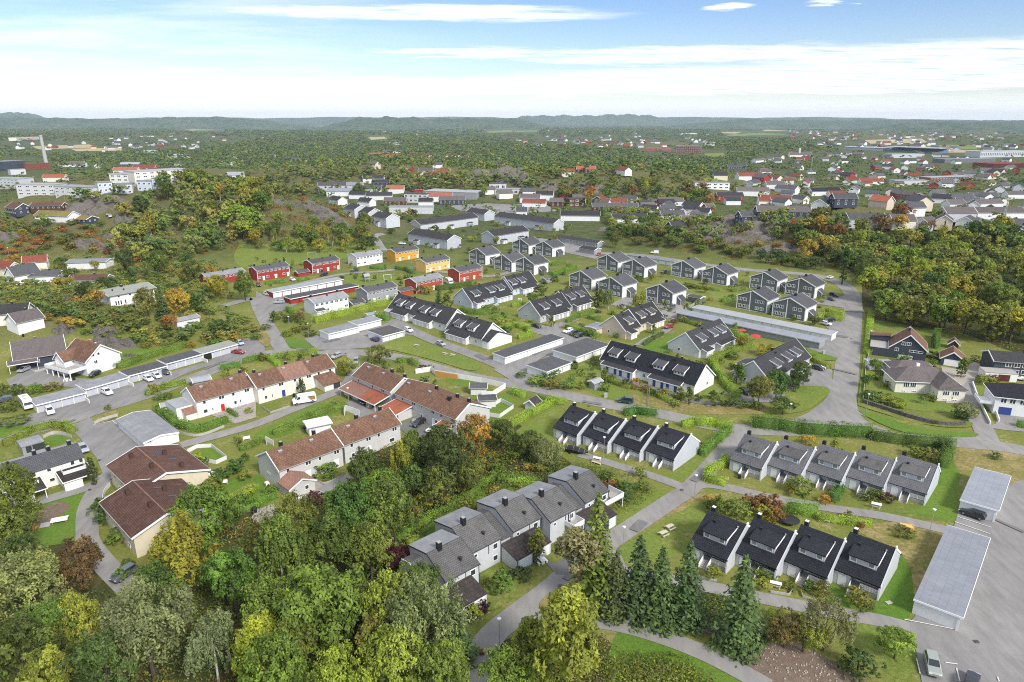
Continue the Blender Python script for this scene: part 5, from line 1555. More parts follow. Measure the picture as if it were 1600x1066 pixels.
def variants(kind):
 """crown and trunk meshes of unit height for each kind of tree, shared by all its copies"""
 if kind in VAR:
  return VAR[kind]
 out=[]
 spec=dict(broad=(5,lambda:clump_crown(9500,.038,.45,.14,1.0,34,(.11,.20)),.34,.022,'bark',.88),broad_mid=(5,lambda:clump_crown(3000,.066,.46,.10,1.0,24,(.12,.22)),.34,.022,'bark',.9),broad_far=(5,lambda:clump_crown(800,.105,.47,.06,1.0,16,(.14,.24)),.3,.022,'bark',.94),willow=(3,lambda:clump_crown(9000,.032,.47,.10,1.0,60,(.07,.15),1.2,.10),.3,.022,'bark',.94),birch=(3,lambda:clump_crown(9000,.034,.32,.14,1.0,44,(.06,.12),1.5,.12,.35,topw=.35),.8,.013,'barkpale',.6),birch_mid=(2,lambda:clump_crown(1900,.05,.30,.16,1.0,26,(.07,.14),1.5,.1,.35,topw=.35),.8,.013,'barkpale',.6),pine=(2,lambda:clump_crown(3600,.034,.24,.46,1.0,22,(.06,.12),.7,0,.45),.8,.016,'barkpine',.48),pine_mid=(2,lambda:clump_crown(1100,.06,.26,.36,1.0,14,(.08,.14),.8,0,.45),.8,.016,'barkpine',.52),spruce=(3,lambda:spruce_crown(46,.042,.25),.9,.016,'bark',.42),spruce_mid=(2,lambda:spruce_crown(22,.07,.2),.9,.016,'bark',.4),poplar=(1,lambda:clump_crown(4200,.034,.105,.03,1.0,46,(.04,.07),1.8,0,.5),.5,.014,'bark',.21),cypress=(2,lambda:clump_crown(2600,.05,.19,.0,1.0,40,(.06,.10),2.0,0,.5,topw=.55),.5,.014,'bark',.38),shrub=(4,lambda:clump_crown(1500,.085,.5,-.12,1.0,24,(.14,.24),.9),.3,.03,'bark',1.0),airy=(3,lambda:clump_crown(900,.10,.5,-.1,1.0,14,(.14,.24),1.0),.45,.02,'bark',1.0))[kind]
 n,fn,h0,r,mat,wid=spec
 for _ in range(n):
  v,f,t,c=fn()
  k=1.0/max(.2,float(np.percentile(v[:,2],99.6)))
  v[:,2]*=k
  wid=2*float(np.percentile(np.hypot(v[:,0],v[:,1]),96))
  c=None if c is None else c*np.array([.72,.72,.85*k])
  if kind.startswith('birch'):
   c=c[:3]*np.array([.5,.5,.7])
  out.append((np_mesh('crown',v,f,M['leaf'],tint=t),trunk_mesh('trunk',h0,.93 if c is None else max(h0+.1,.68),r,mat,c),wid))
 VAR[kind]=out
 return out
BROWN=(.15,.115,.045)
GREEN,DEEP,YELG,OLIVE,GREYG,ORANGE,GOLD,PURPLE,SPRUCE,RUST,LIME=(.142,.195,.036),(.088,.132,.030),(.30,.29,.042),(.19,.205,.040),(.215,.24,.095),(.38,.16,.04),(.38,.26,.045),(.075,.026,.030),(.10,.148,.046),(.21,.115,.04),(.245,.28,.042)
CN={GREEN:'green',DEEP:'dark green',YELG:'yellow-green',OLIVE:'olive-green',GREYG:'grey-green',ORANGE:'orange',GOLD:'golden yellow',PURPLE:'dark purple',SPRUCE:'dark',RUST:'rust-brown',BROWN:'brownish',LIME:'bright green'}
PLANTS=[]
KINDN=dict(broad='broadleaf_tree',willow='willow_tree',birch='birch_tree',pine='pine_tree',spruce='spruce_tree',poplar='poplar_tree',cypress='thuja_tree',shrub='shrub',airy='garden_bush')
COUNT={}
def to_px(v):
 dz=v[2]-CAM_H
 fw=v[1]*CP-dz*SP
 up=v[1]*SP+dz*CP
 return 800+FPX*v[0]/fw,533-FPX*up/fw
def plant(kind,x,y,h,w,col,trunk=True,jit=.14,word=None):
 vs=variants(kind)
 cm,tm,wid=vs[rnd.randrange(len(vs))]
 base=kind.split('_')[0]
 nm=KINDN[base]
 COUNT[nm]=COUNT.get(nm,0)+1
 z=float(terr(x,y))
 cc=[max(.004,c*(1+rnd.uniform(-jit,jit)))for c in col]
 rz=rnd.uniform(0,6.28)
 sc=(w/wid,w/wid,h)
 if trunk:
  root=thing(nm,'',nm.replace('_',' '),(x,y,z),rz)
  root.scale=sc
  link('trunk',tm,root)
  cr=link('crown',cm,root)
 else:
  root=cr=link(nm,cm,None,(x,y,z-.02),rz)
  root.scale=sc
  root['category']=nm.replace('_',' ')
 cr.color=(*cc,1)
 px,py=to_px((x,y,z+h*.6))
 size='tall ' if h>14 else 'small ' if h<6.5 and base not in('shrub','airy','cypress')else ''
 PLANTS.append((root,size+(word or CN[col])+' '+nm.replace('_',' '),px,py))
 return root
def k_near(kind):
 return kind in('broad','willow','birch')
def tree_top(kind,px,ptop,h,w,col,**kw):
 """a tree of height h whose top is seen at this pixel"""
 p=PT(px,ptop,h)
 if k_near(kind)and h>8:
  w*=.87
 return plant(kind,p.x,p.y,h,w,col,**kw)
def tree_foot(kind,px,py,h,w,col,**kw):
 p=PT(px,py)
 return plant(kind,p.x,p.y,h,w,col,**kw)
# the wood in the left foreground and round the houses, tree by tree (top pixel, height, width)
for k,x,t,h,w,c in[('broad',-8,728,17,13,GREEN),('broad',8,800,11,10,GREEN),('broad',22,838,9,9,DEEP),('broad',40,868,8,8,GREEN),('broad',112,845,12,10,BROWN),('birch',275,806,17,14,YELG),('broad',318,764,15,13,GREEN),('willow',214,918,16,16,GREYG),('broad',112,928,13,8,LIME),('willow',28,868,15,15,GREYG),('broad',58,1022,12,9,LIME),('birch',324,958,12,9,GREYG),('birch',402,962,12,10,YELG),('birch',430,806,17,10,GREEN),('broad',494,896,16,15,GREEN),('birch',577,965,11,8,OLIVE),('broad',602,897,15,11,LIME),('willow',655,912,15,14,GREYG),('broad',650,884,11,9,GREEN),('spruce',706,942,10,7,SPRUCE),('broad',622,855,5,5.6,PURPLE),('broad',452,775,13,11,GREEN),('broad',545,757,14,13,DEEP),('broad',612,757,14,12,GREEN),('broad',565,702,11,9,DEEP),('birch',622,690,12,6,LIME),('broad',642,674,13,9,GREEN),('broad',698,666,16,15,DEEP),('broad',742,650,14,10,GOLD),('broad',783,662,8,7.5,DEEP),('broad',826,674,7,7,DEEP),('willow',857,686,7,7.5,GREYG),('broad',355,858,13,11,GREEN),('broad',505,812,13,12,DEEP),('broad',575,822,11,10,GREEN),('broad',250,880,12,10,DEEP),('broad',425,905,13,11,GREEN),('birch',455,960,12,9,OLIVE),('broad',545,935,11,9,DEEP),('broad',20,975,13,11,DEEP),('broad',150,990,13,10,DEEP),('broad',615,985,12,10,LIME),('broad',690,1010,11,9,GREEN),('broad',430,1010,13,12,GREEN),('broad',520,1020,12,11,LIME),('broad',65,940,12,10,GREEN),('broad',640,725,10,9,DEEP),('broad',680,735,9,9,GREEN),('broad',595,735,9,8,GREEN),('broad',735,720,8,8,OLIVE),('broad',460,820,12,10,OLIVE),('birch',893,920,19,13,LIME),('broad',838,972,11,9,LIME),('broad',800,1020,8,9,GREEN),('spruce',936,774,21,8.5,GREEN),('pine',908,828,15,8,GREYG),('spruce',1002,838,15,7.6,SPRUCE),('spruce',1037,858,14,6.8,SPRUCE),('spruce',1080,848,15,7,SPRUCE),('spruce',1166,872,16,8,SPRUCE),('spruce',965,862,12,6,SPRUCE),('willow',1298,940,9,9,GREYG),('broad',1232,962,6,6,BROWN),('broad',1406,988,5,6,LIME),('shrub',1345,1020,4,5.5,DEEP),('broad',1262,968,6,6,OLIVE),('shrub',1200,968,4,5,GREYG),('broad',1254,566,8,7.5,DEEP),('broad',1217,580,9,8.5,DEEP),('broad',1190,588,9,8,OLIVE),('broad',1226,622,5,6.5,DEEP),('poplar',1324,386,19,4.5,DEEP),('broad',1372,424,14,13,GOLD),('broad',1460,444,14,15,OLIVE),('broad',1565,440,16,16,OLIVE),('broad',1530,400,16,17,OLIVE),('broad',1450,405,16,14,LIME),('broad',1355,405,14,11,GREEN),('broad_mid',1392,452,13,13,LIME),('broad_mid',1430,462,13,13,OLIVE),('broad_mid',1478,462,14,14,OLIVE),('broad_mid',1518,468,14,14,LIME),('broad_mid',1552,478,14,14,OLIVE),('broad_mid',1590,480,14,14,YELG),('broad_mid',1408,430,14,13,OLIVE),('broad_mid',1500,430,15,15,YELG),('broad',378,423,14,11,GREEN),('broad',333,430,11,12,YELG),('broad',240,392,15,14,GREEN),('broad',190,390,14,13,DEEP),('broad',300,408,12,12,GREEN),('spruce',248,448,14,6,SPRUCE),('broad',275,450,12,12,GOLD),('broad',225,450,12,11,OLIVE),('broad',262,492,7,6,ORANGE),('broad',308,470,5,5.5,DEEP),('broad',340,500,6,8,DEEP),('broad',592,542,6,8.5,OLIVE),('broad',540,560,6,7,LIME),('broad',128,440,8,7,DEEP),('broad',568,332,15,14,GREEN),('broad',560,285,16,16,GREEN),('broad',757,290,12,9,LIME),('broad',643,327,6,7,PURPLE),('birch',952,452,9,6,GREYG),('broad',962,366,9,10,GREEN),('cypress',862,492,5,2.6,GREEN),('cypress',1040,467,5,2.4,GREEN),('cypress',1004,454,7,3.4,LIME),('cypress',940,452,7,3.2,GREEN),('cypress',934,455,7,4,DEEP),('cypress',1154,566,7,2.6,GREEN),('cypress',1160,568,7,2.6,GREEN),('cypress',1078,604,5.5,3,GREEN),('cypress',1065,604,4,2.8,LIME),('cypress',1040,606,3,2.6,LIME),('cypress',945,575,5,2.6,GREEN),('cypress',1022,506,4,2.4,GREEN),('cypress',783,888,5.5,4,GREEN),('cypress',839,826,7,3.4,OLIVE),('cypress',1126,774,5,1.8,GREEN),('cypress',140,715,7,2.6,DEEP),('cypress',468,590,5.5,1.6,DEEP),('cypress',472,592,5.5,1.6,DEEP),('cypress',426,486,5,3,DEEP),('cypress',443,402,6,2,DEEP),('cypress',1306,714-30,5,2.2,LIME),('cypress',1508,558,7,3.8,GREEN),('cypress',1461,520,6,2,DEEP),('cypress',698,458,7,5,GREEN),('spruce',685,452,7,4,DEEP),('broad',1243,590,4,4,DEEP),('broad',1355,586,4,4,DEEP),('broad',1510,628,5,5.5,GREYG),('broad',1370,562,4,4,GREEN),('broad',1090,468,5,3,LIME)]:
 tree_top(k,x,t,h,w,c)
# shrubs and garden bushes (foot pixel, height, width, colour)
for x,y,h,w,c in[(5,618,3.4,4.5,DEEP),(28,618,3.4,4.5,DEEP),(55,615,3,5,GREEN),(18,640,2.5,6,GREEN),(85,608,2,6,OLIVE),(20,665,2.5,8,GREEN),(850,757,2,3,GREEN),(840,738,2.2,3.5,OLIVE),(880,745,2.4,4.5,OLIVE),(825,735,1.6,3,GOLD),(780,742,3,4,GREEN),(960,755,1.6,3,LIME),(980,770,2.2,5.5,DEEP),(1003,766,2,4,OLIVE),(970,783,2,5,DEEP),(955,765,2,4,RUST),(1000,745,2.4,3.2,LIME),(950,750,1.8,3.5,DEEP),(1250,772,4,6,OLIVE),(1237,768,1.8,2.4,GOLD),(1288,786,1.8,3,GOLD),(1368,783,3,4,GREEN),(1385,784,2,3.4,PURPLE),(1350,780,2,3,GREYG),(1312,715,2.4,2.6,LIME),(1265,695,2.4,4.5,GOLD),(1430,715,3,5,OLIVE),(1450,718,3,4.5,OLIVE),(1470,708,3.4,4,DEEP),(1555,717,1.6,3,DEEP),(1150,808,4,6,OLIVE),(1120,800,3,5,DEEP),(1200,800,4,6,RUST),(1180,795,3,6,RUST),(1195,812,3.2,5,LIME),(1210,815,3,4,RUST),(1110,790,2.4,4,GOLD),(1340,945,3,5,OLIVE),(1285,930,3,3.4,OLIVE),(1265,925,2,3,DEEP),(1232,920,1.2,3,GREEN),(1345,824,1.2,1.6,RUST),(1325,810,1.8,1.8,GREEN),(1115,905,2.4,3.6,OLIVE),(1190,918,1.6,4,LIME),(1195,905,2,4.5,GREEN),(1410,835,1.4,5,OLIVE),(738,965,2.2,4,LIME),(750,955,2.2,3.4,PURPLE),(730,952,2.4,3.4,GREEN),(762,918,1.8,2.4,LIME),(812,905,2,4.6,DEEP),(510,745,3,6,GREEN),(520,735,2.2,3,DEEP),(492,790,3.4,4,PURPLE),(545,770,3,4,GREYG),(775,770,1.4,3,GOLD),(648,885,3.4,5,DEEP),(570,900,4,6,DEEP),(590,880,3,5,RUST),(600,940,2.6,4,ORANGE),(620,925,2.4,4,GOLD),(660,795,3,5,GOLD),(690,790,2.4,5,RUST),(720,770,3,5,OLIVE),(760,725,3,6,OLIVE),(800,715,3,5,GREEN),(640,810,3,4,GOLD),(710,750,2.4,4,RUST),(165,800,3.4,6,GREEN),(172,815,3,5,DEEP),(185,845,2.4,5,GREEN),(200,890,2,3,DEEP),(190,905,2.2,3,GREEN),(330,765,2.6,5,OLIVE),(345,750,2.8,5,DEEP),(370,735,2.8,5,DEEP),(385,750,2.4,4,LIME),(320,770,2.2,4,DEEP),(240,615,3,4,LIME),(250,625,2,4,GREEN),(265,622,2,3,GREEN),(30,770,2,3,LIME),(70,700,1.8,2.5,LIME),(170,640,1.6,2.4,OLIVE),(390,645,1.6,2.6,LIME),(345,640,1.8,2.2,GREEN),(455,503,3,6,DEEP),(462,520,2.6,5,OLIVE),(440,500,3.4,5,GREEN),(475,515,3,6,OLIVE),(485,525,2.4,5,DEEP),(450,525,2.4,5,OLIVE),(465,497,2.4,6,RUST),(470,505,2.6,4,DEEP),(355,520,3,5,DEEP),(390,520,3,8,OLIVE),(380,505,3,7,GREEN),(330,530,3,6,DEEP),(400,530,2,5,GREEN),(415,515,2,5,OLIVE),(815,590,2,4,GREEN),(840,600,2.2,7,LIME),(865,606,2.6,7,OLIVE),(885,608,2.6,6,GREEN),(850,592,2,5,DEEP),(925,592,2,3.4,DEEP),(993,607,3.4,3.6,GOLD),(1120,636,3.4,4.5,GREEN),(1143,636,3,3.6,DEEP),(1160,637,2.6,4,GREEN),(1175,638,2.4,3.6,DEEP),(1185,640,2.2,3,GREEN),(1132,634,2,2.4,OLIVE),(1090,626,2,3,DEEP),(1060,622,1.6,4,OLIVE),(1030,617,1.8,5,OLIVE),(1010,611,1.6,4,RUST),(1385,632,3,6,LIME),(1400,636,2.8,5.5,LIME),(1370,630,2.6,5,GREEN),(1358,622,2.4,5,DEEP),(1538,600,2.8,6,LIME),(1550,596,2.2,4,RUST),(1500,655,2.6,4,DEEP),(1518,652,2.8,3.5,GREYG),(1415,560,2.4,5,GREEN),(1460,560,2.4,5,DEEP),(920,525,2.4,5,DEEP),(1035,500,2.4,5,DEEP),(1055,505,2,4,RUST),(1068,503,2.4,4,LIME),(1130,545,2.2,6,OLIVE),(1145,560,2.2,5,GREEN),(785,510,3.4,8,LIME),(790,520,2.6,5,DEEP),(775,490,3.2,4,GREEN),(760,487,3,5,GREEN),(745,476,3,5,GREEN),(670,460,4,6,LIME),(655,458,4,6,GREEN),(1000,440,3,5,DEEP),(990,445,2,4,OLIVE),(1110,470,1.6,3,GOLD),(1085,450,1.6,8,OLIVE),(660,580,2.2,3.2,PURPLE),(672,578,1.8,3,GREEN),(550,622,1.6,2.2,RUST),(865,440,3,6,DEEP),(845,455,3,8,DEEP),(875,462,3,6,DEEP),(890,420,3,5,GREEN)]:
 tree_foot('shrub',x,y,h,w,c,trunk=False)
def hits(x,y,pad=0.0):
 for fx,fy,a,hx,y0,y1 in FOOT:
  dx,dy=x-fx,y-fy
  if abs(dx)+abs(dy)>90:
   continue
  u,v=dx*math.cos(a)+dy*math.sin(a),-dx*math.sin(a)+dy*math.cos(a)
  if abs(u)<hx+pad and-y0-pad<v<y1+pad:
   return True
 for rx,ry,w in ROADS:
  if abs(x-rx)<w+pad and abs(y-ry)<w+pad:
   return True
 return False
def inside(x,y,poly):
 c=False
 j=len(poly)-1
 for i in range(len(poly)):
  xi,yi=poly[i]
  xj,yj=poly[j]
  if(yi>y)!=(yj>y)and x<(xj-xi)*(y-yi)/(yj-yi)+xi:
   c=not c
  j=i
 return c
def fill(px,gap,kinds,h,w,cols,limit=400,trunk=True,pad=0.0,tries=40):
 """plants spread through an outline traced on the ground, keeping a gap"""
 poly=[tuple(PT(*p)[:2])for p in px]
 xs,ys=[p[0]for p in poly],[p[1]for p in poly]
 got=[]
 for _ in range(int(limit*tries)):
  x,y=rnd.uniform(min(xs),max(xs)),rnd.uniform(min(ys),max(ys))
  if not inside(x,y,poly)or any((x-a)**2+(y-b)**2<gap*gap for a,b in got)or hits(x,y,pad):
   continue
  got.append((x,y))
  k=rnd.choice(kinds)
  hh=rnd.uniform(*h)
  if 'spruce' in k or 'pine' in k:
   plant(k,x,y,hh*1.05,hh*.42,SPRUCE if 'spruce' in k else OLIVE)
  elif 'birch' in k:
   plant(k,x,y,hh,hh*.55,rnd.choice([YELG,OLIVE,LIME]))
  else:
   plant(k,x,y,hh,rnd.uniform(*w),rnd.choice(cols),trunk=trunk)
  if len(got)>=limit:
   break
GR=[GREEN,GREEN,DEEP,OLIVE,OLIVE,LIME,YELG]
AU=[OLIVE,YELG,GOLD,ORANGE,RUST,GREEN,OLIVE]
# the wood on the right, the knoll, the slopes
fill([(1350,455),(1362,492),(1440,512),(1510,524),(1610,550),(1720,556),(1720,400),(1600,372),(1480,372),(1400,380),(1340,392),(1330,430)],9.0,['broad_mid']*9+['birch_mid'],(11,16),(11,17),[OLIVE,OLIVE,YELG,GREEN,LIME,DEEP,OLIVE],80)
fill([(1240,395),(1300,420),(1340,425),(1345,390),(1480,372),(1420,345),(1330,362),(1270,352),(1235,372)],9.5,['broad_mid']*8+['spruce_mid'],(8,13),(9,13),[OLIVE,GOLD,RUST,GREEN,YELG,OLIVE,DEEP],45)
fill([(205,335),(250,305),(330,290),(400,296),(420,320),(410,352),(380,385),(300,398),(235,410),(200,385),(185,355)],10.5,['broad_mid']*9+['birch_mid'],(11,17),(12,17),GR,52)
fill([(372,372),(400,350),(445,345),(460,362),(560,372),(600,380),(575,394),(440,397),(380,386)],7.0,['broad_mid']*6+['birch_mid']*3,(7,12),(8,11),[GREEN,OLIVE,YELG,LIME,DEEP],34)
fill([(395,300),(420,292),(480,310),(560,352),(590,372),(540,366),(450,338),(405,330)],9.0,['shrub'],(2.5,5),(5,8),[ORANGE,RUST,GOLD,OLIVE,RUST,ORANGE],26,trunk=False)
fill([(0,352),(60,352),(150,350),(210,372),(245,392),(215,412),(160,402),(100,392),(40,398),(-20,402)],8.5,['shrub'],(2.5,5.5),(5,9),[ORANGE,RUST,GOLD,OLIVE,GREEN,DEEP,ORANGE],46,trunk=False)
fill([(-20,420),(60,440),(150,460),(150,500),(240,520),(330,500),(350,440),(300,412),(230,430),(150,420),(60,410)],9.0,['broad_mid'],(4,8),(5,9),[GREEN,DEEP,OLIVE,YELG,GOLD,GREEN],34,pad=2)
fill([(20,480),(110,470),(200,490),(300,510),(360,520),(400,540),(250,545),(180,540),(100,520),(20,520)],6.0,['shrub'],(2,4),(4,8),[GREEN,DEEP,OLIVE,GOLD,GREEN],40,trunk=False,pad=1)
fill([(950,372),(1000,384),(1100,398),(1200,412),(1290,424),(1240,402),(1180,396),(1110,386),(1010,366),(960,358)],7.0,['broad_mid'],(4.5,8),(7,10),[GREEN,DEEP,OLIVE,DEEP],40)
fill([(1100,352),(1160,345),(1300,350),(1300,400),(1200,392),(1120,382)],11.0,['shrub'],(2.5,5),(4,7),[ORANGE,RUST,OLIVE,GOLD,GREEN],30,trunk=False)
fill([(880,300),(940,296),(1010,292),(1100,300),(1110,325),(1050,320),(960,312),(900,318),(870,312)],11,['broad_mid']*8+['pine_mid'],(8,14),(9,14),AU+GR,32)
fill([(960,330),(1010,336),(1040,350),(1010,365),(950,355)],9,['broad_mid'],(5,9),(7,10),GR,12,pad=1)
for zone_,n in[([(590,330),(760,322),(900,350),(940,372),(860,398),(720,405),(600,388)],26),([(960,330),(1090,345),(1090,365),(960,362)],8),([(700,440),(1000,440),(1280,470),(1280,560),(1000,560),(820,520)],16)]:
 fill(zone_,7.0,['broad_mid','broad_mid','birch_mid'],(3.5,6.5),(4,7),[GREEN,LIME,OLIVE,YELG,DEEP],n,pad=.8)
GA=[GREEN,DEEP,OLIVE,LIME,GREEN,DEEP]
for zone_,n in[([(700,420),(1000,415),(1290,440),(1290,500),(1180,530),(1010,560),(820,520),(700,450)],95),([(800,590),(960,560),(1180,560),(1270,560),(1250,630),(1000,640),(830,610)],34),([(280,560),(520,560),(700,590),(770,620),(700,660),(520,650),(380,660),(290,650)],26),([(590,330),(760,325),(940,365),(900,400),(720,400),(600,390)],64),([(380,400),(560,410),(770,430),(700,470),(560,490),(430,470)],34),([(1370,540),(1560,560),(1560,620),(1480,650),(1360,630)],16),([(280,720),(400,690),(450,760),(380,800),(320,780)],10)]:
 fill(zone_,4.2,['airy','airy','cypress','airy'],(1.3,3.4),(1.8,3.6),GA,n,trunk=False,pad=.3)
# undergrowth of the wood: leaf sprays close to the ground, too many to count
def undergrowth(px,n,size,hmax,cols,clump=2.2,name='undergrowth'):
 poly=[tuple(PT(*p)[:2])for p in px]
 xs,ys=[p[0]for p in poly],[p[1]for p in poly]
 c=[]
 while len(c)<n//60:
  x,y=rnd.uniform(min(xs),max(xs)),rnd.uniform(min(ys),max(ys))
  if inside(x,y,poly)and not hits(x,y,.3):
   c.append((x,y,rnd.uniform(.25,1)*hmax,rnd.randrange(len(cols))))
 c=np.array(c)
 k=RS.choice(len(c),n)
 d=unit(RS.normal(size=(n,3)))
 d[:,2]=np.abs(d[:,2])
 r=clump*RS.uniform(.6,1.2,n)**.5
 p=np.stack([c[k,0]+d[:,0]*r,c[k,1]+d[:,1]*r,d[:,2]*c[k,2]],1)
 p[:,2]+=terr(p[:,0],p[:,1])+.08
 v,f=leaf_quads(p,d+.7*RS.normal(size=(n,3))+np.array([0,0,.6]),size)
 col=np.array(cols)[c[k,3].astype(int)]*RS.uniform(.7,1.3,(n,1))
 structure(link(name,np_mesh(name,v,f,M['leafmass'],col=col)),'stuff')
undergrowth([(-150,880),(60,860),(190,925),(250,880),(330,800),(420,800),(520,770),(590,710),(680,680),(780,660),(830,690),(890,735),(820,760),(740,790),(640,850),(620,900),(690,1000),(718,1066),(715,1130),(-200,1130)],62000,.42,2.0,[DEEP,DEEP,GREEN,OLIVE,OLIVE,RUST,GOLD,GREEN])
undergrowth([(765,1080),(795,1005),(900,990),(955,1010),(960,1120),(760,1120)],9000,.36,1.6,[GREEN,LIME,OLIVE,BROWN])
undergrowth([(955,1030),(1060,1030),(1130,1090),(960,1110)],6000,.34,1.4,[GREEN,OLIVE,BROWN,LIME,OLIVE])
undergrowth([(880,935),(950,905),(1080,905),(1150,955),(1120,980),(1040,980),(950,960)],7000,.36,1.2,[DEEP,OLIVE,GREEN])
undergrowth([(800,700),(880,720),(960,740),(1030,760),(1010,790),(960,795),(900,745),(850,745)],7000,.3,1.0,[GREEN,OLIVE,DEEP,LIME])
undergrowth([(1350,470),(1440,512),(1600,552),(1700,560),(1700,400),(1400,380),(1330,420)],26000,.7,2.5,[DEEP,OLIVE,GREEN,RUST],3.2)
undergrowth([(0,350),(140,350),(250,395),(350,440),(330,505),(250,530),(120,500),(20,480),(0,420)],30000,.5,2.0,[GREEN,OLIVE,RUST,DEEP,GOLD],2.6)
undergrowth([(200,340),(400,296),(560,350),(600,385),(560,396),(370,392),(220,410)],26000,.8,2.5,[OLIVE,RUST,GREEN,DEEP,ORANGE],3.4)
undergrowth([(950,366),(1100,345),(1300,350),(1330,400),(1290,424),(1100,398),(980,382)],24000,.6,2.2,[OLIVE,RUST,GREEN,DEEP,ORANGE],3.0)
# hedges: clipped box of small leaves along a line
HEDGES=[]
def hedge(px,h,w,lab,col=GREEN,sm=False,size=.26):
 pts=[PT(*p)for p in px]
 line=smooth_line(pts)if sm else[Vector(p[:2])for p in pts]
 P_,N_=[],[]
 core=MB()
 for a,b in zip(line[:-1],line[1:]):
  L_=(b-a).length
  if L_<.05:
   continue
  d=(b-a)/L_
  n=Vector((-d.y,d.x))
  q4=[a+n*w*.3,a-n*w*.3,b-n*w*.3,b+n*w*.3]
  core.v+=[drape(p.x,p.y,-.2)for p in q4]+[drape(p.x,p.y,h*.8)for p in q4]
  k=len(core.v)-8
  for f in((0,1,5,4),(1,2,6,5),(2,3,7,6),(3,0,4,7),(4,5,6,7)):
   core.f.append(tuple(k+i for i in f))
   core.m.append(0)
  m=int(L_*(2*h+w)*22*(.26/size)**2)
  t=RS.rand(m)*(L_+w*.6)-w*.3
  s=RS.rand(m)*(2*h+w)
  off=np.where(s<h,-w/2,np.where(s>h+w,w/2,s-h-w/2))
  z=np.where(s<h,s,np.where(s>h+w,2*h+w-s,h))
  bump_=1+.14*np.sin(t*1.7+a.x)+.08*np.sin(t*4.3+s*2)+RS.normal(0,.10,m)
  x=a.x+d.x*t+n.x*off*bump_
  y=a.y+d.y*t+n.y*off*bump_
  P_.append(np.stack([x,y,terr(x,y)+z*(1+.08*np.sin(t*.9+a.y)+.05*np.sin(t*3.1))+RS.normal(0,.09,m)],1))
  nn=np.stack([np.where(s<h,-n.x,np.where(s>h+w,n.x,0)),np.where(s<h,-n.y,np.where(s>h+w,n.y,0)),np.where((s>=h)&(s<=h+w),1.0,.2)],1)
  N_.append(nn+.55*RS.normal(size=(m,3)))
 p,n=np.concatenate(P_),np.concatenate(N_)
 cen=p.mean(0)
 v,f=leaf_quads(p,n,size)
 cv=np.array(core.v)
 k=len(v)
 allv=np.concatenate([v,cv])-cen
 allf=np.concatenate([f,np.array(core.f)+k])
 tint=np.concatenate([np.clip(.5+.25*np.sin(p[:,0]*.8)*np.sin(p[:,1]*.7)+RS.normal(0,.16,len(p)),0,1),np.full(len(core.f),.3)])
 o=link('hedge',np_mesh('hedge',allv,allf,M['leaf'],tint=tint),None,tuple(cen))
 o.color=(*[c*k_*1.35*(1+rnd.uniform(-.1,.1))for c,k_ in zip(col,(.92,1.1,.9))],1)
 label(o,lab,'hedge','clipped hedges')
 return o
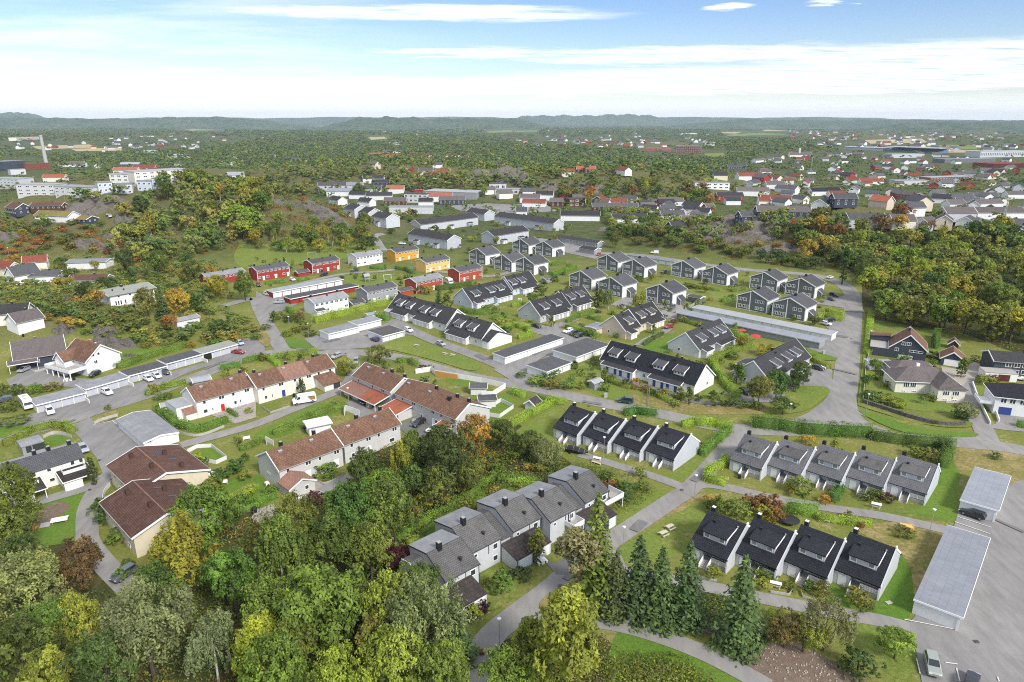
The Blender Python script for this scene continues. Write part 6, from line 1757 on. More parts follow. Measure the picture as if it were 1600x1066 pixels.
for c,px,h,w,lab,col in[('L3',[(0,345),(120,275),(260,200),(330,205)],2.0,1.8,'long hedge left of the black row, running down from the road',LIME),('L3',[(1060,350),(1130,335),(1250,345),(1360,365)],2.2,1.8,'hedge behind the black row along the main road bend',LIME),('L3',[(1360,375),(1290,440),(1180,530)],2.2,1.8,'hedge running down beside the junction right of the black row',GREEN),('L3',[(700,275),(780,265),(900,280)],2.2,2.2,'dark hedge behind the roofs of the black row',DEEP),('L3',[(1320,555),(1350,580),(1220,640),(1215,690),(1330,715)],1.8,1.7,'angled hedge round the garden of the first grey-row house',LIME),('L4',[(-100,345),(60,360),(200,385),(400,400),(640,410)],3.2,3.0,'tall dark hedge between main road and grey row, left part',DEEP),('L4',[(640,425),(850,455),(1050,470),(1130,475)],2.8,2.4,'dark hedge between main road and grey row, right part',DEEP),('L4',[(1130,475),(1110,540),(1080,600)],2.6,2.4,'hedge turning the corner at the end of the grey row',DEEP),('L4',[(400,820),(450,740)],2.0,1.8,'short clipped hedge between two front gardens of the grey row',DEEP),('L4',[(120,880),(300,900)],2.6,2.4,'tall hedge behind the roofs of the nearest black row',GREEN),('L4',[(310,930),(460,950),(640,965)],1.4,1.4,'low yellow-green hedge behind the nearest black row',LIME),('c5',[(0,520),(120,440),(230,370),(330,310)],1.7,1.6,'long low hedge behind the lower white stepped units',GREEN),('c5',[(330,310),(430,260),(560,160),(640,105),(900,150)],1.8,1.6,'long hedge behind the upper white stepped units',GREEN),('c5',[(70,540),(110,545)],1.6,2.2,'short bright hedge block left of the lowest white unit',LIME),('L2',[(110,400),(230,350),(340,290),(460,250),(560,225)],1.8,1.5,'hedge behind the pale grey brown-tiled block',GREEN),('L2',[(-60,490),(40,440)],1.6,1.5,'low hedge end by the corner of the pale grey block',GREEN),('L2',[(0,830),(80,800),(130,785)],1.6,1.6,'low hedge at the paved terrace below the grey annex',GREEN),('L1',[(1440,820),(1597,745)],1.6,1.6,'hedge between two lawns right of the wide brown roofs',LIME),('L1',[(1490,880),(1597,845)],1.4,1.5,'hedge above the paved terrace right of the wide brown roofs',GREEN),('L1',[(1500,500),(1597,460)],1.5,1.4,'low hedge by the white garden bench on the long lawn',GREEN),('L1',[(110,425),(200,380),(330,350),(400,350),(460,385)],1.9,2.2,'rounded hedge behind the left grey terrace',OLIVE),('L1',[(30,470),(100,440)],2.2,2.0,'hedge at the left edge beside the garden room',OLIVE),('L1',[(985,245),(1030,280),(1110,350),(1250,375),(1420,315)],2.0,2.2,'curved hedge round the corner of the cream terrace',GREEN),('L1',[(915,155),(1030,110),(1160,80)],1.8,2.0,'brown-green hedge along the road by the cream terrace',OLIVE),('L1',[(1420,250),(1480,290)],1.2,1.2,'short low hedge at the red front door',DEEP),('M1',[(215,740),(300,710),(410,665)],2.4,2.6,'tall clipped hedge between the black and the white house',GREEN),('M1',[(740,785),(880,730),(1020,690),(1160,650)],2.2,2.2,'long hedge behind the left garage row',GREEN),('M1',[(1380,790),(1500,770)],2.0,2.0,'hedge corner behind the cream terrace, left piece',GREEN),('M1',[(1520,750),(1597,730),(1680,725)],2.0,2.0,'hedge along the road behind the cream terrace',GREEN),('M2',[(120,720),(280,700),(380,690)],2.0,2.2,'low hedge with flowers along the road above the cream terrace',OLIVE),('M2',[(70,720),(150,775)],1.8,1.6,'hedge between two back gardens of the cream terrace',LIME),('M2',[(370,500),(480,465),(620,440),(740,405),(825,385)],3.0,2.6,'very tall bright hedge behind the white garage block',LIME),('M2',[(720,450),(780,480),(832,485)],2.4,2.2,'bright hedge at the end of the long dark terrace',GREEN),('M2',[(880,745),(960,745),(1010,770)],1.8,2.2,'dark hedge round the garden by the orange fence',GREEN),('M2',[(1130,295),(1230,285),(1340,265)],2.6,2.4,'dark hedge in front of the rust-red block',DEEP),('M2',[(870,165),(930,170),(985,195)],2.2,2.2,'dark hedge beside the light yellow block',DEEP),('M2',[(710,158),(800,165)],1.8,2.0,'pair of low hedges in front of the white block',GREEN),('M2',[(60,260),(120,250),(175,250)],1.8,2.0,'low hedge in front of the left red block',GREEN),('M2',[(265,240),(330,228)],1.6,1.8,'low hedge beside the red garage row',GREEN),('M2',[(195,420),(250,450)],2.4,2.6,'hedge at the corner of the white two-storey block',GREEN),('M2',[(1280,425),(1360,445),(1470,440)],2.0,2.2,'hedge in front of the pale blue terrace, left piece',GREEN),('M2',[(1480,480),(1560,470)],2.2,2.6,'clipped hedge block behind the white gable garage',GREEN),('M2',[(1500,560),(1597,530)],2.2,2.2,'hedge behind the white gable garage, right piece',LIME),('M3',[(10,520),(90,540),(120,580),(40,600)],2.0,2.0,'angular hedge in front of the grey terrace gable',LIME),('M3',[(0,400),(60,380)],2.0,2.2,'hedge below the pale blue terrace end',LIME),('M3',[(335,530),(420,560),(540,590)],2.0,1.8,'hedge in front of the beige terrace garden',GREEN),('M3',[(340,500),(420,460),(510,435)],2.0,1.8,'hedge along the garden between grey and beige terraces',GREEN),('M3',[(470,470),(560,490)],1.8,1.6,'short hedge beside the low grey lean-to shed',GREEN),('M3',[(255,205),(330,180),(400,160)],2.2,2.2,'dark hedge right of the brown garden shed',GREEN),('M3',[(250,140),(330,130)],2.0,2.0,'upper hedge by the front gabled houses',GREEN),('M3',[(1370,570),(1450,605)],2.4,2.4,'bright hedge block by the red parasols',LIME),('M3',[(1240,745),(1290,830),(1350,910),(1410,965)],2.2,2.2,'long hedge running down right of the blue-door terrace',LIME),('M3',[(1240,740),(1360,690),(1500,640)],2.2,2.4,'hedge above the gardens behind the blue-door terrace',OLIVE),('M3',[(820,640),(880,600),(940,570)],1.4,1.4,'row of low bushes along the drive behind the beige terrace',DEEP),('M3',[(1060,490),(1170,520)],1.6,1.8,'dark hedge in front of the dark-walled long garage',GREEN),('M3',[(600,870),(740,910)],1.4,1.6,'low hedge below the blue-door terrace, left piece',OLIVE),('M3',[(870,940),(1020,1010)],1.4,1.8,'low hedge below the blue-door terrace, right piece',OLIVE),('M3',[(1310,370),(1390,345)],2.0,2.2,'dark hedge left of the right-hand gabled pair',GREEN),('M3',[(1080,260),(1200,290),(1300,300)],1.6,1.8,'long low hedge in front of the back pair of gabled houses',OLIVE),('M3',[(1370,305),(1450,290)],1.6,2.0,'low hedge between the two back groups of gabled houses',GREEN),('M4',[(285,490),(340,465),(460,490)],2.4,2.4,'angular bright hedge at the right gabled house',LIME),('M4',[(360,430),(470,455)],2.0,2.4,'bright hedge behind the angular one by the wide road',LIME),('M4',[(620,700),(630,580),(640,450)],1.8,2.2,'long bright hedge along the wide road',LIME),('M4',[(605,960),(680,990)],1.8,2.4,'dark hedge at the corner of the cream hipped house garden',GREEN),('M4',[(240,710),(370,780)],1.6,2.2,'hedge by the car park beside the wide road',OLIVE),('L4',[(1160,290),(1240,300)],2.0,2.2,'dark hedge at the driveway corner by the stone wall',DEEP),('L4',[(1550,345),(1620,355)],1.8,2.6,'round hedge at the right edge by the white house',GREEN),('M4',[(1040,660),(1050,590)],3.6,2.0,'tall narrow hedge right of the dark blue house',DEEP),('L3',[(0,140),(80,165)],2.0,2.0,'hedge at the road left of the small white shed',LIME),('L3',[(150,180),(240,205)],2.0,1.8,'hedge right of the small white shed',GREEN),('L3',[(-70,690),(60,715),(170,720)],1.6,1.6,'hedge behind the upper white stepped unit by the wild garden',LIME),('B4',[(0,650),(60,690)],1.6,2.0,'small bright hedge at the path left of the pine',LIME)]:
 hedge([q(c,*p)for p in px],h,w,lab,col)
print('COUNT',COUNT)
# ---------------------------------------------------------------- cars and other vehicles
def car_proto(kind):
 """a car along local x (nose at +x): body, glass, wheels (with rims), lamps; one mesh each, shared by all copies"""
 dims=dict(hatch=(4.1,1.76,1.48),wagon=(4.7,1.84,1.48),suv=(4.6,1.88,1.68),mpv=(4.7,1.86,1.75),sedan=(4.8,1.86,1.42),van=(5.0,1.95,1.95))
 L_,W,H=dims[kind]
 h=L_/2
 if kind=='sedan':
  low=[(-h,.42),(-h,.86),(-h+.5,.98),(-h+.9,1.0),(.75,.98),(h-.25,.80),(h,.62),(h,.34),(h-.3,.26),(-h+.3,.26)]
  cab=[(-h+.75,.99),(-h+1.45,H-.04),(-.35,H),(.1,H-.02),(1.05,.97)]
 elif kind=='van':
  low=[(-h,.42),(-h,1.1),(h-1.2,1.1),(h-.2,.92),(h,.7),(h,.36),(h-.3,.28),(-h+.3,.28)]
  cab=[(-h+.02,1.1),(-h+.12,H-.03),(0,H),(h-2.0,H-.02),(h-1.1,1.1)]
 else:
  b=dict(hatch=.45,wagon=.4,suv=.4,mpv=.35)[kind]
  hood=dict(hatch=.95,wagon=1.15,suv=1.15,mpv=.85)[kind]
  sh=.92 if kind!='suv' else 1.04
  low=[(-h,.42),(-h+.02,sh),(-h+.2,sh+.06),(h-hood,sh+.03),(h-.2,sh-.14),(h,sh-.32),(h,.36),(h-.3,.27),(-h+.3,.27)]
  cab=[(-h+.1,sh+.04),(-h+b,H-.05),(-.3,H),(.15,H-.02),(h-hood-.05,sh+.02)]
 body=MB()
 def loft(prof,w0,w1,z0,z1):
  """cross-section narrower towards the top, with a chamfered long edge"""
  n=len(prof)
  rows=[]
  for s in(-1,-.88,.88,1):
   row=[]
   for x,z in prof:
    t=(z-z0)/(z1-z0)
    w=(w0+(w1-w0)*t)/2
    k=abs(s)<1
    cx=sum(p[0]for p in prof)/n
    cz=(z0+z1)/2
    g=1.0 if k else .955
    row.append((cx+(x-cx)*g,s*w,cz+(z-cz)*g))
   rows.append(row)
  for a,b_ in zip(rows[:-1],rows[1:]):
   for i in range(n):
    j=(i+1)%n
    body.poly([a[i],a[j],b_[j],b_[i]])
  body.poly(rows[0][::-1])
  body.poly(rows[-1])
 zs=[p[1]for p in low]
 loft(low,W,W-.06,min(zs),max(zs))
 zc0,zc1=cab[0][1],H
 loft(cab+[(cab[-1][0]-.1,zc0-.12),(cab[0][0]+.1,zc0-.12)],W-.1,W-.46,zc0-.12,zc1)
 gl=MB()
 def wid(z):
  t=(z-zc0+.12)/(zc1-zc0+.12)
  return(W-.1+(-.36)*t)/2
 zb,zt=zc0+.06,H-.14
 xb0,xb1=cab[0][0]+.28,cab[-1][0]-.22
 xt0,xt1=cab[1][0]+.2,cab[-2][0]+.02
 if kind=='van':
  xb0,xt0=.3,.3
 for s in(-1,1):
  for a,b_ in((0,.47),(.51,1)):
   p=[(xb0+(xb1-xb0)*a,s*(wid(zb)+.012),zb),(xb0+(xb1-xb0)*b_,s*(wid(zb)+.012),zb),(xt0+(xt1-xt0)*b_,s*(wid(zt)+.012),zt),(xt0+(xt1-xt0)*a,s*(wid(zt)+.012),zt)]
   gl.poly(p if s<0 else p[::-1])
 for(x0,z0),(x1,z1),o in((cab[-1],cab[-2],1),(cab[0],cab[1],-1)):
  d=Vector((x1-x0,0,z1-z0)).normalized()
  nrm=Vector((d.z,0,-d.x))*.015*o*(1 if o>0 else 1)
  a=Vector((x0,0,z0))+d*.07
  b_=Vector((x1,0,z1))-d*.06
  off=Vector((.015*o,0,.012))
  pts=[a+off,b_+off]
  wa,wb=wid(pts[0].z)-.1,wid(pts[1].z)-.06
  gl.poly([(pts[0].x,-wa,pts[0].z),(pts[0].x,wa,pts[0].z),(pts[1].x,wb,pts[1].z),(pts[1].x,-wb,pts[1].z)])
 wheel=MB().tube([(0,-.11,0),(0,.11,0)],[.33,.33],16)
 rim=MB().tube([(0,-.125,0),(0,.125,0)],[.2,.2],12)
 hl=MB().box(-.06,.02,-.2,.2,-.07,.08)
 tl=MB().box(-.02,.03,-.14,.14,-.13,.13)
 lampz=dict(van=.78).get(kind,.72 if kind!='suv' else .84)
 return dict(L=L_,W=W,body=body.mesh('body',CAR['white']),glass=gl.mesh('windows',M['carglass']),wheel=wheel.mesh('wheel',M['tyre']),rim=rim.mesh('rim',M['rim']),hl=hl.mesh('headlight',M['headlamp']),tl=tl.mesh('tail_light',M['taillamp']),lz=lampz)
CARP={}
def car(kind,col,a,b,lab,cat='car',roof=None):
 """tail pixel a, nose pixel b: the car stands in the middle of the two"""
 if kind not in CARP:
  CARP[kind]=car_proto(kind)
 p=CARP[kind]
 A,B=PT(*a),PT(*b)
 m=(A+B)/2
 d=B-A
 r=thing('parked_car',lab,cat,(m.x,m.y,float(terr(m.x,m.y))+.3),math.atan2(d.y,d.x),'parked cars')
 o=link('body',p['body'],r)
 o.material_slots[0].link='OBJECT'
 o.material_slots[0].material=CAR[col]
 link('windows',p['glass'],r)
 for sx in(-.31,.31):
  for sy in(-1,1):
   w=link('wheel',p['wheel'],r,(sx*p['L'],sy*(p['W']/2-.12),.33))
   link('rim',p['rim'],w)
 for sy in(-1,1):
  link('headlight',p['hl'],r,(p['L']/2-.01,sy*(p['W']/2-.3),p['lz']-.12))
  link('tail_light',p['tl'],r,(-p['L']/2-.01,sy*(p['W']/2-.22),p['lz']+.02))
 return r
def cq(c,*p):
 return[q(c,*t)for t in p]
for k,col,c,a,b,lab in[('wagon','black','L4',(1345,935),(1200,885),'black estate car parked at the end of the shorter grey garage'),('suv','palegreen','B4',(1005,925),(1035,1045),'grey-green car parked at the bottom right beside a white line'),('hatch','black','B4',(1250,1120),(1275,1050),'black car cut by the bottom edge in the car park'),('mpv','green','c2',(860,195),(705,175),'dark green people carrier driving on the main road'),('hatch','blue','M2',(775,625),(710,600),'dark blue hatchback beside the white garage with closed walls'),('hatch','silver','c4',(610,715),(710,755),'silver hatchback in the lane in front of the brown-black roofed terrace'),('wagon','white','c4',(285,570),(365,610),'white car half behind the white garage by the long terrace'),('wagon','black','c6',(1470,195),(1370,255),'black saloon in the courtyard of the brown-tiled terrace'),('wagon','white','c6',(1590,250),(1490,295),'white estate car in the courtyard next to the black saloon'),('hatch','black','c7',(325,475),(255,500),'black car with red tail lights under the orange carport'),('suv','palegreen','c7',(205,125),(185,180),'grey-green car facing the camera by the road above the terrace'),('wagon','silver','M2',(530,705),(475,730),'silver car parked at the upper end of the cream terrace'),('suv','white','c8',(510,20),(540,65),'white car at the lot entrance beside the motorhome'),('wagon','silver','c8',(850,400),(900,470),'silver car with dark windows right of the left grey terrace'),('wagon','white','M1',(900,845),(955,875),'white estate car before the middle garages, left one'),('hatch','white','M1',(955,830),(1005,855),'white car before the middle garages, right one'),('wagon','grey','M1',(1005,810),(1060,825),'grey car before the middle garages beside a white wall'),('suv','white','M1',(640,930),(700,960),'white car alone before the second garage section'),('sedan','red','M1',(1455,685),(1525,695),'red car at the far end of the left garage row'),('hatch','paleblue','M1',(1480,620),(1520,650),'pale blue car in the corner behind the left garage row'),('hatch','purple','M1',(410,800),(350,815),'plum-coloured car under the balcony of the white house'),('hatch','black','M1',(615,820),(570,840),'black car under the balcony edge of the white house'),('hatch','silver','M1',(170,795),(135,810),'silver car beside the black house on its drive'),('wagon','grey','M1',(70,985),(-10,1000),'dark grey car at the left edge among the bushes'),('suv','white','M2',(45,320),(100,335),'white car at the left end of the red garage row'),('wagon','silver','M2',(180,375),(115,380),'silver car standing on the lot left of the white block'),('wagon','white','M2',(205,225),(250,245),'white car between the two left red blocks'),('suv','black','M2',(450,200),(395,210),'black car in front of the second red block'),('suv','grey','M2',(635,172),(600,178),'dark car in front of the white two-storey block'),('wagon','black','M2',(5,255),(30,285),'dark red-black car left of the red block by the lane'.replace('red-black','grey')),('wagon','white','Z2',(885,925),(940,930),'white car parked behind the yellow block'),('sedan','black','M3',(120,515),(190,540),'black saloon beside the grey terrace gable and its hedge'),('wagon','white','M3',(380,548),(318,570),'white car left in the row of three by the garages'),('hatch','black','M3',(405,565),(360,580),'black hatchback, middle of the row of three by the garages'),('hatch','black','M3',(445,580),(392,598),'black hatchback, right of the row of three by the garages'),('wagon','red','M3',(1005,525),(950,540),'red estate car in the drive behind the cream terrace'),('suv','grey','M3',(1020,395),(975,425),'dark grey car beside the lone gabled house'),('hatch','grey','M3',(970,180),(925,195),'dark green-grey car between the back gabled houses'),('hatch','red','M3',(560,70),(520,85),'red car near the short grey garage by the back road'),('sedan','black','M3',(1420,925),(1480,955),'black car behind the long hedge right of the blue-door terrace'),('hatch','black','M4',(285,785),(340,800),'black car in the bay left of the wide road'),('suv','black','M4',(370,325),(450,345),'black car behind, in the bay beside the gabled house'),('hatch','grey','M4',(365,350),(425,368),'grey car in front, in the bay beside the gabled house'),('hatch','black','M4',(415,490),(350,490),'black car behind the white and red one at the hedge'),('hatch','white','M4',(325,505),(400,522),'white car at the angular hedge by the wide road'),('hatch','blue','M4',(340,590),(375,570),'blue car at the right end of the long garages'),('sedan','white','M4',(365,230),(410,215),'white car at the bend at the top of the wide road'),('sedan','white','M4',(1500,845),(1600,860),'white car on the drive between the two right-edge houses'),('van','white','M3',(925,70),(855,65),'white van driving on the back road below the rocks'),('van','white','Z1',(690,770),(690,745),'white van on the lane by the grass-roofed house'),('hatch','silver','Z1',(672,755),(668,740),'silver car behind the white van by the grass-roofed house'),('suv','grey','B1',(800,400),(755,430),'dark car half hidden by the birch at the path bend'),('sedan','white','Z2',(1500,630),(1545,640),'white car on the open yard before the low white hall'),('hatch','silver','Z2',(1515,640),(1550,650),'silver car nearer on the open yard before the low hall')]:
 car(k,col,*cq(c,a,b),lab)
def motorhome(lab,a,b,L_=6.8):
 A,B=PT(*a),PT(*b)
 m,d=(A+B)/2,B-A
 r=thing('motorhome',lab,'motorhome',(m.x,m.y,.3),math.atan2(d.y,d.x))
 h=L_/2
 b_=MB().prism([(-h,.5),(-h,2.75),(-h+.25,2.95),(h-1.3,3.0),(h-.5,2.5),(h-.05,1.6),(h,.6),(h-.3,.4),(-h+.3,.4)],-1.12,1.12,axis='y').build('body',CAR['white'],r)
 MB().poly([(h-.42,-.98,2.33),(h+.0,-1.0,1.62),(h+.0,1.0,1.62),(h-.42,.98,2.33)]).build('windscreen',M['carglass'],r)
 s=MB()
 for sy in(-1.13,1.13):
  for x in(-h+.8,-.6,h-2.2):
   s.box(x,x+1.0,min(sy,sy*1.01),max(sy,sy*1.01),1.7,2.3)
 s.build('side_windows',M['carglass'],r)
 MB().box(-1.6,-.9,-.4,.4,3.0,3.1).box(1.0,1.6,-.35,.35,2.95,3.08).build('roof_hatch',M['trim_grey'],r)
 for sx in(-h+1.3,h-1.1):
  for sy in(-1,1):
   w=MB().tube([(0,-.12,0),(0,.12,0)],[.36,.36],14).build('wheel',M['tyre'],r,(sx,sy*1.0,.36))
   MB().tube([(0,-.13,0),(0,.13,0)],[.2,.2],10).build('rim',M['rim'],w)
 return r
motorhome('white motorhome parked at the near end of the left garage row',q('L1',140,195),q('L1',200,265))
motorhome('white motorhome between the two rust-red blocks',q('M2',1175,240),q('M2',1235,275),6.2)
# delivery van with a brown-gold panel
A,B=PT(*q('L2',375,190)),PT(*q('L2',230,215))
m,d=(A+B)/2,B-A
r=thing('delivery_van','long white delivery van with gold and brown stripes, parked by the cream terrace','van',(m.x,m.y,.3),math.atan2(d.y,d.x))
h=3.3
MB().prism([(-h,.5),(-h,2.5),(-h+.15,2.65),(h-1.9,2.7),(h-1.5,2.55),(h-.85,1.65),(h-.15,1.3),(h,.9),(h,.45),(-h+.2,.4)],-1.0,1.0,axis='y').build('body',CAR['white'],r)
MB().poly([(h-1.42,-.88,2.48),(h-.82,-.92,1.68),(h-.82,.92,1.68),(h-1.42,.88,2.48)]).build('windscreen',M['carglass'],r)
sgn=MB()
for sy in(-1.015,1.015):
 sgn.prism([(-h+.3,.9),(-h+1.6,.9),(-h+2.4,1.9),(-h+.3,1.9)],min(sy,sy*.99),max(sy,sy*.99),axis='y')
sgn.build('stripe_panel',m_plain('gold_panel',(.30,.19,.05),.5),r)
s2=MB()
for sy in(-1.02,1.02):
 s2.prism([(-h+.5,1.9),(-h+2.3,1.9),(-h+2.5,2.1),(-h+.5,2.1)],min(sy,sy*.99),max(sy,sy*.99),axis='y')
s2.build('stripe',M['brownwall'],r)
g=MB()
for sy in(-1.01,1.01):
 g.prism([(h-2.1,1.6),(h-1.0,1.6),(h-1.5,2.35),(h-2.1,2.35)],min(sy,sy*.99),max(sy,sy*.99),axis='y')
g.build('side_windows',M['carglass'],r)
MB().box(h-.02,h+.06,-.95,.95,.45,.8).build('bumper',M['tyre'],r)
for sx in(-h+1.1,h-1.0):
 for sy in(-1,1):
  w=MB().tube([(0,-.12,0),(0,.12,0)],[.37,.37],14).build('wheel',M['tyre'],r,(sx,sy*.92,.37))
  MB().tube([(0,-.13,0),(0,.13,0)],[.2,.2],10).build('rim',M['rim'],w)
for sy in(-.75,.75):
 MB().box(h-.1,h+.03,sy-.18,sy+.18,.95,1.15).build('headlight',M['headlamp'],r)
# box trailer by the cream house, boat under cover, boat trailer
A=PT(*q('M4',1145,965))
r=thing('box_trailer','white box trailer parked beside the cream hipped house','trailer',A+Vector((0,0,.0)),math.radians(-8))
MB().prism([(-1.2,.6),(-1.2,2.7),(-1.0,2.9),(1.0,2.9),(1.2,2.7),(1.2,.6)],-2.2,2.2,axis='y').build('body',CAR['white'],r)
MB().box(-1.0,1.0,-2.26,-2.2,.8,2.5).build('rear_door',M['garage_door'],r)
MB().tube([(-1.15,0,.33),(-1.3,0,.33)],[.33,.33],12).build('wheel',M['tyre'],r)
MB().tube([(1.15,0,.33),(1.3,0,.33)],[.33,.33],12).build('wheel',M['tyre'],r)
A=PT(*q('c2',300,665))
r=thing('boat','boat under a black tarpaulin with white ropes at the end of the black row','boat',A,math.radians(-25))
rows=[]
for x,w,z0,z1 in((-3.2,.75,.5,1.25),(-2.0,.95,.4,1.75),(-.3,1.0,.4,1.9),(1.2,.95,.45,1.7),(2.5,.6,.6,1.45),(3.3,.08,.95,1.25)):
 rows.append([(x,-w,z1*.62),(x,-w*.55,z1*.9),(x,0,z1),(x,w*.55,z1*.9),(x,w,z1*.62),(x,w*.6,z0),(x,0,z0-.15),(x,-w*.6,z0)])
bm_=MB()
for a,b_ in zip(rows[:-1],rows[1:]):
 for i in range(8):
  bm_.poly([a[i],a[(i+1)%8],b_[(i+1)%8],b_[i]])
bm_.poly(rows[0]).poly(rows[-1])
bm_.build('tarpaulin',M['black'],r)
rp=MB()
for x in(-2.0,-.3,1.2,2.5):
 k=[rw for rw in rows if rw[0][0]==x][0]
 rp.tube([(x,k[0][1]*1.02,k[0][2]),(x,k[1][1]*1.02,k[1][2]+.03),(x,0,k[2][2]+.03),(x,k[3][1]*1.02,k[3][2]+.03),(x,k[4][1]*1.02,k[4][2])],[.035]*5,5)
rp.build('rope',M['trim_grey'],r)
tr_=MB().box(-3.0,3.6,-.06,.06,.3,.42).box(-1.2,-1.05,-.9,.9,.3,.42).box(-3.0,-2.9,-.8,.8,.3,.42)
tr_.build('trailer_frame',M['steel'],r)
for sy in(-.95,.95):
 MB().tube([(-1.1,sy-.1,.3),(-1.1,sy+.1,.3)],[.3,.3],12).build('wheel',M['tyre'],r)
A=PT(*q('M3',1335,945))
r=thing('boat_trailer','empty boat trailer on the grass by the white gable','trailer',A,math.radians(-38))
MB().box(-3,3.2,-.5,-.4,.4,.5).box(-3,3.2,.4,.5,.4,.5).box(-2.6,-2.5,-.4,.4,.4,.5).box(0,.1,-.4,.4,.4,.5).box(2.4,2.5,-.4,.4,.4,.5).build('frame',M['steel'],r)
for sy in(-.75,.75):
 MB().tube([(-1.1,sy-.1,.3),(-1.1,sy+.1,.3)],[.3,.3],12).build('wheel',M['tyre'],r)
# ---------------------------------------------------------------- street and garden furniture
def lamp_post(px,lab,h=5.5,proto=[]):
 p=PT(*px)
 if proto:
  c=copy_tree(proto[0],p,rnd.uniform(0,6),lab)
  return c
 r=thing('street_lamp',lab,'street lamp',p,0,'street lamps')
 MB().tube([(0,0,-.3),(0,0,h*.5),(0,0,h)],[.07,.06,.045],8).build('pole',M['steel'],r)
 MB().tube([(0,0,h-.05),(0,0,h+.05),(0,0,h+.28),(0,0,h+.36)],[.1,.3,.34,.1],12).build('lamp_head',M['headlamp'],r)
 MB().tube([(0,0,-.3),(0,0,.6)],[.1,.09],8).build('base_sleeve',M['steel'],r)
 proto.append(r)
 return r
for c,p,lab in[('L3',(1137,795),'street lamp on the grass corner at the path junction'),('B2',(1518,860),'street lamp beside the lower road near the hydrangea'),('B3',(690,260),'street lamp at the path end by the picnic table lawn'),('L4',(1005,1020),'street lamp on the dry grass above the long grey garage'),('L4',(128,325),'street lamp on the grass island left of the wide road'),('M2',(210,545),'street lamp in the bushes by the branch road'),('M2',(330,590),'street lamp at the entrance of the garage yard'),('L3',(570,545),'street lamp in front of the black row, left one'),('L3',(715,665),'street lamp in front of the black row, right one'),('L2',(580,240-20),'street lamp beside the carport of the brown-tiled terrace'),('M3',(75,800),'street lamp at the corner of the small white garage'),('M1',(615,720),'slim lamp beside the white house with balcony'),('L4',(610,260),'street lamp on the verge by the stone wall'),('M1',(60,30+60),'lamp post on the slope at the left edge'),('M4',(630,640),'street lamp at the long bright hedge by the wide road')]:
 lamp_post(q(c,*p),lab)
def utility_pole(px,h,lab,double=False):
 p=PT(*px)
 r=thing('utility_pole',lab,'pole',p,rnd.uniform(0,3))
 b=MB().tube([(0,0,-.3),(0,0,h)],[.14,.09],8)
 b.build('post',M['wood'],r)
 MB().box(-.8,.8,-.05,.05,h-.7,h-.58).build('crossarm',M['wood'],r)
 if double:
  MB().tube([(.7,0,-.3),(.7,0,h*.85)],[.12,.09],8).build('post',M['wood'],r)
 return r
utility_pole(q('M3',850,1010),6.5,'pair of short wooden poles by the main road kerb',True)
utility_pole(q('M1',475,290),9,'wooden pole beside the low white bungalow')
utility_pole(q('Z1',415,695),12,'white pole rising behind the grass-roofed house')
def picnic_table(px,lab,rz,mat='greywood',cat='picnic table'):
 p=PT(*px)
 r=thing('picnic_table',lab,cat,p,rz,'picnic tables and benches')
 t=MB()
 for i in range(5):
  t.box(-.9,.9,-.4+.165*i,-.4+.165*i+.14,.72,.77)
 t.build('tabletop',M[mat],r)
 for s in(-1,1):
  MB().box(-.9,.9,s*.75-.13,s*.75+.13,.42,.47).build('bench',M[mat],r)
 for x in(-.6,.6):
  MB().prism([(-.85,0),(-.75,0),(.0,.72),(-.12,.72)],x,x+.06).prism([(.85,0),(.75,0),(0,.72),(.12,.72)],x,x+.06).box(x,x+.06,-.85,.85,.36,.42).build('leg_frame',M[mat],r)
 return r
M['bleached']=m_plain('bleached_wood',(.52,.47,.38),.8,.2,.15,3)
picnic_table(q('B3',985,110),'bleached picnic table on the lawn, farther of the two',.6,'bleached')
picnic_table(q('B3',945,150),'bleached picnic table on the lawn, nearer of the two',.6,'bleached')
picnic_table(q('c4',408,745),'pale picnic table on the grass strip, left one',-.6,'bleached')
picnic_table(q('c4',702,832),'pale picnic table on the grass strip, middle one',-.6,'bleached')
picnic_table(q('c4',780,845),'pale picnic table on the grass strip, right one',-.6,'bleached')
picnic_table(q('L2',0,135-20),'white picnic table on the long lawn behind the pale grey block',.5,'trim')
def garden_bench(px,lab,rz,mat='trim',w=1.7):
 p=PT(*px)
 r=thing('garden_bench',lab,'bench',p,rz)
 MB().box(-w/2,w/2,-.25,.25,.42,.47).build('seat',M[mat],r)
 MB().box(-w/2,w/2,.25,.31,.47,.95).build('backrest',M[mat],r)
 for x in(-w/2+.08,w/2-.08):
  MB().box(x-.04,x+.04,-.22,.22,0,.42).build('leg',M[mat],r)
 return r
garden_bench(q('L1',1395,705),'white garden bench on the lawn between two hedges',.3)
garden_bench(q('L1',1540,430),'white garden bench on the long lawn by the path',.5)
garden_bench(q('c2',500,770),'pale bench on the path edge below the boat',-.6,'bleached',2.4)
def mailbox_stand(px,lab,rz):
 p=PT(*px)
 r=thing('mailbox_stand',lab,'mailbox stand',p,rz,'white mailbox stands')
 r.scale=(.72,.72,.8)
 for x in(-1.0,1.0):
  MB().box(x-.06,x+.06,-.06,.06,0,1.5).build('post',M['trim'],r)
 MB().prism([(-.45,1.5),(0,1.95),(.45,1.5),(.45,1.42),(0,1.85),(-.45,1.42)],-1.35,1.35).build('roof',M['trim'],r)
 for i in range(4):
  MB().box(-1.05+.53*i,-.6+.53*i,-.2,.2,.85,1.3).build('mailbox',M['trim_grey'],r)
 MB().box(-1.1,1.1,-.22,.22,.78,.85).build('shelf',M['trim'],r)
 return r
mailbox_stand(q('L4',672,860),'white roofed mailbox stand by the path below the grey row',-.5)
mailbox_stand(q('c1',605,600),'white roofed mailbox stand in front of the nearest black row',-.4)
mailbox_stand(q('c2',510,755),'white roofed mailbox stand by the path at the boat',-.5)
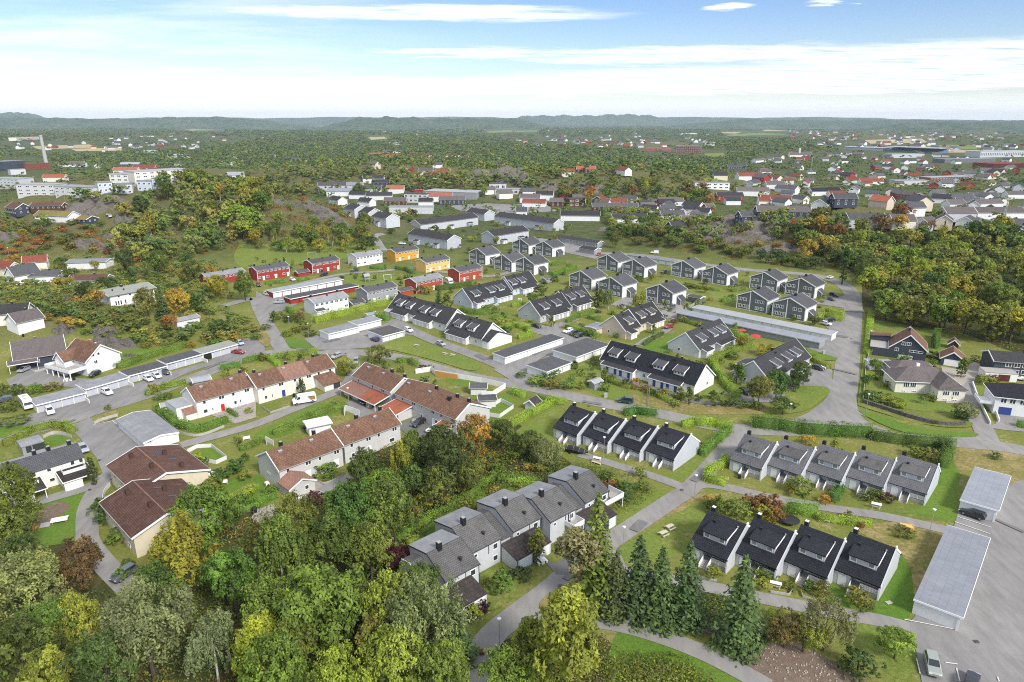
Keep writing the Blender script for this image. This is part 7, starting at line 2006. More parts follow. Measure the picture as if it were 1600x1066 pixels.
# flower boxes that block the lower road
for c,p,lab in[('B2',(1400,890),'wooden flower box with orange flowers in the middle of the road'),('B2',(1318,935),'wooden flower box with orange flowers at the left kerb of the road')]:
 o=PT(*q(c,*p))
 r=thing('flower_box',lab,'flower box',o,.05,'flower boxes across the road')
 MB().box(-.62,.62,-.4,.4,0,.55).build('box',M['brownwall'],r)
 v,f=leaf_quads(RS.uniform([-.55,-.35,.5],[.55,.35,.75],(90,3)),RS.normal(size=(90,3))+[0,0,.8],.16)
 fl=link('flowers',np_mesh('flowers',v,f,M['leafmass'],col=np.array([(.5,.16,.02),(.06,.1,.02)])[RS.randint(0,2,90)]),r)
# hydrangea with white heads
o=PT(*q('B2',1335,690))
v,f=leaf_quads(RS.normal([0,0,.9],[.9,.6,.3],(420,3)),RS.normal(size=(420,3))+[0,0,.8],.3)
hy=link('hydrangea',np_mesh('hydrangea',v,f,M['leafmass'],col=np.where(RS.rand(420,1)<.45,np.array([[.72,.72,.5]]),np.array([[.12,.18,.03]]))),None,o)
label(hy,'hydrangea bush with white flower heads beside the lower road','shrub')
# wooden playground on the left lawn
o=PT(*q('L1',215,1010))
r=thing('play_tower','small wooden play tower with dark slide on the left lawn','playground',o,-1.45)
for x in(-.6,.6):
 for y in(-.6,.6):
  MB().box(x-.06,x+.06,y-.06,y+.06,0,2.4).build('post',M['larch'],r)
MB().box(-.7,.7,-.7,.7,1.1,1.2).build('platform',M['larch'],r)
MB().prism([(-.85,2.3),(0,3.1),(.85,2.3),(.85,2.22),(0,3.0),(-.85,2.22)],-.85,.85).build('roof',M['larch'],r)
MB().prism([(.6,1.2),(3.2,.25),(3.4,.25),(3.4,.15),(3.1,.15),(.6,1.1)],-.3,.3,axis='y').build('slide',M['dark_trim'],r)
o=PT(*q('L1',375,940))
r=thing('picnic_set','pale pavilion table set with white groundsheet on the left lawn','picnic set',o,.4)
r.scale=(.75,.75,.8)
t=MB()
for i in range(5):
 t.box(-2.0,2.0,-1.2+.5*i,-.75+.5*i,.72+.12*(2-abs(i-2)),.80+.12*(2-abs(i-2)))
t.build('tabletop',M['trim'],r)
for x in(-1.6,1.6):
 MB().box(x-.08,x+.08,-1.0,1.0,0,.75).build('leg',M['larch'],r)
MB().box(-4.6,-2.2,-1.6,1.0,.06,.10).build('groundsheet',M['trim_grey'],r)
# playground between the coloured houses
o=PT(*q('M2',690,240))
r=thing('climbing_frame','grey climbing frame with slide on the playground between the coloured houses','playground',o,.6)
for x in(-1.2,1.2):
 for y in(-1.2,1.2):
  MB().box(x-.1,x+.1,y-.1,y+.1,0,3.2).build('post',M['greywood'],r)
MB().box(-1.3,1.3,-1.3,1.3,1.5,1.65).build('platform',M['greywood'],r)
MB().prism([(-1.6,3.0),(0,4.2),(1.6,3.0),(1.6,2.9),(0,4.1),(-1.6,2.9)],-1.6,1.6).build('roof',M['greywood'],r)
MB().prism([(1.3,1.65),(4.6,.3),(4.9,.3),(4.6,.15),(1.3,1.5)],-.4,.4,axis='y').build('slide',M['steel'],r)
o=PT(*q('M2',820,225))
r=thing('swing_frame','white swing frame at the right end of the playground','playground',o,.5)
for x in(-2,2):
 MB().tube([(x,-1,0),(x,0,2.4),(x,1,0)],[.07]*3,6).build('leg',M['trim'],r)
MB().tube([(-2,0,2.4),(2,0,2.4)],[.07,.07],6).build('crossbar',M['trim'],r)
# football goal on the green by the knoll
o=PT(*q('Z2',350,995))
r=thing('football_goal','small football goal on the green below the knoll','goal',o,.1)
MB().tube([(-2.5,0,0),(-2.5,0,2),(2.5,0,2),(2.5,0,0)],[.07]*4,6).build('frame',M['trim'],r)
# trampoline, barbecue, parasols, loungers
def disc_thing(name,lab,cat,px,h,rad,mat,leg='steel',n=20,cone=0.0):
 p=PT(*px)
 r=thing(name,lab,cat,p,0)
 if cone:
  b=MB()
  for i in range(10):
   a0,a1=6.2832*i/10,6.2832*(i+1)/10
   b.poly([(0,0,h+cone),(rad*math.cos(a0),rad*math.sin(a0),h),(rad*math.cos(a1),rad*math.sin(a1),h)])
   b.poly([(0,0,h+cone-.06),(rad*math.cos(a1),rad*math.sin(a1),h-.06),(rad*math.cos(a0),rad*math.sin(a0),h-.06)])
  b.build('canopy',M[mat],r)
  MB().tube([(0,0,0),(0,0,h+cone-.1)],[.04,.04],6).build('pole',M[leg],r)
 else:
  MB().tube([(0,0,h),(0,0,h+.06)],[rad,rad],n).build('mat',M[mat],r)
  for i in range(4):
   a=1.5708*i
   MB().tube([(rad*.95*math.cos(a),rad*.95*math.sin(a),0),(rad*.95*math.cos(a),rad*.95*math.sin(a),h)],[.05,.05],6).build('leg',M[leg],r)
 return r
disc_thing('parasol','red parasol in the garden behind the dark-walled garage, left one','parasol',q('c3',890,720),2.1,1.7,'door_red',cone=.6)
disc_thing('parasol','red parasol in the garden behind the dark-walled garage, right one','parasol',q('c3',1000,765),2.1,1.9,'door_red',cone=.5)
disc_thing('trampoline','dark round trampoline in the garden behind the nearest black row','trampoline',q('c1',695,190),.8,1.9,'black')
disc_thing('trampoline','dark round trampoline behind the beige terrace','trampoline',q('M3',530,470),.7,1.8,'black')
p=PT(*q('c6',140,905))
r=thing('barbecue','black covered barbecue on the paved terrace','barbecue',p,.3)
MB().tube([(0,0,.7),(0,0,1.0),(0,0,1.25),(0,0,1.35)],[.5,.62,.5,.1],12).build('lid',M['black'],r)
MB().box(-.5,.5,-.4,.4,0,.7).build('cabinet',M['black'],r)
p=PT(*q('c6',530,265))
r=thing('barbecue','black round barbecue in the back garden of the pale grey block','barbecue',p,.3)
MB().tube([(0,0,.6),(0,0,.9),(0,0,1.15),(0,0,1.25)],[.5,.62,.5,.1],12).build('lid',M['black'],r)
MB().tube([(0,0,0),(0,0,.6)],[.06,.06],6).build('stand',M['black'],r)
p=PT(*q('L4',865,975))
r=thing('sandbox','yellow sandbox on the dry grass behind the nearest black row','sandbox',p,-.3)
MB().box(-1.2,1.2,-.7,-.6,0,.5).box(-1.2,1.2,.6,.7,0,.5).box(-1.2,-1.1,-.6,.6,0,.5).box(1.1,1.2,-.6,.6,0,.5).build('frame',M['lemon'],r)
MB().box(-1.1,1.1,-.6,.6,0,.42).build('cover',M['lemon'],r)
garden_bench(q('L4',355,940),'white bench beside the low yellow-green hedge',-.5)
# electric cabinet and utility boxes
for c,p,lab,hh in[('c2',(590,130),'pale cable cabinet on the verge beside the green people carrier',1.3),('M4',(345,695),'white cable cabinet on the lush verge by the wide road',1.4),('L2',(70,655),'white heat-pump box at the foot of the pale grey gable',.9),('c1',(1315,690),'pale stone slab on the lush lawn right of the black row',.12)]:
 o=PT(*q(c,*p))
 nm_='cable_cabinet' if hh>1 else 'stone_slab' if hh<.3 else 'heat_pump'
 label(MB().box(-.5,.5,-.3,.3,-.1,hh).box(-.55,.55,-.35,.35,hh,hh+.06).build(nm_,M['trim_grey']if hh>.3 else M['concrete'],None,o,.3),lab,nm_.replace('_',' '))
def fence(px,h,mat,lab,name='fence',w=.08,step=2.4,cat='fence',solid=True,sm=False,dz=0.0):
 """board fence or low wall along the ground: panels between posts"""
 pts=[PT(*p)for p in px]
 if sm:
  pts=[Vector((p.x,p.y,0))for p in smooth_line(pts)]
 o0=pts[0].copy()
 r=thing(name,lab,cat,(o0.x,o0.y,float(terr(o0.x,o0.y))))
 b,ps=MB(),MB()
 for i,(a,c)in enumerate(zip(pts[:-1],pts[1:])):
  d=Vector((c.x-a.x,c.y-a.y,0))
  L_=d.length
  d.normalize()
  n=Vector((-d.y,d.x,0))*w/2
  za,zc=float(terr(a.x,a.y))-r.location.z,float(terr(c.x,c.y))-r.location.z
  A_=Vector((a.x-o0.x,a.y-o0.y,za))
  C_=Vector((c.x-o0.x,c.y-o0.y,zc))
  lo=Vector((0,0,-.3 if solid else .25))
  hi=Vector((0,0,h))
  k=len(b.v)
  b.v+=[tuple(x)for x in(A_-n+lo,C_-n+lo,C_+n+lo,A_+n+lo,A_-n+hi,C_-n+hi,C_+n+hi,A_+n+hi)]
  for f in((3,2,1,0),(4,5,6,7),(0,1,5,4),(1,2,6,5),(2,3,7,6),(3,0,4,7)):
   b.f.append(tuple(k+j for j in f))
   b.m.append(0)
 b.build('wall_panel' if solid else 'panel',M[mat],r)
 return r
fence([q('c7',*p)for p in((690,235),(820,215),(850,245),(1040,275),(1240,310),(1440,355),(1330,425),(1240,425))],1.7,'offwhite','white board fence round the back gardens by the main road')
fence([q('c7',*p)for p in((852,252),(950,270),(1040,285))],1.75,'larch','new orange wooden fence panel in the white fence')
fence([q('c7',*p)for p in((1350,500),(1400,470),(1505,525),(1390,605),(1300,590))],1.2,'offwhite','pale fence round the terrace with tables at the right gable')
fence([q('c6',*p)for p in((840,150),(850,110),(960,150))],1.8,'offwhite','short white screen wall at the end of the pale grey block')
fence([q('c6',*p)for p in((290,385),(230,350),(232,375))],1.5,'offwhite','white screen at the back of the nearer pale grey block')
fence([q('L1',*p)for p in((1170,510),(1230,480),(1320,475),(1415,550),(1350,580),(1240,560))],1.0,'offwhite','white fence round the small lawn by the brown roof')
fence([q('L1',*p)for p in((690,715),(650,770),(640,860))],.9,'offwhite','low white curved wall at the lower brown-roofed block',sm=True)
fence([q('L1',*p)for p in((590,335),(640,312),(735,285))],1.0,'concrete','low concrete retaining wall at the parking lot')
fence([q('L1',*p)for p in((270,420),(330,395),(400,400),(450,420))],.9,'concrete','curved low wall round the small lawn behind the left terrace',sm=True)
fence([q('L1',*p)for p in((990,270),(1060,340),(1130,390),(1250,405),(1400,350))],.7,'concrete','low grey retaining wall under the curved hedge',sm=True)
fence([q('L4',*p)for p in((590,195),(760,250),(900,295),(1040,330),(1150,340),(1225,335))],1.1,'rock','dry stone retaining wall below the cream hipped house','stone_wall',.8,cat='wall',sm=True)
fence([q('L4',*p)for p in((1275,80),(1300,150),(1345,250),(1385,335))],.9,'white','white wall along the curved driveway at the right','wall',.25,cat='wall',sm=True)
fence([q('L4',*p)for p in((1410,235),(1440,320))],1.0,'white','short white wall before the white house at the right edge','wall',.25,cat='wall')
fence([q('L4',*p)for p in((1410,235),(1460,255),(1520,245))],1.0,'white','white wall curving below the lawn of the right-edge house','wall',.25,cat='wall',sm=True)
fence([q('L4',*p)for p in((1165,85),(1180,120),(1215,190))],.8,'white','white low wall along the gravel yard of the cream house','wall',.25,cat='wall')
fence([q('M4',*p)for p in((590,985),(610,780),(625,700))],.9,'white','white picket fence left of the cream house garden','fence',.06)
fence([q('M1',*p)for p in((150,770),(220,805),(330,775),(370,745))],.8,'concrete','concrete retaining wall below the tall clipped hedge',sm=True)
fence([q('c1',*p)for p in((575,625),(690,645),(730,590))],.5,'concrete','low stone edging round the flower bed at the mailbox stand')
fence([q('c1',*p)for p in((765,620),(775,655),(860,685))],.5,'concrete','low stone edging of the flower bed with the clipped bush')
fence([q('c1',*p)for p in((95,520),(145,540),(240,555))],.5,'concrete','low white edging at the steps of the leftmost near black house')
fence([q('M3',*p)for p in((1020,440),(1120,400),(1190,345))],1.4,'midgrey','grey fence beside the lone gabled house')
fence([q('c6',*p)for p in((620,650),(690,680),(830,620))],.4,'concrete','low stone edging of the planting bed at the pale grey block',sm=True)
fence([q('c6',*p)for p in((440,825),(490,795),(560,800))],.9,'trim','white gate and rail by the brick-paved drive')
fence([q('B2',*p)for p in((1560,375),(1660,350),(1680,390))],.15,'concrete','curved stone kerb of the grass bed at the white terrace','kerb',.2,cat='kerb')
fence([q('L2',*p)for p in((40,230),(90,265),(210,225))],.6,'greywood','low grey terrace edge before the cream terrace')
# bins, garden tables, washing lines and play things in the gardens of the estate
CLUTTER=[]
def clutter_protos():
 out={}
 r=thing('wheelie_bin','','bin')
 MB().prism([(-.28,0),(-.34,.95),(.34,.95),(.28,0)],-.28,.28).build('body',M['black'],r)
 MB().prism([(-.36,.95),(-.3,1.08),(.36,1.0),(.36,.95)],-.3,.3).build('lid',M['dark_trim'],r)
 out['bin']=(r,'dark wheelie bin')
 for key,mt,lab in(('wt','trim','white garden table with benches'),('bt','wood','brown garden table with benches')):
  r=thing('garden_table','','garden table')
  MB().box(-.85,.85,-.42,.42,.70,.76).build('tabletop',M[mt],r)
  for s in(-1,1):
   MB().box(-.8,.8,s*.85-.2,s*.85+.2,.4,.46).box(-.7,-.62,s*.85-.15,s*.85+.15,0,.4).box(.62,.7,s*.85-.15,s*.85+.15,0,.4).build('bench',M[mt],r)
   MB().box(s*.7-.05,s*.7+.05,-.35,.35,0,.7).build('leg',M[mt],r)
  out[key]=(r,lab)
 r=thing('drying_rack','','drying rack')
 MB().tube([(0,0,0),(0,0,1.9)],[.04,.04],6).build('pole',M['steel'],r)
 b=MB()
 for k in range(4):
  a=math.pi/2*k
  b.tube([(0,0,1.4),(1.3*math.cos(a),1.3*math.sin(a),1.9)],[.025,.025],5)
 b.build('arms',M['steel'],r)
 out['dry']=(r,'rotary drying rack')
 r=thing('storage_box','','storage box')
 MB().box(-.8,.8,-.4,.4,0,.7).build('chest',M['greywood'],r)
 MB().prism([(-.45,.7),(-.4,.82),(.45,.78),(.45,.7)],-.85,.85).build('lid',M['trim_grey'],r)
 out['box']=(r,'grey storage chest')
 return out
CP_=clutter_protos()
used_=set()
r9=random.Random(5)
for fx,fy,a,hx,y0,y1 in HOMES:
 if math.hypot(fx,fy)>330 or hx<3:
  continue
 for side,keys in((-1,['bin','bin','box','wt']),(1,['wt','bt','dry','box','bt'])):
  for _ in range(2):
   if r9.random()>.62:
    continue
   u=r9.uniform(-hx+1,hx-1)
   v=-(y0+r9.uniform(.6,2.2)+(2.4 if y0>6 else 0))if side<0 else y1+r9.uniform(.8,3.5)
   x,y=fx+u*math.cos(a)-v*math.sin(a),fy+u*math.sin(a)+v*math.cos(a)
   if hits(x,y,.2)or y<70:
    continue
   k=r9.choice(keys)
   rt,lab=CP_[k]
   p=(x,y,float(terr(x,y))+.05)
   if k in used_:
    o=copy_tree(rt,p,r9.uniform(0,3))
   else:
    o=rt
    o.location=p
    used_.add(k)
   o['group']='small garden things'
   CLUTTER.append((o,lab,*to_px(p)))
# ---------------------------------------------------------------- rock outcrops
def rock(px,lab,rx,ry,h,seed,rz=0.0,g=22):
 p=PT(*px)
 r_=np.random.RandomState(seed)
 ph=r_.rand(12)*6.28
 v,f=[],[]
 n,mrow=g,g
 for j in range(mrow):
  for i in range(n):
   a=2*i/(n-1)-1
   b_=2*j/(mrow-1)-1
   r2=a*a+b_*b_
   z=max(0,1-r2)**.6
   st=.6+.25*math.sin(a*7+ph[0]+2*math.sin(b_*3+ph[1]))+.2*math.sin(b_*9+ph[2]+a*3)+r_.uniform(-.14,.14)
   z=h*(z*st+.25*math.floor(3*z*st)/3)-.4
   x,y=a*rx+r_.uniform(-.03,.03)*rx,b_*ry+r_.uniform(-.03,.03)*ry
   c,s=math.cos(rz),math.sin(rz)
   X_,Y_=x*c-y*s,x*s+y*c
   v.append((X_,Y_,z+float(terr(p.x+X_,p.y+Y_))-p.z))
 idx_=np.arange(n*mrow).reshape(mrow,n)
 f=np.stack([idx_[:-1,:-1],idx_[:-1,1:],idx_[1:,1:],idx_[1:,:-1]],-1).reshape(-1,4)
 o=link('rock_outcrop',np_mesh('rock_outcrop',np.array(v),f,M['rock']),None,p)
 label(o,lab,'rock','bare rock outcrops')
for i,(c,p,lab,rx,ry,h,rz)in enumerate([('M1',(400,545),'smooth pale boulder in the garden above the black house',4,5,2.6,.2),('M1',(470,340),'pale rock slab beside the wooden pole',4,5,2.2,.5),('M1',(720,630),'broken grey rock face behind the white house with balcony',9,4.5,3.4,-.2),('M1',(655,560),'rounded grey rock above the broken face',5,4,3.2,.1),('M1',(810,705),'low boulder on the lawn behind the garages',3,1.8,1.2,-.2),('Z1',(610,690),'layered rock knoll beside the trees behind the grass-roofed house',22,9,4,.2),('Z1',(810,890),'rock slope below the lane with white van',20,6,5,-.15),('Z1',(590,945),'dark rock face below the grass-roofed house',16,6,5,0),('Z1',(770,775),'round boulder beside the lane',7,5,3.5,0),('Z1',(30,890),'pale rock at the left edge under orange bushes',10,6,4,.2),('Z2',(330,690),'long bare ridge of the knoll above the green',30,5,4,-.35),('Z2',(470,770),'lower bare ridge of the knoll',20,4.5,3,-.5),('Z2',(60,640),'bare rock at the top of the knoll',18,7,3,0),('Z2',(1500,520),'grey cliff behind the halls',46,8,14,.05),('Z3',(30,540),'right end of the grey cliff behind the halls',20,7,11,-.2),('Z3',(460,575),'rocky slope above the brown house',30,9,6,0),('Z3',(240,580),'pale rock knob right of the cliff',12,6,6,0),('Z3',(1330,800),'broad bare rock of the right knoll, upper part',24,7,5,.1),('Z3',(1270,880),'bare rock of the right knoll, left flank',18,8,4.5,0),('Z3',(1480,890),'bare rock of the right knoll, front slope with orange bushes',20,6,4,-.1),('Z3',(1560,820),'bare rock of the right knoll, right shoulder',20,8,5,.2),('Z3',(620,840),'pale rock below the white house with dark roof',12,5,3.5,0),('Z4',(60,960),'grey rock among orange bushes near the back road bend',16,6,3,.1),('B4',(1560-1190,985),'pile of pale stones on the bare soil',.1,.1,.1,0)]):
 if rx>1:
  rock(q(c,*p),lab,rx,ry,h,40+i,rz)
# loose stones on the bare soil: too many to count
n=260
poly=[tuple(PT(*p)[:2])for p in[(1090,968),(1140,960),(1200,985),(1260,1012),(1330,1050),(1300,1090),(1230,1072),(1130,1012)]]
v,f=[],[]
while len(f)<n*5:
 x,y=rnd.uniform(20,60),rnd.uniform(70,100)
 if inside(x,y,poly):
  s=rnd.uniform(.04,.15)
  k=len(v)
  v+=[(x-s,y-s,.03),(x+s,y-s*.8,.03),(x+s*.8,y+s,.03),(x-s*.9,y+s,.03),(x-s*.5,y-s*.5,.06+s),(x+s*.5,y-s*.4,.06+s*.8),(x+s*.4,y+s*.5,.06+s),(x-s*.5,y+s*.4,.06+s*.9)]
  f+=[(k,k+1,k+5,k+4),(k+1,k+2,k+6,k+5),(k+2,k+3,k+7,k+6),(k+3,k,k+4,k+7),(k+4,k+5,k+6,k+7)]
structure(link('loose_stones',np_mesh('loose_stones',np.array(v),np.array(f),M['gravel'])),'stuff')
# ---------------------------------------------------------------- houses farther off
def far_villa(px,wpx,wall,roof,ang,lab,d=None,zr=7.8,ze=4.8,name='house',cat='house',group='houses of the farther streets'):
 p=PT(*px,zr*.6)
 dist=math.hypot(p.x,p.y)
 L_=max(7.0,1.18*wpx*math.hypot(dist,CAM_H)/FPX)
 L_=min(L_,60)
 dd=d or min(10,max(6,L_*.62))
 s=House(name,lab,cat,(p.x,p.y),math.radians(ang),L_,dd/2,dd/2,zr,ze,ze,wall,roof,oh=.45,ohx=.4,group=group)
 n=max(2,int(L_/4))
 for z in([ze-1.2,1.4]if ze>3.5 else[1.5]):
  s.wins('f',[-L_/2+L_*(i+.5)/n for i in range(n)],[z],1.3,1.2,1,split=False,pane='glass')
 for sd_ in 'lr':
  s.wins(sd_,[-dd*.2,dd*.2],[1.6,ze-.4]if zr-ze>1.8 else[1.6],1.1,1.2,1,split=False)
 s.chimney(L_*.15,.2,.7,.8,'brick' if roof in('redroof','orangeroof')else 'black')
 return s
Zc=q
FV=[('Z2',(540,592),38,'white','metalroof',0,'white house with pale grey roof behind the stepped units'),('Z2',(480,555),36,'lightgrey','slateroof',10,'long grey-roofed house at the foot of the wood'),('Z2',(510,645),26,'white','charroof',-50,'white house with dark steep roof next to the knoll'),('Z2',(650,612),26,'white','charroof',-5,'white house with dark low roof among the hall streets'),('Z2',(690,655),20,'white','charroof',-30,'small white house behind the flat-roofed pale block, left'),('Z2',(770,618),32,'white','charroof',5,'white house with dark hipped look left of the modern house'),('Z2',(735,512),26,'white','charroof',0,'white dark-roofed house with gable, highest in the hall streets'),('Z2',(780,538),22,'navy','charroof',0,'dark house right below the highest gabled one'),('Z2',(700,575),32,'lightgrey','slateroof',15,'grey house with dormer in the middle of the hall streets'),('Z2',(870,575),22,'white','orangeroof',0,'white house with orange roof left of the grey hall'),('Z2',(870,652),28,'brownwall','taupe',0,'red-brown house right behind the flat pale block'),('Z2',(1145,622),32,'white','orangeroof',0,'white house with orange roof in front of the grey hall'),('Z2',(1225,645),34,'navy','taupe',0,'dark and white house right of the orange-roofed one'),('Z2',(620,555),20,'lightgrey','metalroof',0,'small grey-roofed house at the wood edge'),('Z2',(1060,655),18,'white','charroof',0,'small white house between modern house and orange roof'),('Z2',(765,362),22,'brownwall','orangeroof',10,'dark house with bright orange roof on the ridge, leftmost'),('Z2',(850,372),26,'yellow','orangeroof',-20,'yellow house with pale orange roof on the ridge'),('Z2',(850,345),22,'cream','taupe',10,'brown-roofed house just behind the yellow one on the ridge'),('Z2',(1005,375),24,'cream','redroof',0,'house with brown-red roof in the middle of the ridge'),('Z2',(1080,368),16,'palegrey','redroof',0,'tall pale house with red roof in the middle of the ridge'),('Z2',(1258,368),30,'cream','redroof',0,'long red-roofed house at the right of the ridge'),('Z2',(1462,418),26,'brownwall','taupe',5,'dark brown house above the grey cliff'),('Z2',(1170,470),18,'brownwall','redroof',0,'house with red roof below the ridge beside a dark spruce'),('Z2',(1105,488),16,'white','redroof',20,'small white house with red roof below the ridge'),('Z2',(1060,465),18,'cream','taupe',0,'brown-roofed house below the ridge'),('Z2',(230,392),20,'navy','slateroof',0,'dark house alone in the wood left of the ridge'),('Z3',(140,662),30,'white','redroof',-10,'white house with red roof right of the long grey block'),('Z3',(115,630),26,'white','taupe',-10,'white house with brown roof right behind the red-roofed one'),('Z3',(205,612),22,'white','charroof',-10,'white house with dark roof below the rock knob'),('Z3',(60,715),14,'white','slateroof',0,'small white outhouse at the end of the grey block'),('Z3',(300,655),26,'brownwall','taupe',0,'low brown house left of the dark cube house'),('Z3',(555,640),24,'navy','redroof',60,'dark house with white gable trim and red roof edge'),('Z3',(665,660),20,'red','redroof',0,'small red house right of the dark gabled house'),('Z3',(640,688),58,'brownwall','greyroof',0,'long low brown house with grey roof below the red one'),('Z3',(425,740),50,'white','charroof',-5,'white house with wide dark roof and glazed front'),('Z3',(730,758),46,'white','charroof',8,'large white house with dark roof above the bushes'),('Z3',(990,652),30,'white','taupe',0,'white two-storey house below the long white villa'),('Z3',(995,735),30,'white','slateroof',5,'white house with grey roof and conservatory'),('Z3',(1130,768),36,'beige','taupe',20,'brown-roofed house beside the right knoll'),('Z3',(1130,680),24,'white','charroof',-45,'white gabled house right of the two-storey one'),('Z3',(1225,690),14,'red','taupe',30,'small red house with white front'),('Z3',(1355,620),32,'red','charroof',0,'red house with dark roof and white basement'),('Z3',(1500,588),38,'white','taupe',-5,'white house with brown roof right of the long villa'),('Z3',(570,420),22,'door_blue','slateroof',20,'blue house in the wood of the centre ridge'),('Z3',(460,455),24,'brownwall','orangeroof',0,'brown house with orange-brown roof on the centre ridge'),('Z3',(1460,745),22,'navy','slateroof',20,'dark roof peeping over the right knoll'),('Z3',(1020,808),22,'brownwall','charroof',30,'dark shed-like house above the bushes by the road'),('Z3',(1480,495),32,'white','redroof',10,'white house with red roof and yellow crane behind'),('Z3',(1500,540),24,'lightgrey','slateroof',50,'grey gabled house under the red-roofed one'),('Z3',(1570,650),14,'cream','redroof',0,'cream house with red roof at the road right of the red house'),('Z3',(1245,445),28,'white','slateroof',0,'white house with grey roof behind the wood edge'),('Z3',(900,405),22,'white','slateroof',10,'white gabled house beside the purple tree'),('Z3',(800,435),18,'cream','orangeroof',0,'cream house with orange roof deep in the wood'),('Z3',(1400,440),24,'navy','slateroof',5,'dark blue house behind the wood edge'),('Z3',(1580,505),20,'brownwall','taupe',10,'brown house right beneath the crane'),('Z3',(1540,400),22,'white','taupe',40,'white gable at the edge of the old wood'),('Z3',(990,385),22,'white','taupe',0,'white house half hidden right of the purple tree'),('Z3',(1110,400),22,'white','slateroof',-10,'white villa with blue-grey roof behind golden trees'),('Z4',(50,637),34,'white','redroof',-20,'white house with red roof above the big dark blue house'),('Z4',(120,575),26,'white','slateroof',-50,'white house with steep dark gable roof, left part of the right streets'),('Z4',(40,548),22,'white','taupe',0,'white house with brown roof behind the steep gable'),('Z4',(350,590),38,'white','blackroof',10,'white house with black roof and white dormer'),('Z4',(350,665),36,'white','blackroof',50,'white gabled house with black roof in front of the dormer house'),('Z4',(470,635),26,'navy','slateroof',0,'dark house with grey roof right of the black gable'),('Z4',(200,640),18,'white','slateroof',-60,'narrow white gable between the dark-roofed houses'),('Z4',(640,530),26,'white','redroof',0,'white house with red tiled roof beside the purple beech'),('Z4',(560,522),24,'cream','redroof',-10,'cream house with red roof left of the white one'),('Z4',(540,575),26,'white','slateroof',60,'white house with dark roof before the red-roofed pair'),('Z4',(90,715),62,'navy','taupe',-5,'big dark blue house with white windows at the wood'),('Z4',(600,760),42,'lightgrey','slateroof',0,'grey house with glazed front behind the tall aspen'),('Z4',(1160,668),20,'white','taupe',10,'small white house right of the two big trees'),('Z4',(1360,665),34,'white','taupe',15,'white gabled house with brown roof in the right streets'),('Z4',(1285,675),18,'white','slateroof',60,'white gable turned to the left in the right streets'),('Z4',(1430,720),50,'white','taupe',0,'large white house with brown hipped look at the right edge'),('Z4',(1250,775),40,'white','slateroof',50,'white gabled house with grey roof above the wood'),('Z4',(1180,722),32,'palegrey','taupe',0,'pale house with brown roof behind the white gable'),('Z4',(1100,768),26,'beige','taupe',60,'beige gabled house left of the white gable'),('Z4',(1240,655),26,'lightgrey','slateroof',0,'grey house with blue-grey roof behind the right streets'),('Z4',(905,690),22,'white','slateroof',10,'white house with dark roof between two big trees'),('Z4',(830,770),26,'cream','taupe',0,'brown-roofed house hidden under the big trees'),('Z4',(985,785),24,'white','taupe',40,'brown-roofed house by the red bush under the big trees'),('Z4',(1510,795),34,'white','slateroof',-10,'white low house with slate roof at the right edge'),('Z4',(1335,620),30,'palegrey','slateroof',0,'pale house with flat slate roof behind the right streets'),('Z4',(940,620),20,'red','taupe',60,'red house with brown roof between the two big trees'),('Z4',(1200,628),24,'midgrey','slateroof',0,'long dark roof behind the power line'),('Z4',(1550,610),24,'white','taupe',0,'white house far right behind green trees'),('Z4',(1575,710),16,'white','slateroof',40,'white gable cut by the right edge'),('Z4',(710,650),22,'beige','orangeroof',-60,'steep orange-brown roof left of the two big trees'),('Z4',(430,610),20,'cream','redroof',0,'red roof strip behind the black gabled house')]
for c,p,w_,wl_,rf_,an_,lb in FV:
 if wl_=='door_blue':
  wl_='navy'
 far_villa(q(c,*p),w_,wl_,rf_,an_,lb)
def block(px0,px1,h,d,wall,roof,lab,name='apartment_block',cat='apartment block',floors=3,ang=None,glass=True,n=None):
 """flat-roofed building: bottom left and bottom right pixel of its front"""
 A,B=PT(*px0),PT(*px1)
 m=(A+B)/2
 dv=B-A
 a=math.atan2(dv.y,dv.x)if ang is None else math.radians(ang)
 L_=dv.to_2d().length
 r=thing(name,lab,cat,(m.x,m.y,float(terr(m.x,m.y))),a)
 FOOT.append((m.x,m.y,a,L_/2,2,d))
 MB().box(-L_/2,L_/2,0,d,-3,h).build('wall',M[wall],r)
 MB().box(-L_/2-.2,L_/2+.2,-.2,d+.2,h,h+.5).build('roof',M[roof],r)
 if glass:
  n=n or max(3,int(L_/5))
  for k in range(floors):
   for i in range(n):
    put_window(r,-L_/2+L_*(i+.5)/n,0,h*(k+.55)/floors,0,L_/n*.55,h/floors*.5,2,split=False,bar=.2)
    link('pane',win_mesh(L_/n*.55,h/floors*.5,2,'trim','glass',.2)[1],r,(-L_/2+L_*(i+.5)/n,0,h*(k+.55)/floors))
 return r
M['whitewall']=m_plain('white_render',(.56,.56,.55),.7,.2,.06)
M['bluehall']=m_plain('blue_cladding',(.12,.18,.26),.5,.3,.08)
block(q('Z1',115,640),q('Z1',350,620),7.5,14,'whitewall','paleroof','long white apartment block with dark window bands at the far left')
block(q('Z1',350,640),q('Z1',590,632),7,14,'whitewall','paleroof','apartment block with red-brown panels beside the white block')
block(q('Z1',-60,580),q('Z1',120,575),11,20,'palegrey','paleroof','big grey apartment block cut by the left edge',floors=4)
block(q('Z1',690,552),q('Z1',850,548),8,14,'creamy','paleroof','white balconied block behind the tall trees')
block(q('Z1',850,570),q('Z1',1190,562),9.5,16,'cream','paleroof','cream apartment block with pale blue balconies',floors=4)
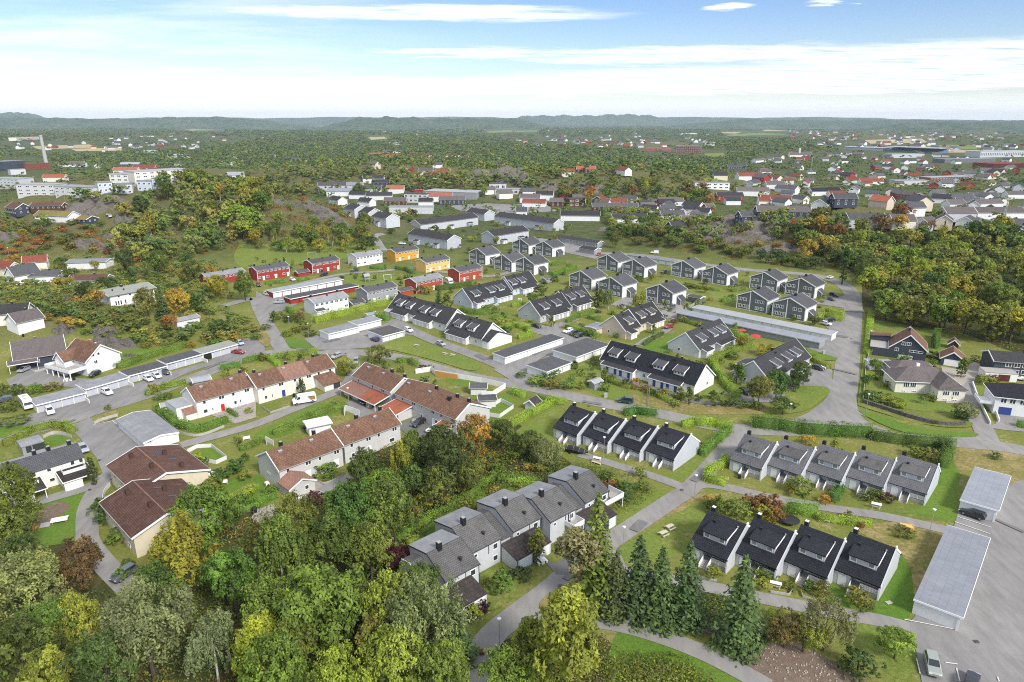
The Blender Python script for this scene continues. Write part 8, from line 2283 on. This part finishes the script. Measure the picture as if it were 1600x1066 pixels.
for i,(x0,x1,y)in enumerate([(620,710,618),(720,830,608),(860,950,590),(955,1020,585)]):
 block(q('Z1',x0,y),q('Z1',x1,y-4),7,10,'skyblue','feltroof',['first','second','third','rightmost'][i]+' of the pale blue terrace rows before the apartments, from the left',name='terrace_row',cat='terrace',floors=2)
block(q('Z1',28,470),q('Z1',165,460),15,30,'navy','feltroof','dark hall with pale roof edge beside the red hall','industrial_hall','hall',glass=False)
block(q('Z1',165,465),q('Z1',318,458),10,28,'brick','redroof','dark red hall at the foot of the tall chimney','industrial_hall','hall',glass=False)
block(q('Z1',70,495),q('Z1',165,490),8,10,'whitewall','paleroof','low white annex in front of the dark hall','industrial_hall','hall',glass=False)
p=PT(*q('Z1',290,430))
r=thing('chimney_stack','tall pale concrete chimney behind the dark red hall','chimney',p)
MB().tube([(0,0,-2),(0,0,30),(0,0,52)],[3.4,3.0,2.5],16).build('shaft',M['concrete'],r)
MB().tube([(0,0,52),(0,0,54)],[2.8,2.8],16).build('rim',M['concrete'],r)
for c,p,w_,wl_,rf_,lb in[('Z1',(455,425),28,'white','taupe','white house with brown roof right of the red hall'),('Z1',(345,505),22,'cream','orangeroof','orange-roofed house behind the far apartment trees'),('Z1',(905,445),24,'red','redroof','dark red barn by the long red roof'),('Z1',(1000,470),40,'white','redroof','long white house with red-brown roof behind the cream apartments'),('Z1',(790,460),26,'cream','orangeroof','pale orange roof left of the dark red barn'),('Z1',(1470,490),18,'white','paleroof','small white flat house at the right end of the left town'),('Z1',(485,418),14,'white','taupe','small white house next to the brown-roofed one'),('Z1',(940,345),14,'white','paleroof','white house alone in the left wood'),('Z1',(1100,370),20,'white','paleroof','long pale roof in a clearing of the left wood'),('Z1',(815,425),20,'navy','paleroof','low dark pavilion with pale roof edge')]:
 far_villa(q(c,*p),w_,wl_,rf_,5,lb)
# halls in the middle
block(q('Z2',1045,642),q('Z2',1375,648),7,26,'midgrey','paleroof','long grey hall with pale flat roof below the cliff','industrial_hall','hall',glass=False)
block(q('Z2',1455,590),q('Z2',1560,585),6,16,'whitewall','slateroof','white hall with dark roof before the cliff','industrial_hall','hall',floors=1)
block(q('Z2',1490,615),q('Z2',1640,615),5,14,'whitewall','paleroof','low white hall on the open yard','industrial_hall','hall',floors=1)
block(q('Z2',925,665),q('Z2',1068,668),8.5,13,'whitewall','slateroof','modern white house with brown panels and flat roof','house','house',floors=2,n=5)
block(q('Z3',355,695),q('Z3',455,690),7.5,10,'brownwall','brownwall','dark brown cube house with white windows','house','house',floors=2,n=3)
block(q('Z3',1140,578),q('Z3',1355,590),6.2,12,'white','feltroof','long white flat-roofed villa above the lane','house','house',floors=2,n=6)
block(q('Z3',1020,355),q('Z3',1178,358),17,16,'brick','paleroof','red brick apartment block with pale middle bay',floors=4)
block(q('Z3',835,345),q('Z3',985,348),8,16,'orange_red','paleroof','long low block left of the red brick apartment block','industrial_hall','hall',floors=1)
block(q('Z3',1045,243),q('Z3',1155,242),10,30,'whitewall','paleroof','far white hall behind the red brick block','industrial_hall','hall',glass=False)
block(q('Z3',1200,312),q('Z3',1265,310),10,20,'whitewall','paleroof','white hall right of the red brick block','industrial_hall','hall',glass=False)
block(q('Z1',105,280),q('Z1',245,270),12,30,'cream','orangeroof','far long orange building at the left','industrial_hall','hall',floors=1)
block(q('Z2',830,305),q('Z2',900,303),8,30,'whitewall','metalroof','far white hall in the central wood','industrial_hall','hall',glass=False)
block(q('Z4',1010,540),q('Z4',1280,530),6,18,'brick','paleroof','long low red brick hall in the right town','industrial_hall','hall',floors=1)
block(q('Z4',1400,455),q('Z4',1620,450),8,40,'redroof','redroof','red-roofed hall at the right edge of the town','industrial_hall','hall',glass=False)
block(q('Z4',1320,385),q('Z4',1640,380),13,40,'lightgrey','paleroof','big grey hall at the far right','industrial_hall','hall',floors=1)
block(q('Z4',1100,420),q('Z4',1420,415),7,30,'darkgrey','feltroof','long dark low hall right of the stadium','industrial_hall','hall',glass=False)
block(q('Z4',770,388),q('Z4',960,385),8,26,'lightgrey','paleroof','grey hall with red stripe in front of the stadium','industrial_hall','hall',glass=False)
block(q('Z4',790,555),q('Z4',1010,555),5,16,'whitewall','paleroof','long pale flat roof among the right streets','industrial_hall','hall',glass=False)
# stadium: two stands with roofs, floodlight masts
A,B=PT(*q('Z4',470,332)),PT(*q('Z4',1075,362))
m,d=(A+B)/2,B-A
L_=d.to_2d().length
st=thing('stadium','blue stadium stand with long white roof in the far town','stadium',m,math.atan2(d.y,d.x))
MB().prism([(0,-2),(0,3),(26,10),(28,10),(28,-2)],-L_*.02,L_/2).build('stand',M['bluehall'],st)
MB().prism([(-6,12.5),(30,13.5),(30,12.5),(-6,11.5)],-L_*.03,L_/2).build('stand_roof',M['paleroof'],st)
MB().prism([(0,-2),(0,6),(26,8),(26,-2)],-L_/2,-L_*.06).build('hall',M['bluegrey'],st)
MB().prism([(-1,7.5),(28,9.5),(28,8.5),(-1,6.5)],-L_/2,-L_*.05).build('hall_roof',M['paleroof'],st)
for p,h_,lb in[((485,310),38,'floodlight mast at the left end of the stadium'),((730,345),42,'floodlight mast in the middle of the stadium'),((1012,300),34,'floodlight mast at the right end of the stadium'),((1150,600),20,'lattice power mast in the right streets'),((1465,800),16,'white mast among the right-hand trees'),((265,490),26,'thin power mast left in the right streets')]:
 o=PT(*q('Z4',*p))
 r=thing('floodlight_mast' if 'flood' in lb else 'power_mast',lb,'mast',o)
 MB().tube([(-1.2,0,-2),(0,0,h_)],[.28,.2],6).tube([(1.2,0,-2),(0,0,h_)],[.28,.2],6).build('shaft',M['steel'],r)
 MB().box(-2.4,2.4,-.3,.3,h_-.5,h_+(1.8 if 'flood' in lb else .1)).build('head',M['steel'],r)
# church-like roof with pale tower
s=far_villa(q('Z4',200,362),26,'cream','taupe',0,'long brown-roofed hall with square pale tower',zr=12,ze=6)
MB().box(-4,0,-2,2,0,20).build('tower',M['whitewall'],s.root)
# scattered far houses: the same few kinds, copied
WC=[('white','white'),('white','white'),('cream','cream'),('palegrey','pale grey'),('white','white'),('red','red'),('sand','sand-coloured')]
RC=[('slateroof','dark grey'),('taupe','brown'),('redroof','red'),('taupe','brown'),('charroof','charcoal'),('greyroof','grey')]
FP={}
def far_house(wk,rk):
 if(wk,rk)not in FP:
  r=thing('house','','house',(0,0,-900))
  MB().prism([(-4,-1),(-4,4.2),(0,6.6),(4,4.2),(4,-1)],-6,6).build('wall',M[WC[wk][0]],r)
  MB().prism([(-4.5,3.95),(0,6.85),(4.5,3.95),(4.5,3.7),(0,6.55),(-4.5,3.7)],-6.4,6.4).build('roof',M[RC[rk][0]],r)
  g=MB()
  for u in(-4,-1.3,1.3,4):
   put_window(r,u,-4,3.0,0,1.4,1.3,1,split=False,pane='glass')
  FP[(wk,rk)]=(r,[])
 return FP[(wk,rk)]
BULK=MB()
BM=[]
def far_town(px,n,gap,size=(.8,1.25),roofs=None,bulk=False):
 poly=px
 xs,ys=[p[0]for p in poly],[p[1]for p in poly]
 got=[]
 tries=0
 while len(got)<n and tries<n*60:
  tries+=1
  X_,Y_=rnd.uniform(min(xs),max(xs)),rnd.uniform(min(ys),max(ys))
  if not inside(X_,Y_,poly):
   continue
  p=PT(X_,Y_)
  if any((p.x-a)**2+(p.y-b)**2<gap*gap for a,b in got)or hits(p.x,p.y,6):
   continue
  got.append((p.x,p.y))
  wk,rk=rnd.randrange(len(WC)),rnd.choice(roofs)if roofs else rnd.randrange(len(RC))
  ang=rnd.choice([0,20,-30,60,90,-60])*math.pi/180
  s=rnd.uniform(*size)
  FOOT.append((p.x,p.y,ang,6*s,5*s,5*s))
  if bulk:
   c_,s_=math.cos(ang)*s,math.sin(ang)*s
   for prof,x0,x1,mt in(([(-4,-1),(-4,4.2),(0,6.6),(4,4.2),(4,-1)],-6,6,WC[wk][0]),([(-4.5,3.95),(0,6.85),(4.5,3.95),(4.5,3.7),(0,6.55),(-4.5,3.7)],-6.4,6.4,RC[rk][0])):
    if mt not in BM:
     BM.append(mt)
    t=MB().prism(prof,x0,x1)
    k=len(BULK.v)
    BULK.v+=[(p.x+x*c_-y*s_,p.y+x*s_+y*c_,p.z+z*s)for x,y,z in t.v]
    BULK.f+=[tuple(k+i for i in f)for f in t.f]
    BULK.m+=[BM.index(mt)]*len(t.f)
   continue
  root,used=far_house(wk,rk)
  if not used:
   o=root
   o.location,o.rotation_euler=p,(0,0,ang)
  else:
   o=copy_tree(root,p,ang)
  o.scale=(s,s,s)
  used.append(o)
  o['group']='small far houses'
  FAR.append((o,'%s house with %s roof'%(WC[wk][1],RC[rk][1]),X_,Y_))
FAR=[]
far_town([(1110,300),(1130,268),(1200,248),(1330,240),(1600,246),(1600,300),(1480,300),(1340,290),(1200,305)],100,15,(.95,1.4))
far_town([(1120,345),(1110,300),(1300,300),(1600,300),(1600,360),(1450,345),(1300,332)],18,17,(1.0,1.3),[0,1,4,5])
far_town([(500,298),(640,300),(760,306),(880,318),(1000,335),(1100,348),(1100,330),(960,316),(800,300)],22,15,(.95,1.2),[0,1,4,5])
far_town([(560,262),(760,250),(1010,256),(1010,276),(700,284)],14,30)
far_town([(100,255),(300,235),(440,240),(420,262),(200,272)],12,34)
far_town([(1210,205),(1600,207),(1600,238),(1400,240),(1260,228)],110,30,(1.2,2.1),None,True)
far_town([(780,213),(1000,211),(1130,222),(1000,233),(800,227)],60,28,(1.1,1.9),[2,3,1,0],True)
far_town([(0,222),(230,212),(420,216),(300,234),(150,238),(0,232)],44,30,(1.0,1.8),None,True)
far_town([(440,206),(700,200),(1000,202),(1200,214),(1000,210),(700,214)],26,60,(1.3,2.2),None,True)
structure(BULK.build('far_houses',[M[k]for k in BM]),'stuff')
# ---------------------------------------------------------------- the far woodland: tree crowns beyond counting
MASSX=[[],[],[],[],[]]
def batch_PT(px,py):
 a,b=(px-800)/FPX,-(np.maximum(py,193.5)-533)/FPX
 dx,dy,dz=a,CP+b*SP,-SP+b*CP
 z=np.zeros(len(px))
 for _ in range(6):
  t=(CAM_H-z)/-dz
  z=.5*z+.5*terr(dx*t,dy*t)
 t=(CAM_H-z)/-dz
 return dx*t,dy*t,terr(dx*t,dy*t)
def zone(polys,x,y):
 return any(inside(x,y,p)for p in polys)
TOWN=[[(1110,340),(1090,300),(1130,262),(1200,240),(1330,232),(1640,236),(1640,372),(1480,365),(1380,338),(1270,342)],[(1210,203),(1640,203),(1640,236),(1260,230)],[(780,213),(1000,211),(1130,222),(1000,233),(800,227)],[(-60,222),(230,210),(420,214),(300,236),(-60,240)],[(500,298),(640,298),(780,306),(880,318),(1000,330),(1120,330),(1120,345),(960,366),(880,368),(700,350),(560,330)],[(-40,262),(300,262),(420,272),(400,300),(200,308),(-40,315)]]
FIELDS=[[(505,193),(600,190),(700,191),(690,199),(500,200)],[(280,199),(352,199),(352,207),(280,207)],[(418,190),(500,190),(500,201),(425,201)],[(1130,205),(1235,205),(1235,215),(1130,215)],[(1340,214),(1455,214),(1455,227),(1350,227)],[(1435,224),(1530,224),(1530,242),(1455,242)],[(45,224),(152,224),(155,240),(60,240)],[(150,229),(195,229),(195,238),(150,239)],[(645,188),(722,188),(722,195),(645,195)],[(570,212),(610,212),(610,220),(570,220)],[(1095,236),(1138,236),(1138,250),(1095,250)],[(1186,200),(1234,200),(1234,207),(1186,207)],[(755,202),(845,202),(845,209),(755,209)]]
HALLS=[[(1310,225),(1480,228),(1480,246),(1310,240)],[(1390,240),(1640,236),(1640,262),(1390,262)],[(5,246),(82,246),(82,275),(5,275)],[(1000,222),(1100,222),(1100,241),(1000,241)],[(25,285),(310,285),(310,312),(25,312)]]
pts=[]
EXTRA=[]
y=300.0
while y>195.5:
 dist=CAM_H/max(math.tan(PITCH-math.atan((533-y)/FPX)),.0055)
 w=min(60.0,max(16.0,18.5*(dist/1500)**.9))
 h=min(15.0,9.5+dist/900)
 wp=w*FPX/dist
 hp=h*FPX/dist
 x=-110-rnd.random()*wp
 while x<1710:
  xx,yy=x+rnd.uniform(-.4,.4)*wp,y+rnd.uniform(-.3,.3)*hp
  keep=1.0
  if zone(TOWN,xx,yy-hp*.3):
   keep=.42 if yy>245 else .32
  if yy>262 and not zone(TOWN,xx,yy):
   keep=1.0
  if zone(FIELDS,xx,yy)or zone(FIELDS,xx,yy-hp*.5):
   keep=0
  if zone(HALLS,xx,yy)or zone(HALLS,xx,yy-hp*.6):
   keep*=.12
  if rnd.random()<keep:
   pts.append((xx,yy,w*rnd.uniform(.7,1.25),h*rnd.uniform(.6,1.2)*(.75 if zone(TOWN,xx,yy)else 1)))
  x+=wp*.62
 y-=max(.55,hp*.25)
# the strip of trees between streets and knolls that do not stand as trees of their own
for x0,x1,y0,y1,n in[(500,1120,270,345,120),(1120,1640,296,372,170),(-40,420,272,330,90),(0,420,300,345,40)]:
 for _ in range(n):
  xx,yy=rnd.uniform(x0,x1),rnd.uniform(y0,y1)
  pts.append((xx,yy,rnd.uniform(6,10),rnd.uniform(5,9)))
for poly,gap,h0,h1 in[([(190,335),(250,300),(330,286),(400,292),(430,318),(410,352),(375,388),(300,402),(235,415),(190,385)],9.0,10,15),([(-20,415),(60,430),(150,445),(240,420),(330,410),(365,440),(360,500),(400,535),(240,540),(110,500),(0,480)],5.6,2.6,5.2),([(0,340),(140,350),(240,392),(230,420),(100,405),(0,402)],9,2.5,6),([(395,300),(440,300),(500,318),(560,345),(600,378),(560,372),(480,350),(430,345)],12,3,6),([(500,255),(1130,250),(1130,300),(1000,318),(880,300),(760,290),(500,300)],13,9,14),([(940,330),(1010,330),(1060,352),(1110,345),(1120,380),(1060,380),(960,366)],9,5,9),([(1180,345),(1300,345),(1350,372),(1480,368),(1620,385),(1620,420),(1350,430),(1290,400)],10,8,13),([(100,300),(200,305),(200,345),(150,340)],12,7,11),([(0,425),(100,440),(160,470),(240,510),(150,520),(0,470)],12,3,6)]:
 wp=[tuple(PT(*p)[:2])for p in poly]
 got=[]
 for _ in range(3600):
  x,y=rnd.uniform(min(p[0]for p in wp),max(p[0]for p in wp)),rnd.uniform(min(p[1]for p in wp),max(p[1]for p in wp))
  if inside(x,y,wp)and not hits(x,y,2.5)and all((x-a)**2+(y-b)**2>gap*gap for a,b in got):
   got.append((x,y))
   px_,py_=to_px((x,y,float(terr(x,y))))
   hh=rnd.uniform(h0,h1)
   EXTRA.append((x,y,min(gap*rnd.uniform(1.1,1.65),hh*1.45),hh))
pts=np.array(pts)
tx,ty,tz=batch_PT(pts[:,0],pts[:,1])
ok=np.array([not(y_<1500 and hits(x_,y_,2.0))for x_,y_ in zip(tx,ty)])
pts,tx,ty,tz=pts[ok],tx[ok],ty[ok],tz[ok]
EX=np.array(EXTRA)
pts=np.concatenate([pts,np.stack([EX[:,0]*0,EX[:,0]*0,EX[:,2],EX[:,3]],1)])
tx,ty=np.concatenate([tx,EX[:,0]]),np.concatenate([ty,EX[:,1]])
tz=np.concatenate([tz,terr(EX[:,0],EX[:,1])])
dist=np.hypot(tx,ty)
VS,FS,CS=[],[],[]
PAL=np.array([(.14,.195,.046),(.112,.168,.046),(.195,.215,.052),(.165,.192,.05),(.096,.148,.048),(.24,.245,.052),(.28,.24,.06)])
base=0
TEMPL=[]
for nq in(46,64,110,420):
 for _ in range(4):
  v,f,t,_c=clump_crown(int(nq*1.25),.30 if nq==46 else .25 if nq==64 else .2 if nq==110 else .13,.48,.0,1.0,9,(.16,.28),.9)
  TEMPL.append((v,t,nq))
for i in range(len(pts)):
 kk=(12 if dist[i]<640 else 8 if dist[i]<1000 else 4 if dist[i]<2200 else 0)+rnd.randrange(4)
 v,t,nq=TEMPL[kk]
 a=rnd.uniform(0,6.28)
 c,s=math.cos(a),math.sin(a)
 w,h=pts[i,2],pts[i,3]
 VS.append(np.stack([(v[:,0]*c-v[:,1]*s)*w+tx[i],(v[:,0]*s+v[:,1]*c)*w+ty[i],v[:,2]*h+tz[i]-.3],1))
 near=dist[i]<1100
 pal=PAL[rnd.choice([0,1,2,3,0,2,6,5,1,0,2,0,3,5]if near else[0,1,2,3,4,4,1,3])]
 CS.append(np.clip(pal*rnd.uniform(.95,1.5)*(.78+.44*t)[:,None],0.004,1))
V=np.concatenate(VS)
COLS=np.concatenate(CS)
structure(link('woodland',np_mesh('woodland',V,np.arange(len(V)).reshape(-1,4),M['leafmass'],col=COLS)),'stuff')
# wooded hills on the horizon
def m_hill():
 t=NT("hill_wood")
 w=t.co('World')
 a=t.noise(w,.004,6,.65)
 b=t.noise(w,.022,5,.7)
 c=t.mix(t.ramp(a,.38,.62),(.06,.092,.055),(.10,.125,.07))
 c=t.mix(1.0,c,t.val(t.ramp(b,.3,.7,.55,1.4)),'MULTIPLY')
 t.bump(b,14,1.0)
 return t.done(c,.95,.05)
M['hill']=m_hill()
def hills(az0,az1,dist,base_h,amp,seed,depth=1500,n=170):
 r_=np.random.RandomState(seed)
 ph=r_.rand(6)*6.28
 v=[]
 rows=9
 for j in range(rows):
  u=j/(rows-1)
  pr=math.sin(math.pi*min(1,u*1.0))**.8
  for i in range(n):
   t=i/(n-1)
   az=math.radians(az0+(az1-az0)*t)
   env=min(1,t*5,(1-t)*5)
   k=base_h+amp*(.55*math.sin(t*9+ph[0])+.35*math.sin(t*23+ph[1])+.2*math.sin(t*51+ph[2])+.12*math.sin(t*117+ph[3]))
   k=max(4,k)*env*pr*(1+.12*math.sin(u*14+t*60+ph[4]))+r_.uniform(-3,3)*env
   d=dist+(u-.5)*depth
   v.append((d*math.sin(az),d*math.cos(az),k-8*(1-env)))
 idx_=np.arange(n*rows).reshape(rows,n)
 f=np.stack([idx_[:-1,:-1],idx_[:-1,1:],idx_[1:,1:],idx_[1:,:-1]],-1).reshape(-1,4)
 structure(link('hills',np_mesh('hills',np.array(v),f,M['hill'],smooth=True)))
hills(-45,45,13500,140,10,3,2200)
hills(-2,14,13000,178,14,5,1800)
hills(-46,-31,12500,188,12,6,1800)
hills(-16,4,7500,108,10,8,1800)
hills(10,48,9000,92,11,9,2000)
hills(24,48,6500,62,12,10,1500)
hills(-46,-14,8500,108,10,12,1600)
# ---------------------------------------------------------------- labels for the plants and far houses: what, and by what it stands
MARKS=[('nearest black row',1240,850),('lower black row',970,675),('grey dormer row',1290,715),('white stepped terrace',790,830),('long grey garage',1490,900),('shorter grey garage',1540,770),('bare soil',1220,1000),('lower path',1080,1015),('picnic lawn',1040,840),('flower boxes',740,1025),('pale grey brown-tiled block',510,680),('courtyard with two cars',665,665),('orange carport',590,610),('cream terrace',350,605),('delivery van',475,620),('wide brown roofs',230,745),('left grey terrace',60,730),('play tower',55,830),('curved path',145,850),('bottom left corner',60,1010),('bottom edge wood',330,1030),('middle of the wood',480,930),('paved terrace',410,800),('bend with hidden car',200,905),('left garage row',230,590),('motorhome',45,635),('black house',40,550),('white balcony house',140,555),('wide-roofed slope house',190,463),('small slope shed',290,500),('branch road',420,505),('white garage block',545,512),('long white garages',825,545),('blue-door terrace',1030,580),('white gable of it',1110,610),('pale grey terrace',1100,530),('beige terrace',985,500),('grey terrace gable',860,490),('pale blue terrace',740,455),('dark long terrace',680,500),('long dark garages',1190,510),('right gabled pair',1215,470),('back gabled pair',1100,420),('front gabled houses',790,405),('wide road',1330,540),('grass island',1250,620),('cream hipped house',1440,595),('blue garage',1490,555),('dark blue gable house',1425,525),('stone wall',1420,660),('tall poplar',1325,440),('right wood edge',1390,470),('right wood middle',1480,470),('right wood end',1570,470),('back road bend',1280,415),('right knoll',1210,370),('white van road',1020,395),('football goal',488,398),('knoll top',470,320),('knoll left side',320,330),('knoll foot',300,390),('yellow houses',650,400),('red houses',440,420),('grass-roofed house',100,330),('orange slope',120,375),('flat bungalow',145,405),('red roofs at left edge',30,410),('tall chimney',70,245),('far apartments',250,280),('stepped units',600,335),('grey hall',700,300),('cliff',790,285),('ridge houses',640,245),('brown cube house',900,320),('red brick block',1075,232),('long white villa',1110,295),('red dark-roofed house',1140,310),('stadium',1390,235),('big dark blue house',1220,330),('black dormer house',1290,300),('right streets',1500,320),('right edge town',1570,280),('low brick hall',1290,280),('far right hall',1560,245),('far straw field',600,196),('far green field',1490,230),('far middle fields',900,215),('far left fields',120,232),('playground',700,435),('tall bright hedge',560,480),('main road car',977,630),('upper terrace balcony',960,770)]
def place_labels(items,maxg=6):
 groups={}
 for it in items:
  o,what,px,py=it
  nm_,mx,my=min(MARKS,key=lambda m:(m[1]-px)**2+2.2*(m[2]-py)**2)
  dx,dy=px-mx,(py-my)*1.5
  rel=('right of' if dx>0 else 'left of')if abs(dx)>abs(dy)else('in front of' if dy>0 else 'behind')
  groups.setdefault((what,rel,nm_),[]).append(it)
 ORD=['first','second','third','fourth','fifth','sixth','seventh','eighth','ninth','tenth','eleventh','twelfth']
 for(what,rel,nm_),its in groups.items():
  its.sort(key=lambda t:t[2])
  for i,(o,*_r)in enumerate(its):
   if len(its)==1:
    s='%s %s the %s'%(what,rel,nm_)
   elif len(its)==2:
    s='%s %s the %s, the %s one'%(what,rel,nm_,('left','right')[i])
   elif len(its)==3:
    s='%s %s the %s, the %s one'%(what,rel,nm_,('left','middle','right')[i])
   else:
    s='%s %s the %s, %s from the left'%(what,rel,nm_,ORD[min(i,11)])
   o['label']=s
place_labels(PLANTS)
for o,what,px,py in PLANTS:
 o['group']='trees and shrubs of the estate' if 'shrub' in what else 'trees round the estate'
place_labels(FAR)
place_labels(CLUTTER)
# ---------------------------------------------------------------- the air: far things fade to blue
hz=bpy.data.materials.new("haze_air")
hz.cycles.volume_sampling='DISTANCE'
hz.cycles.homogeneous_volume=True
hz.use_nodes=True
hn,hl_=hz.node_tree.nodes,hz.node_tree.links
hn.clear()
pv=hn.new("ShaderNodeVolumePrincipled")
pv.inputs['Color'].default_value=(.72,.86,1.0,1)
pv.inputs['Density'].default_value=.000042
pv.inputs['Anisotropy'].default_value=0.0
ho=hn.new("ShaderNodeOutputMaterial")
hl_.new(pv.outputs[0],ho.inputs['Volume'])
structure(MB().box(-16500,16500,-450,16600,-40,275).build('haze',hz),'stuff')
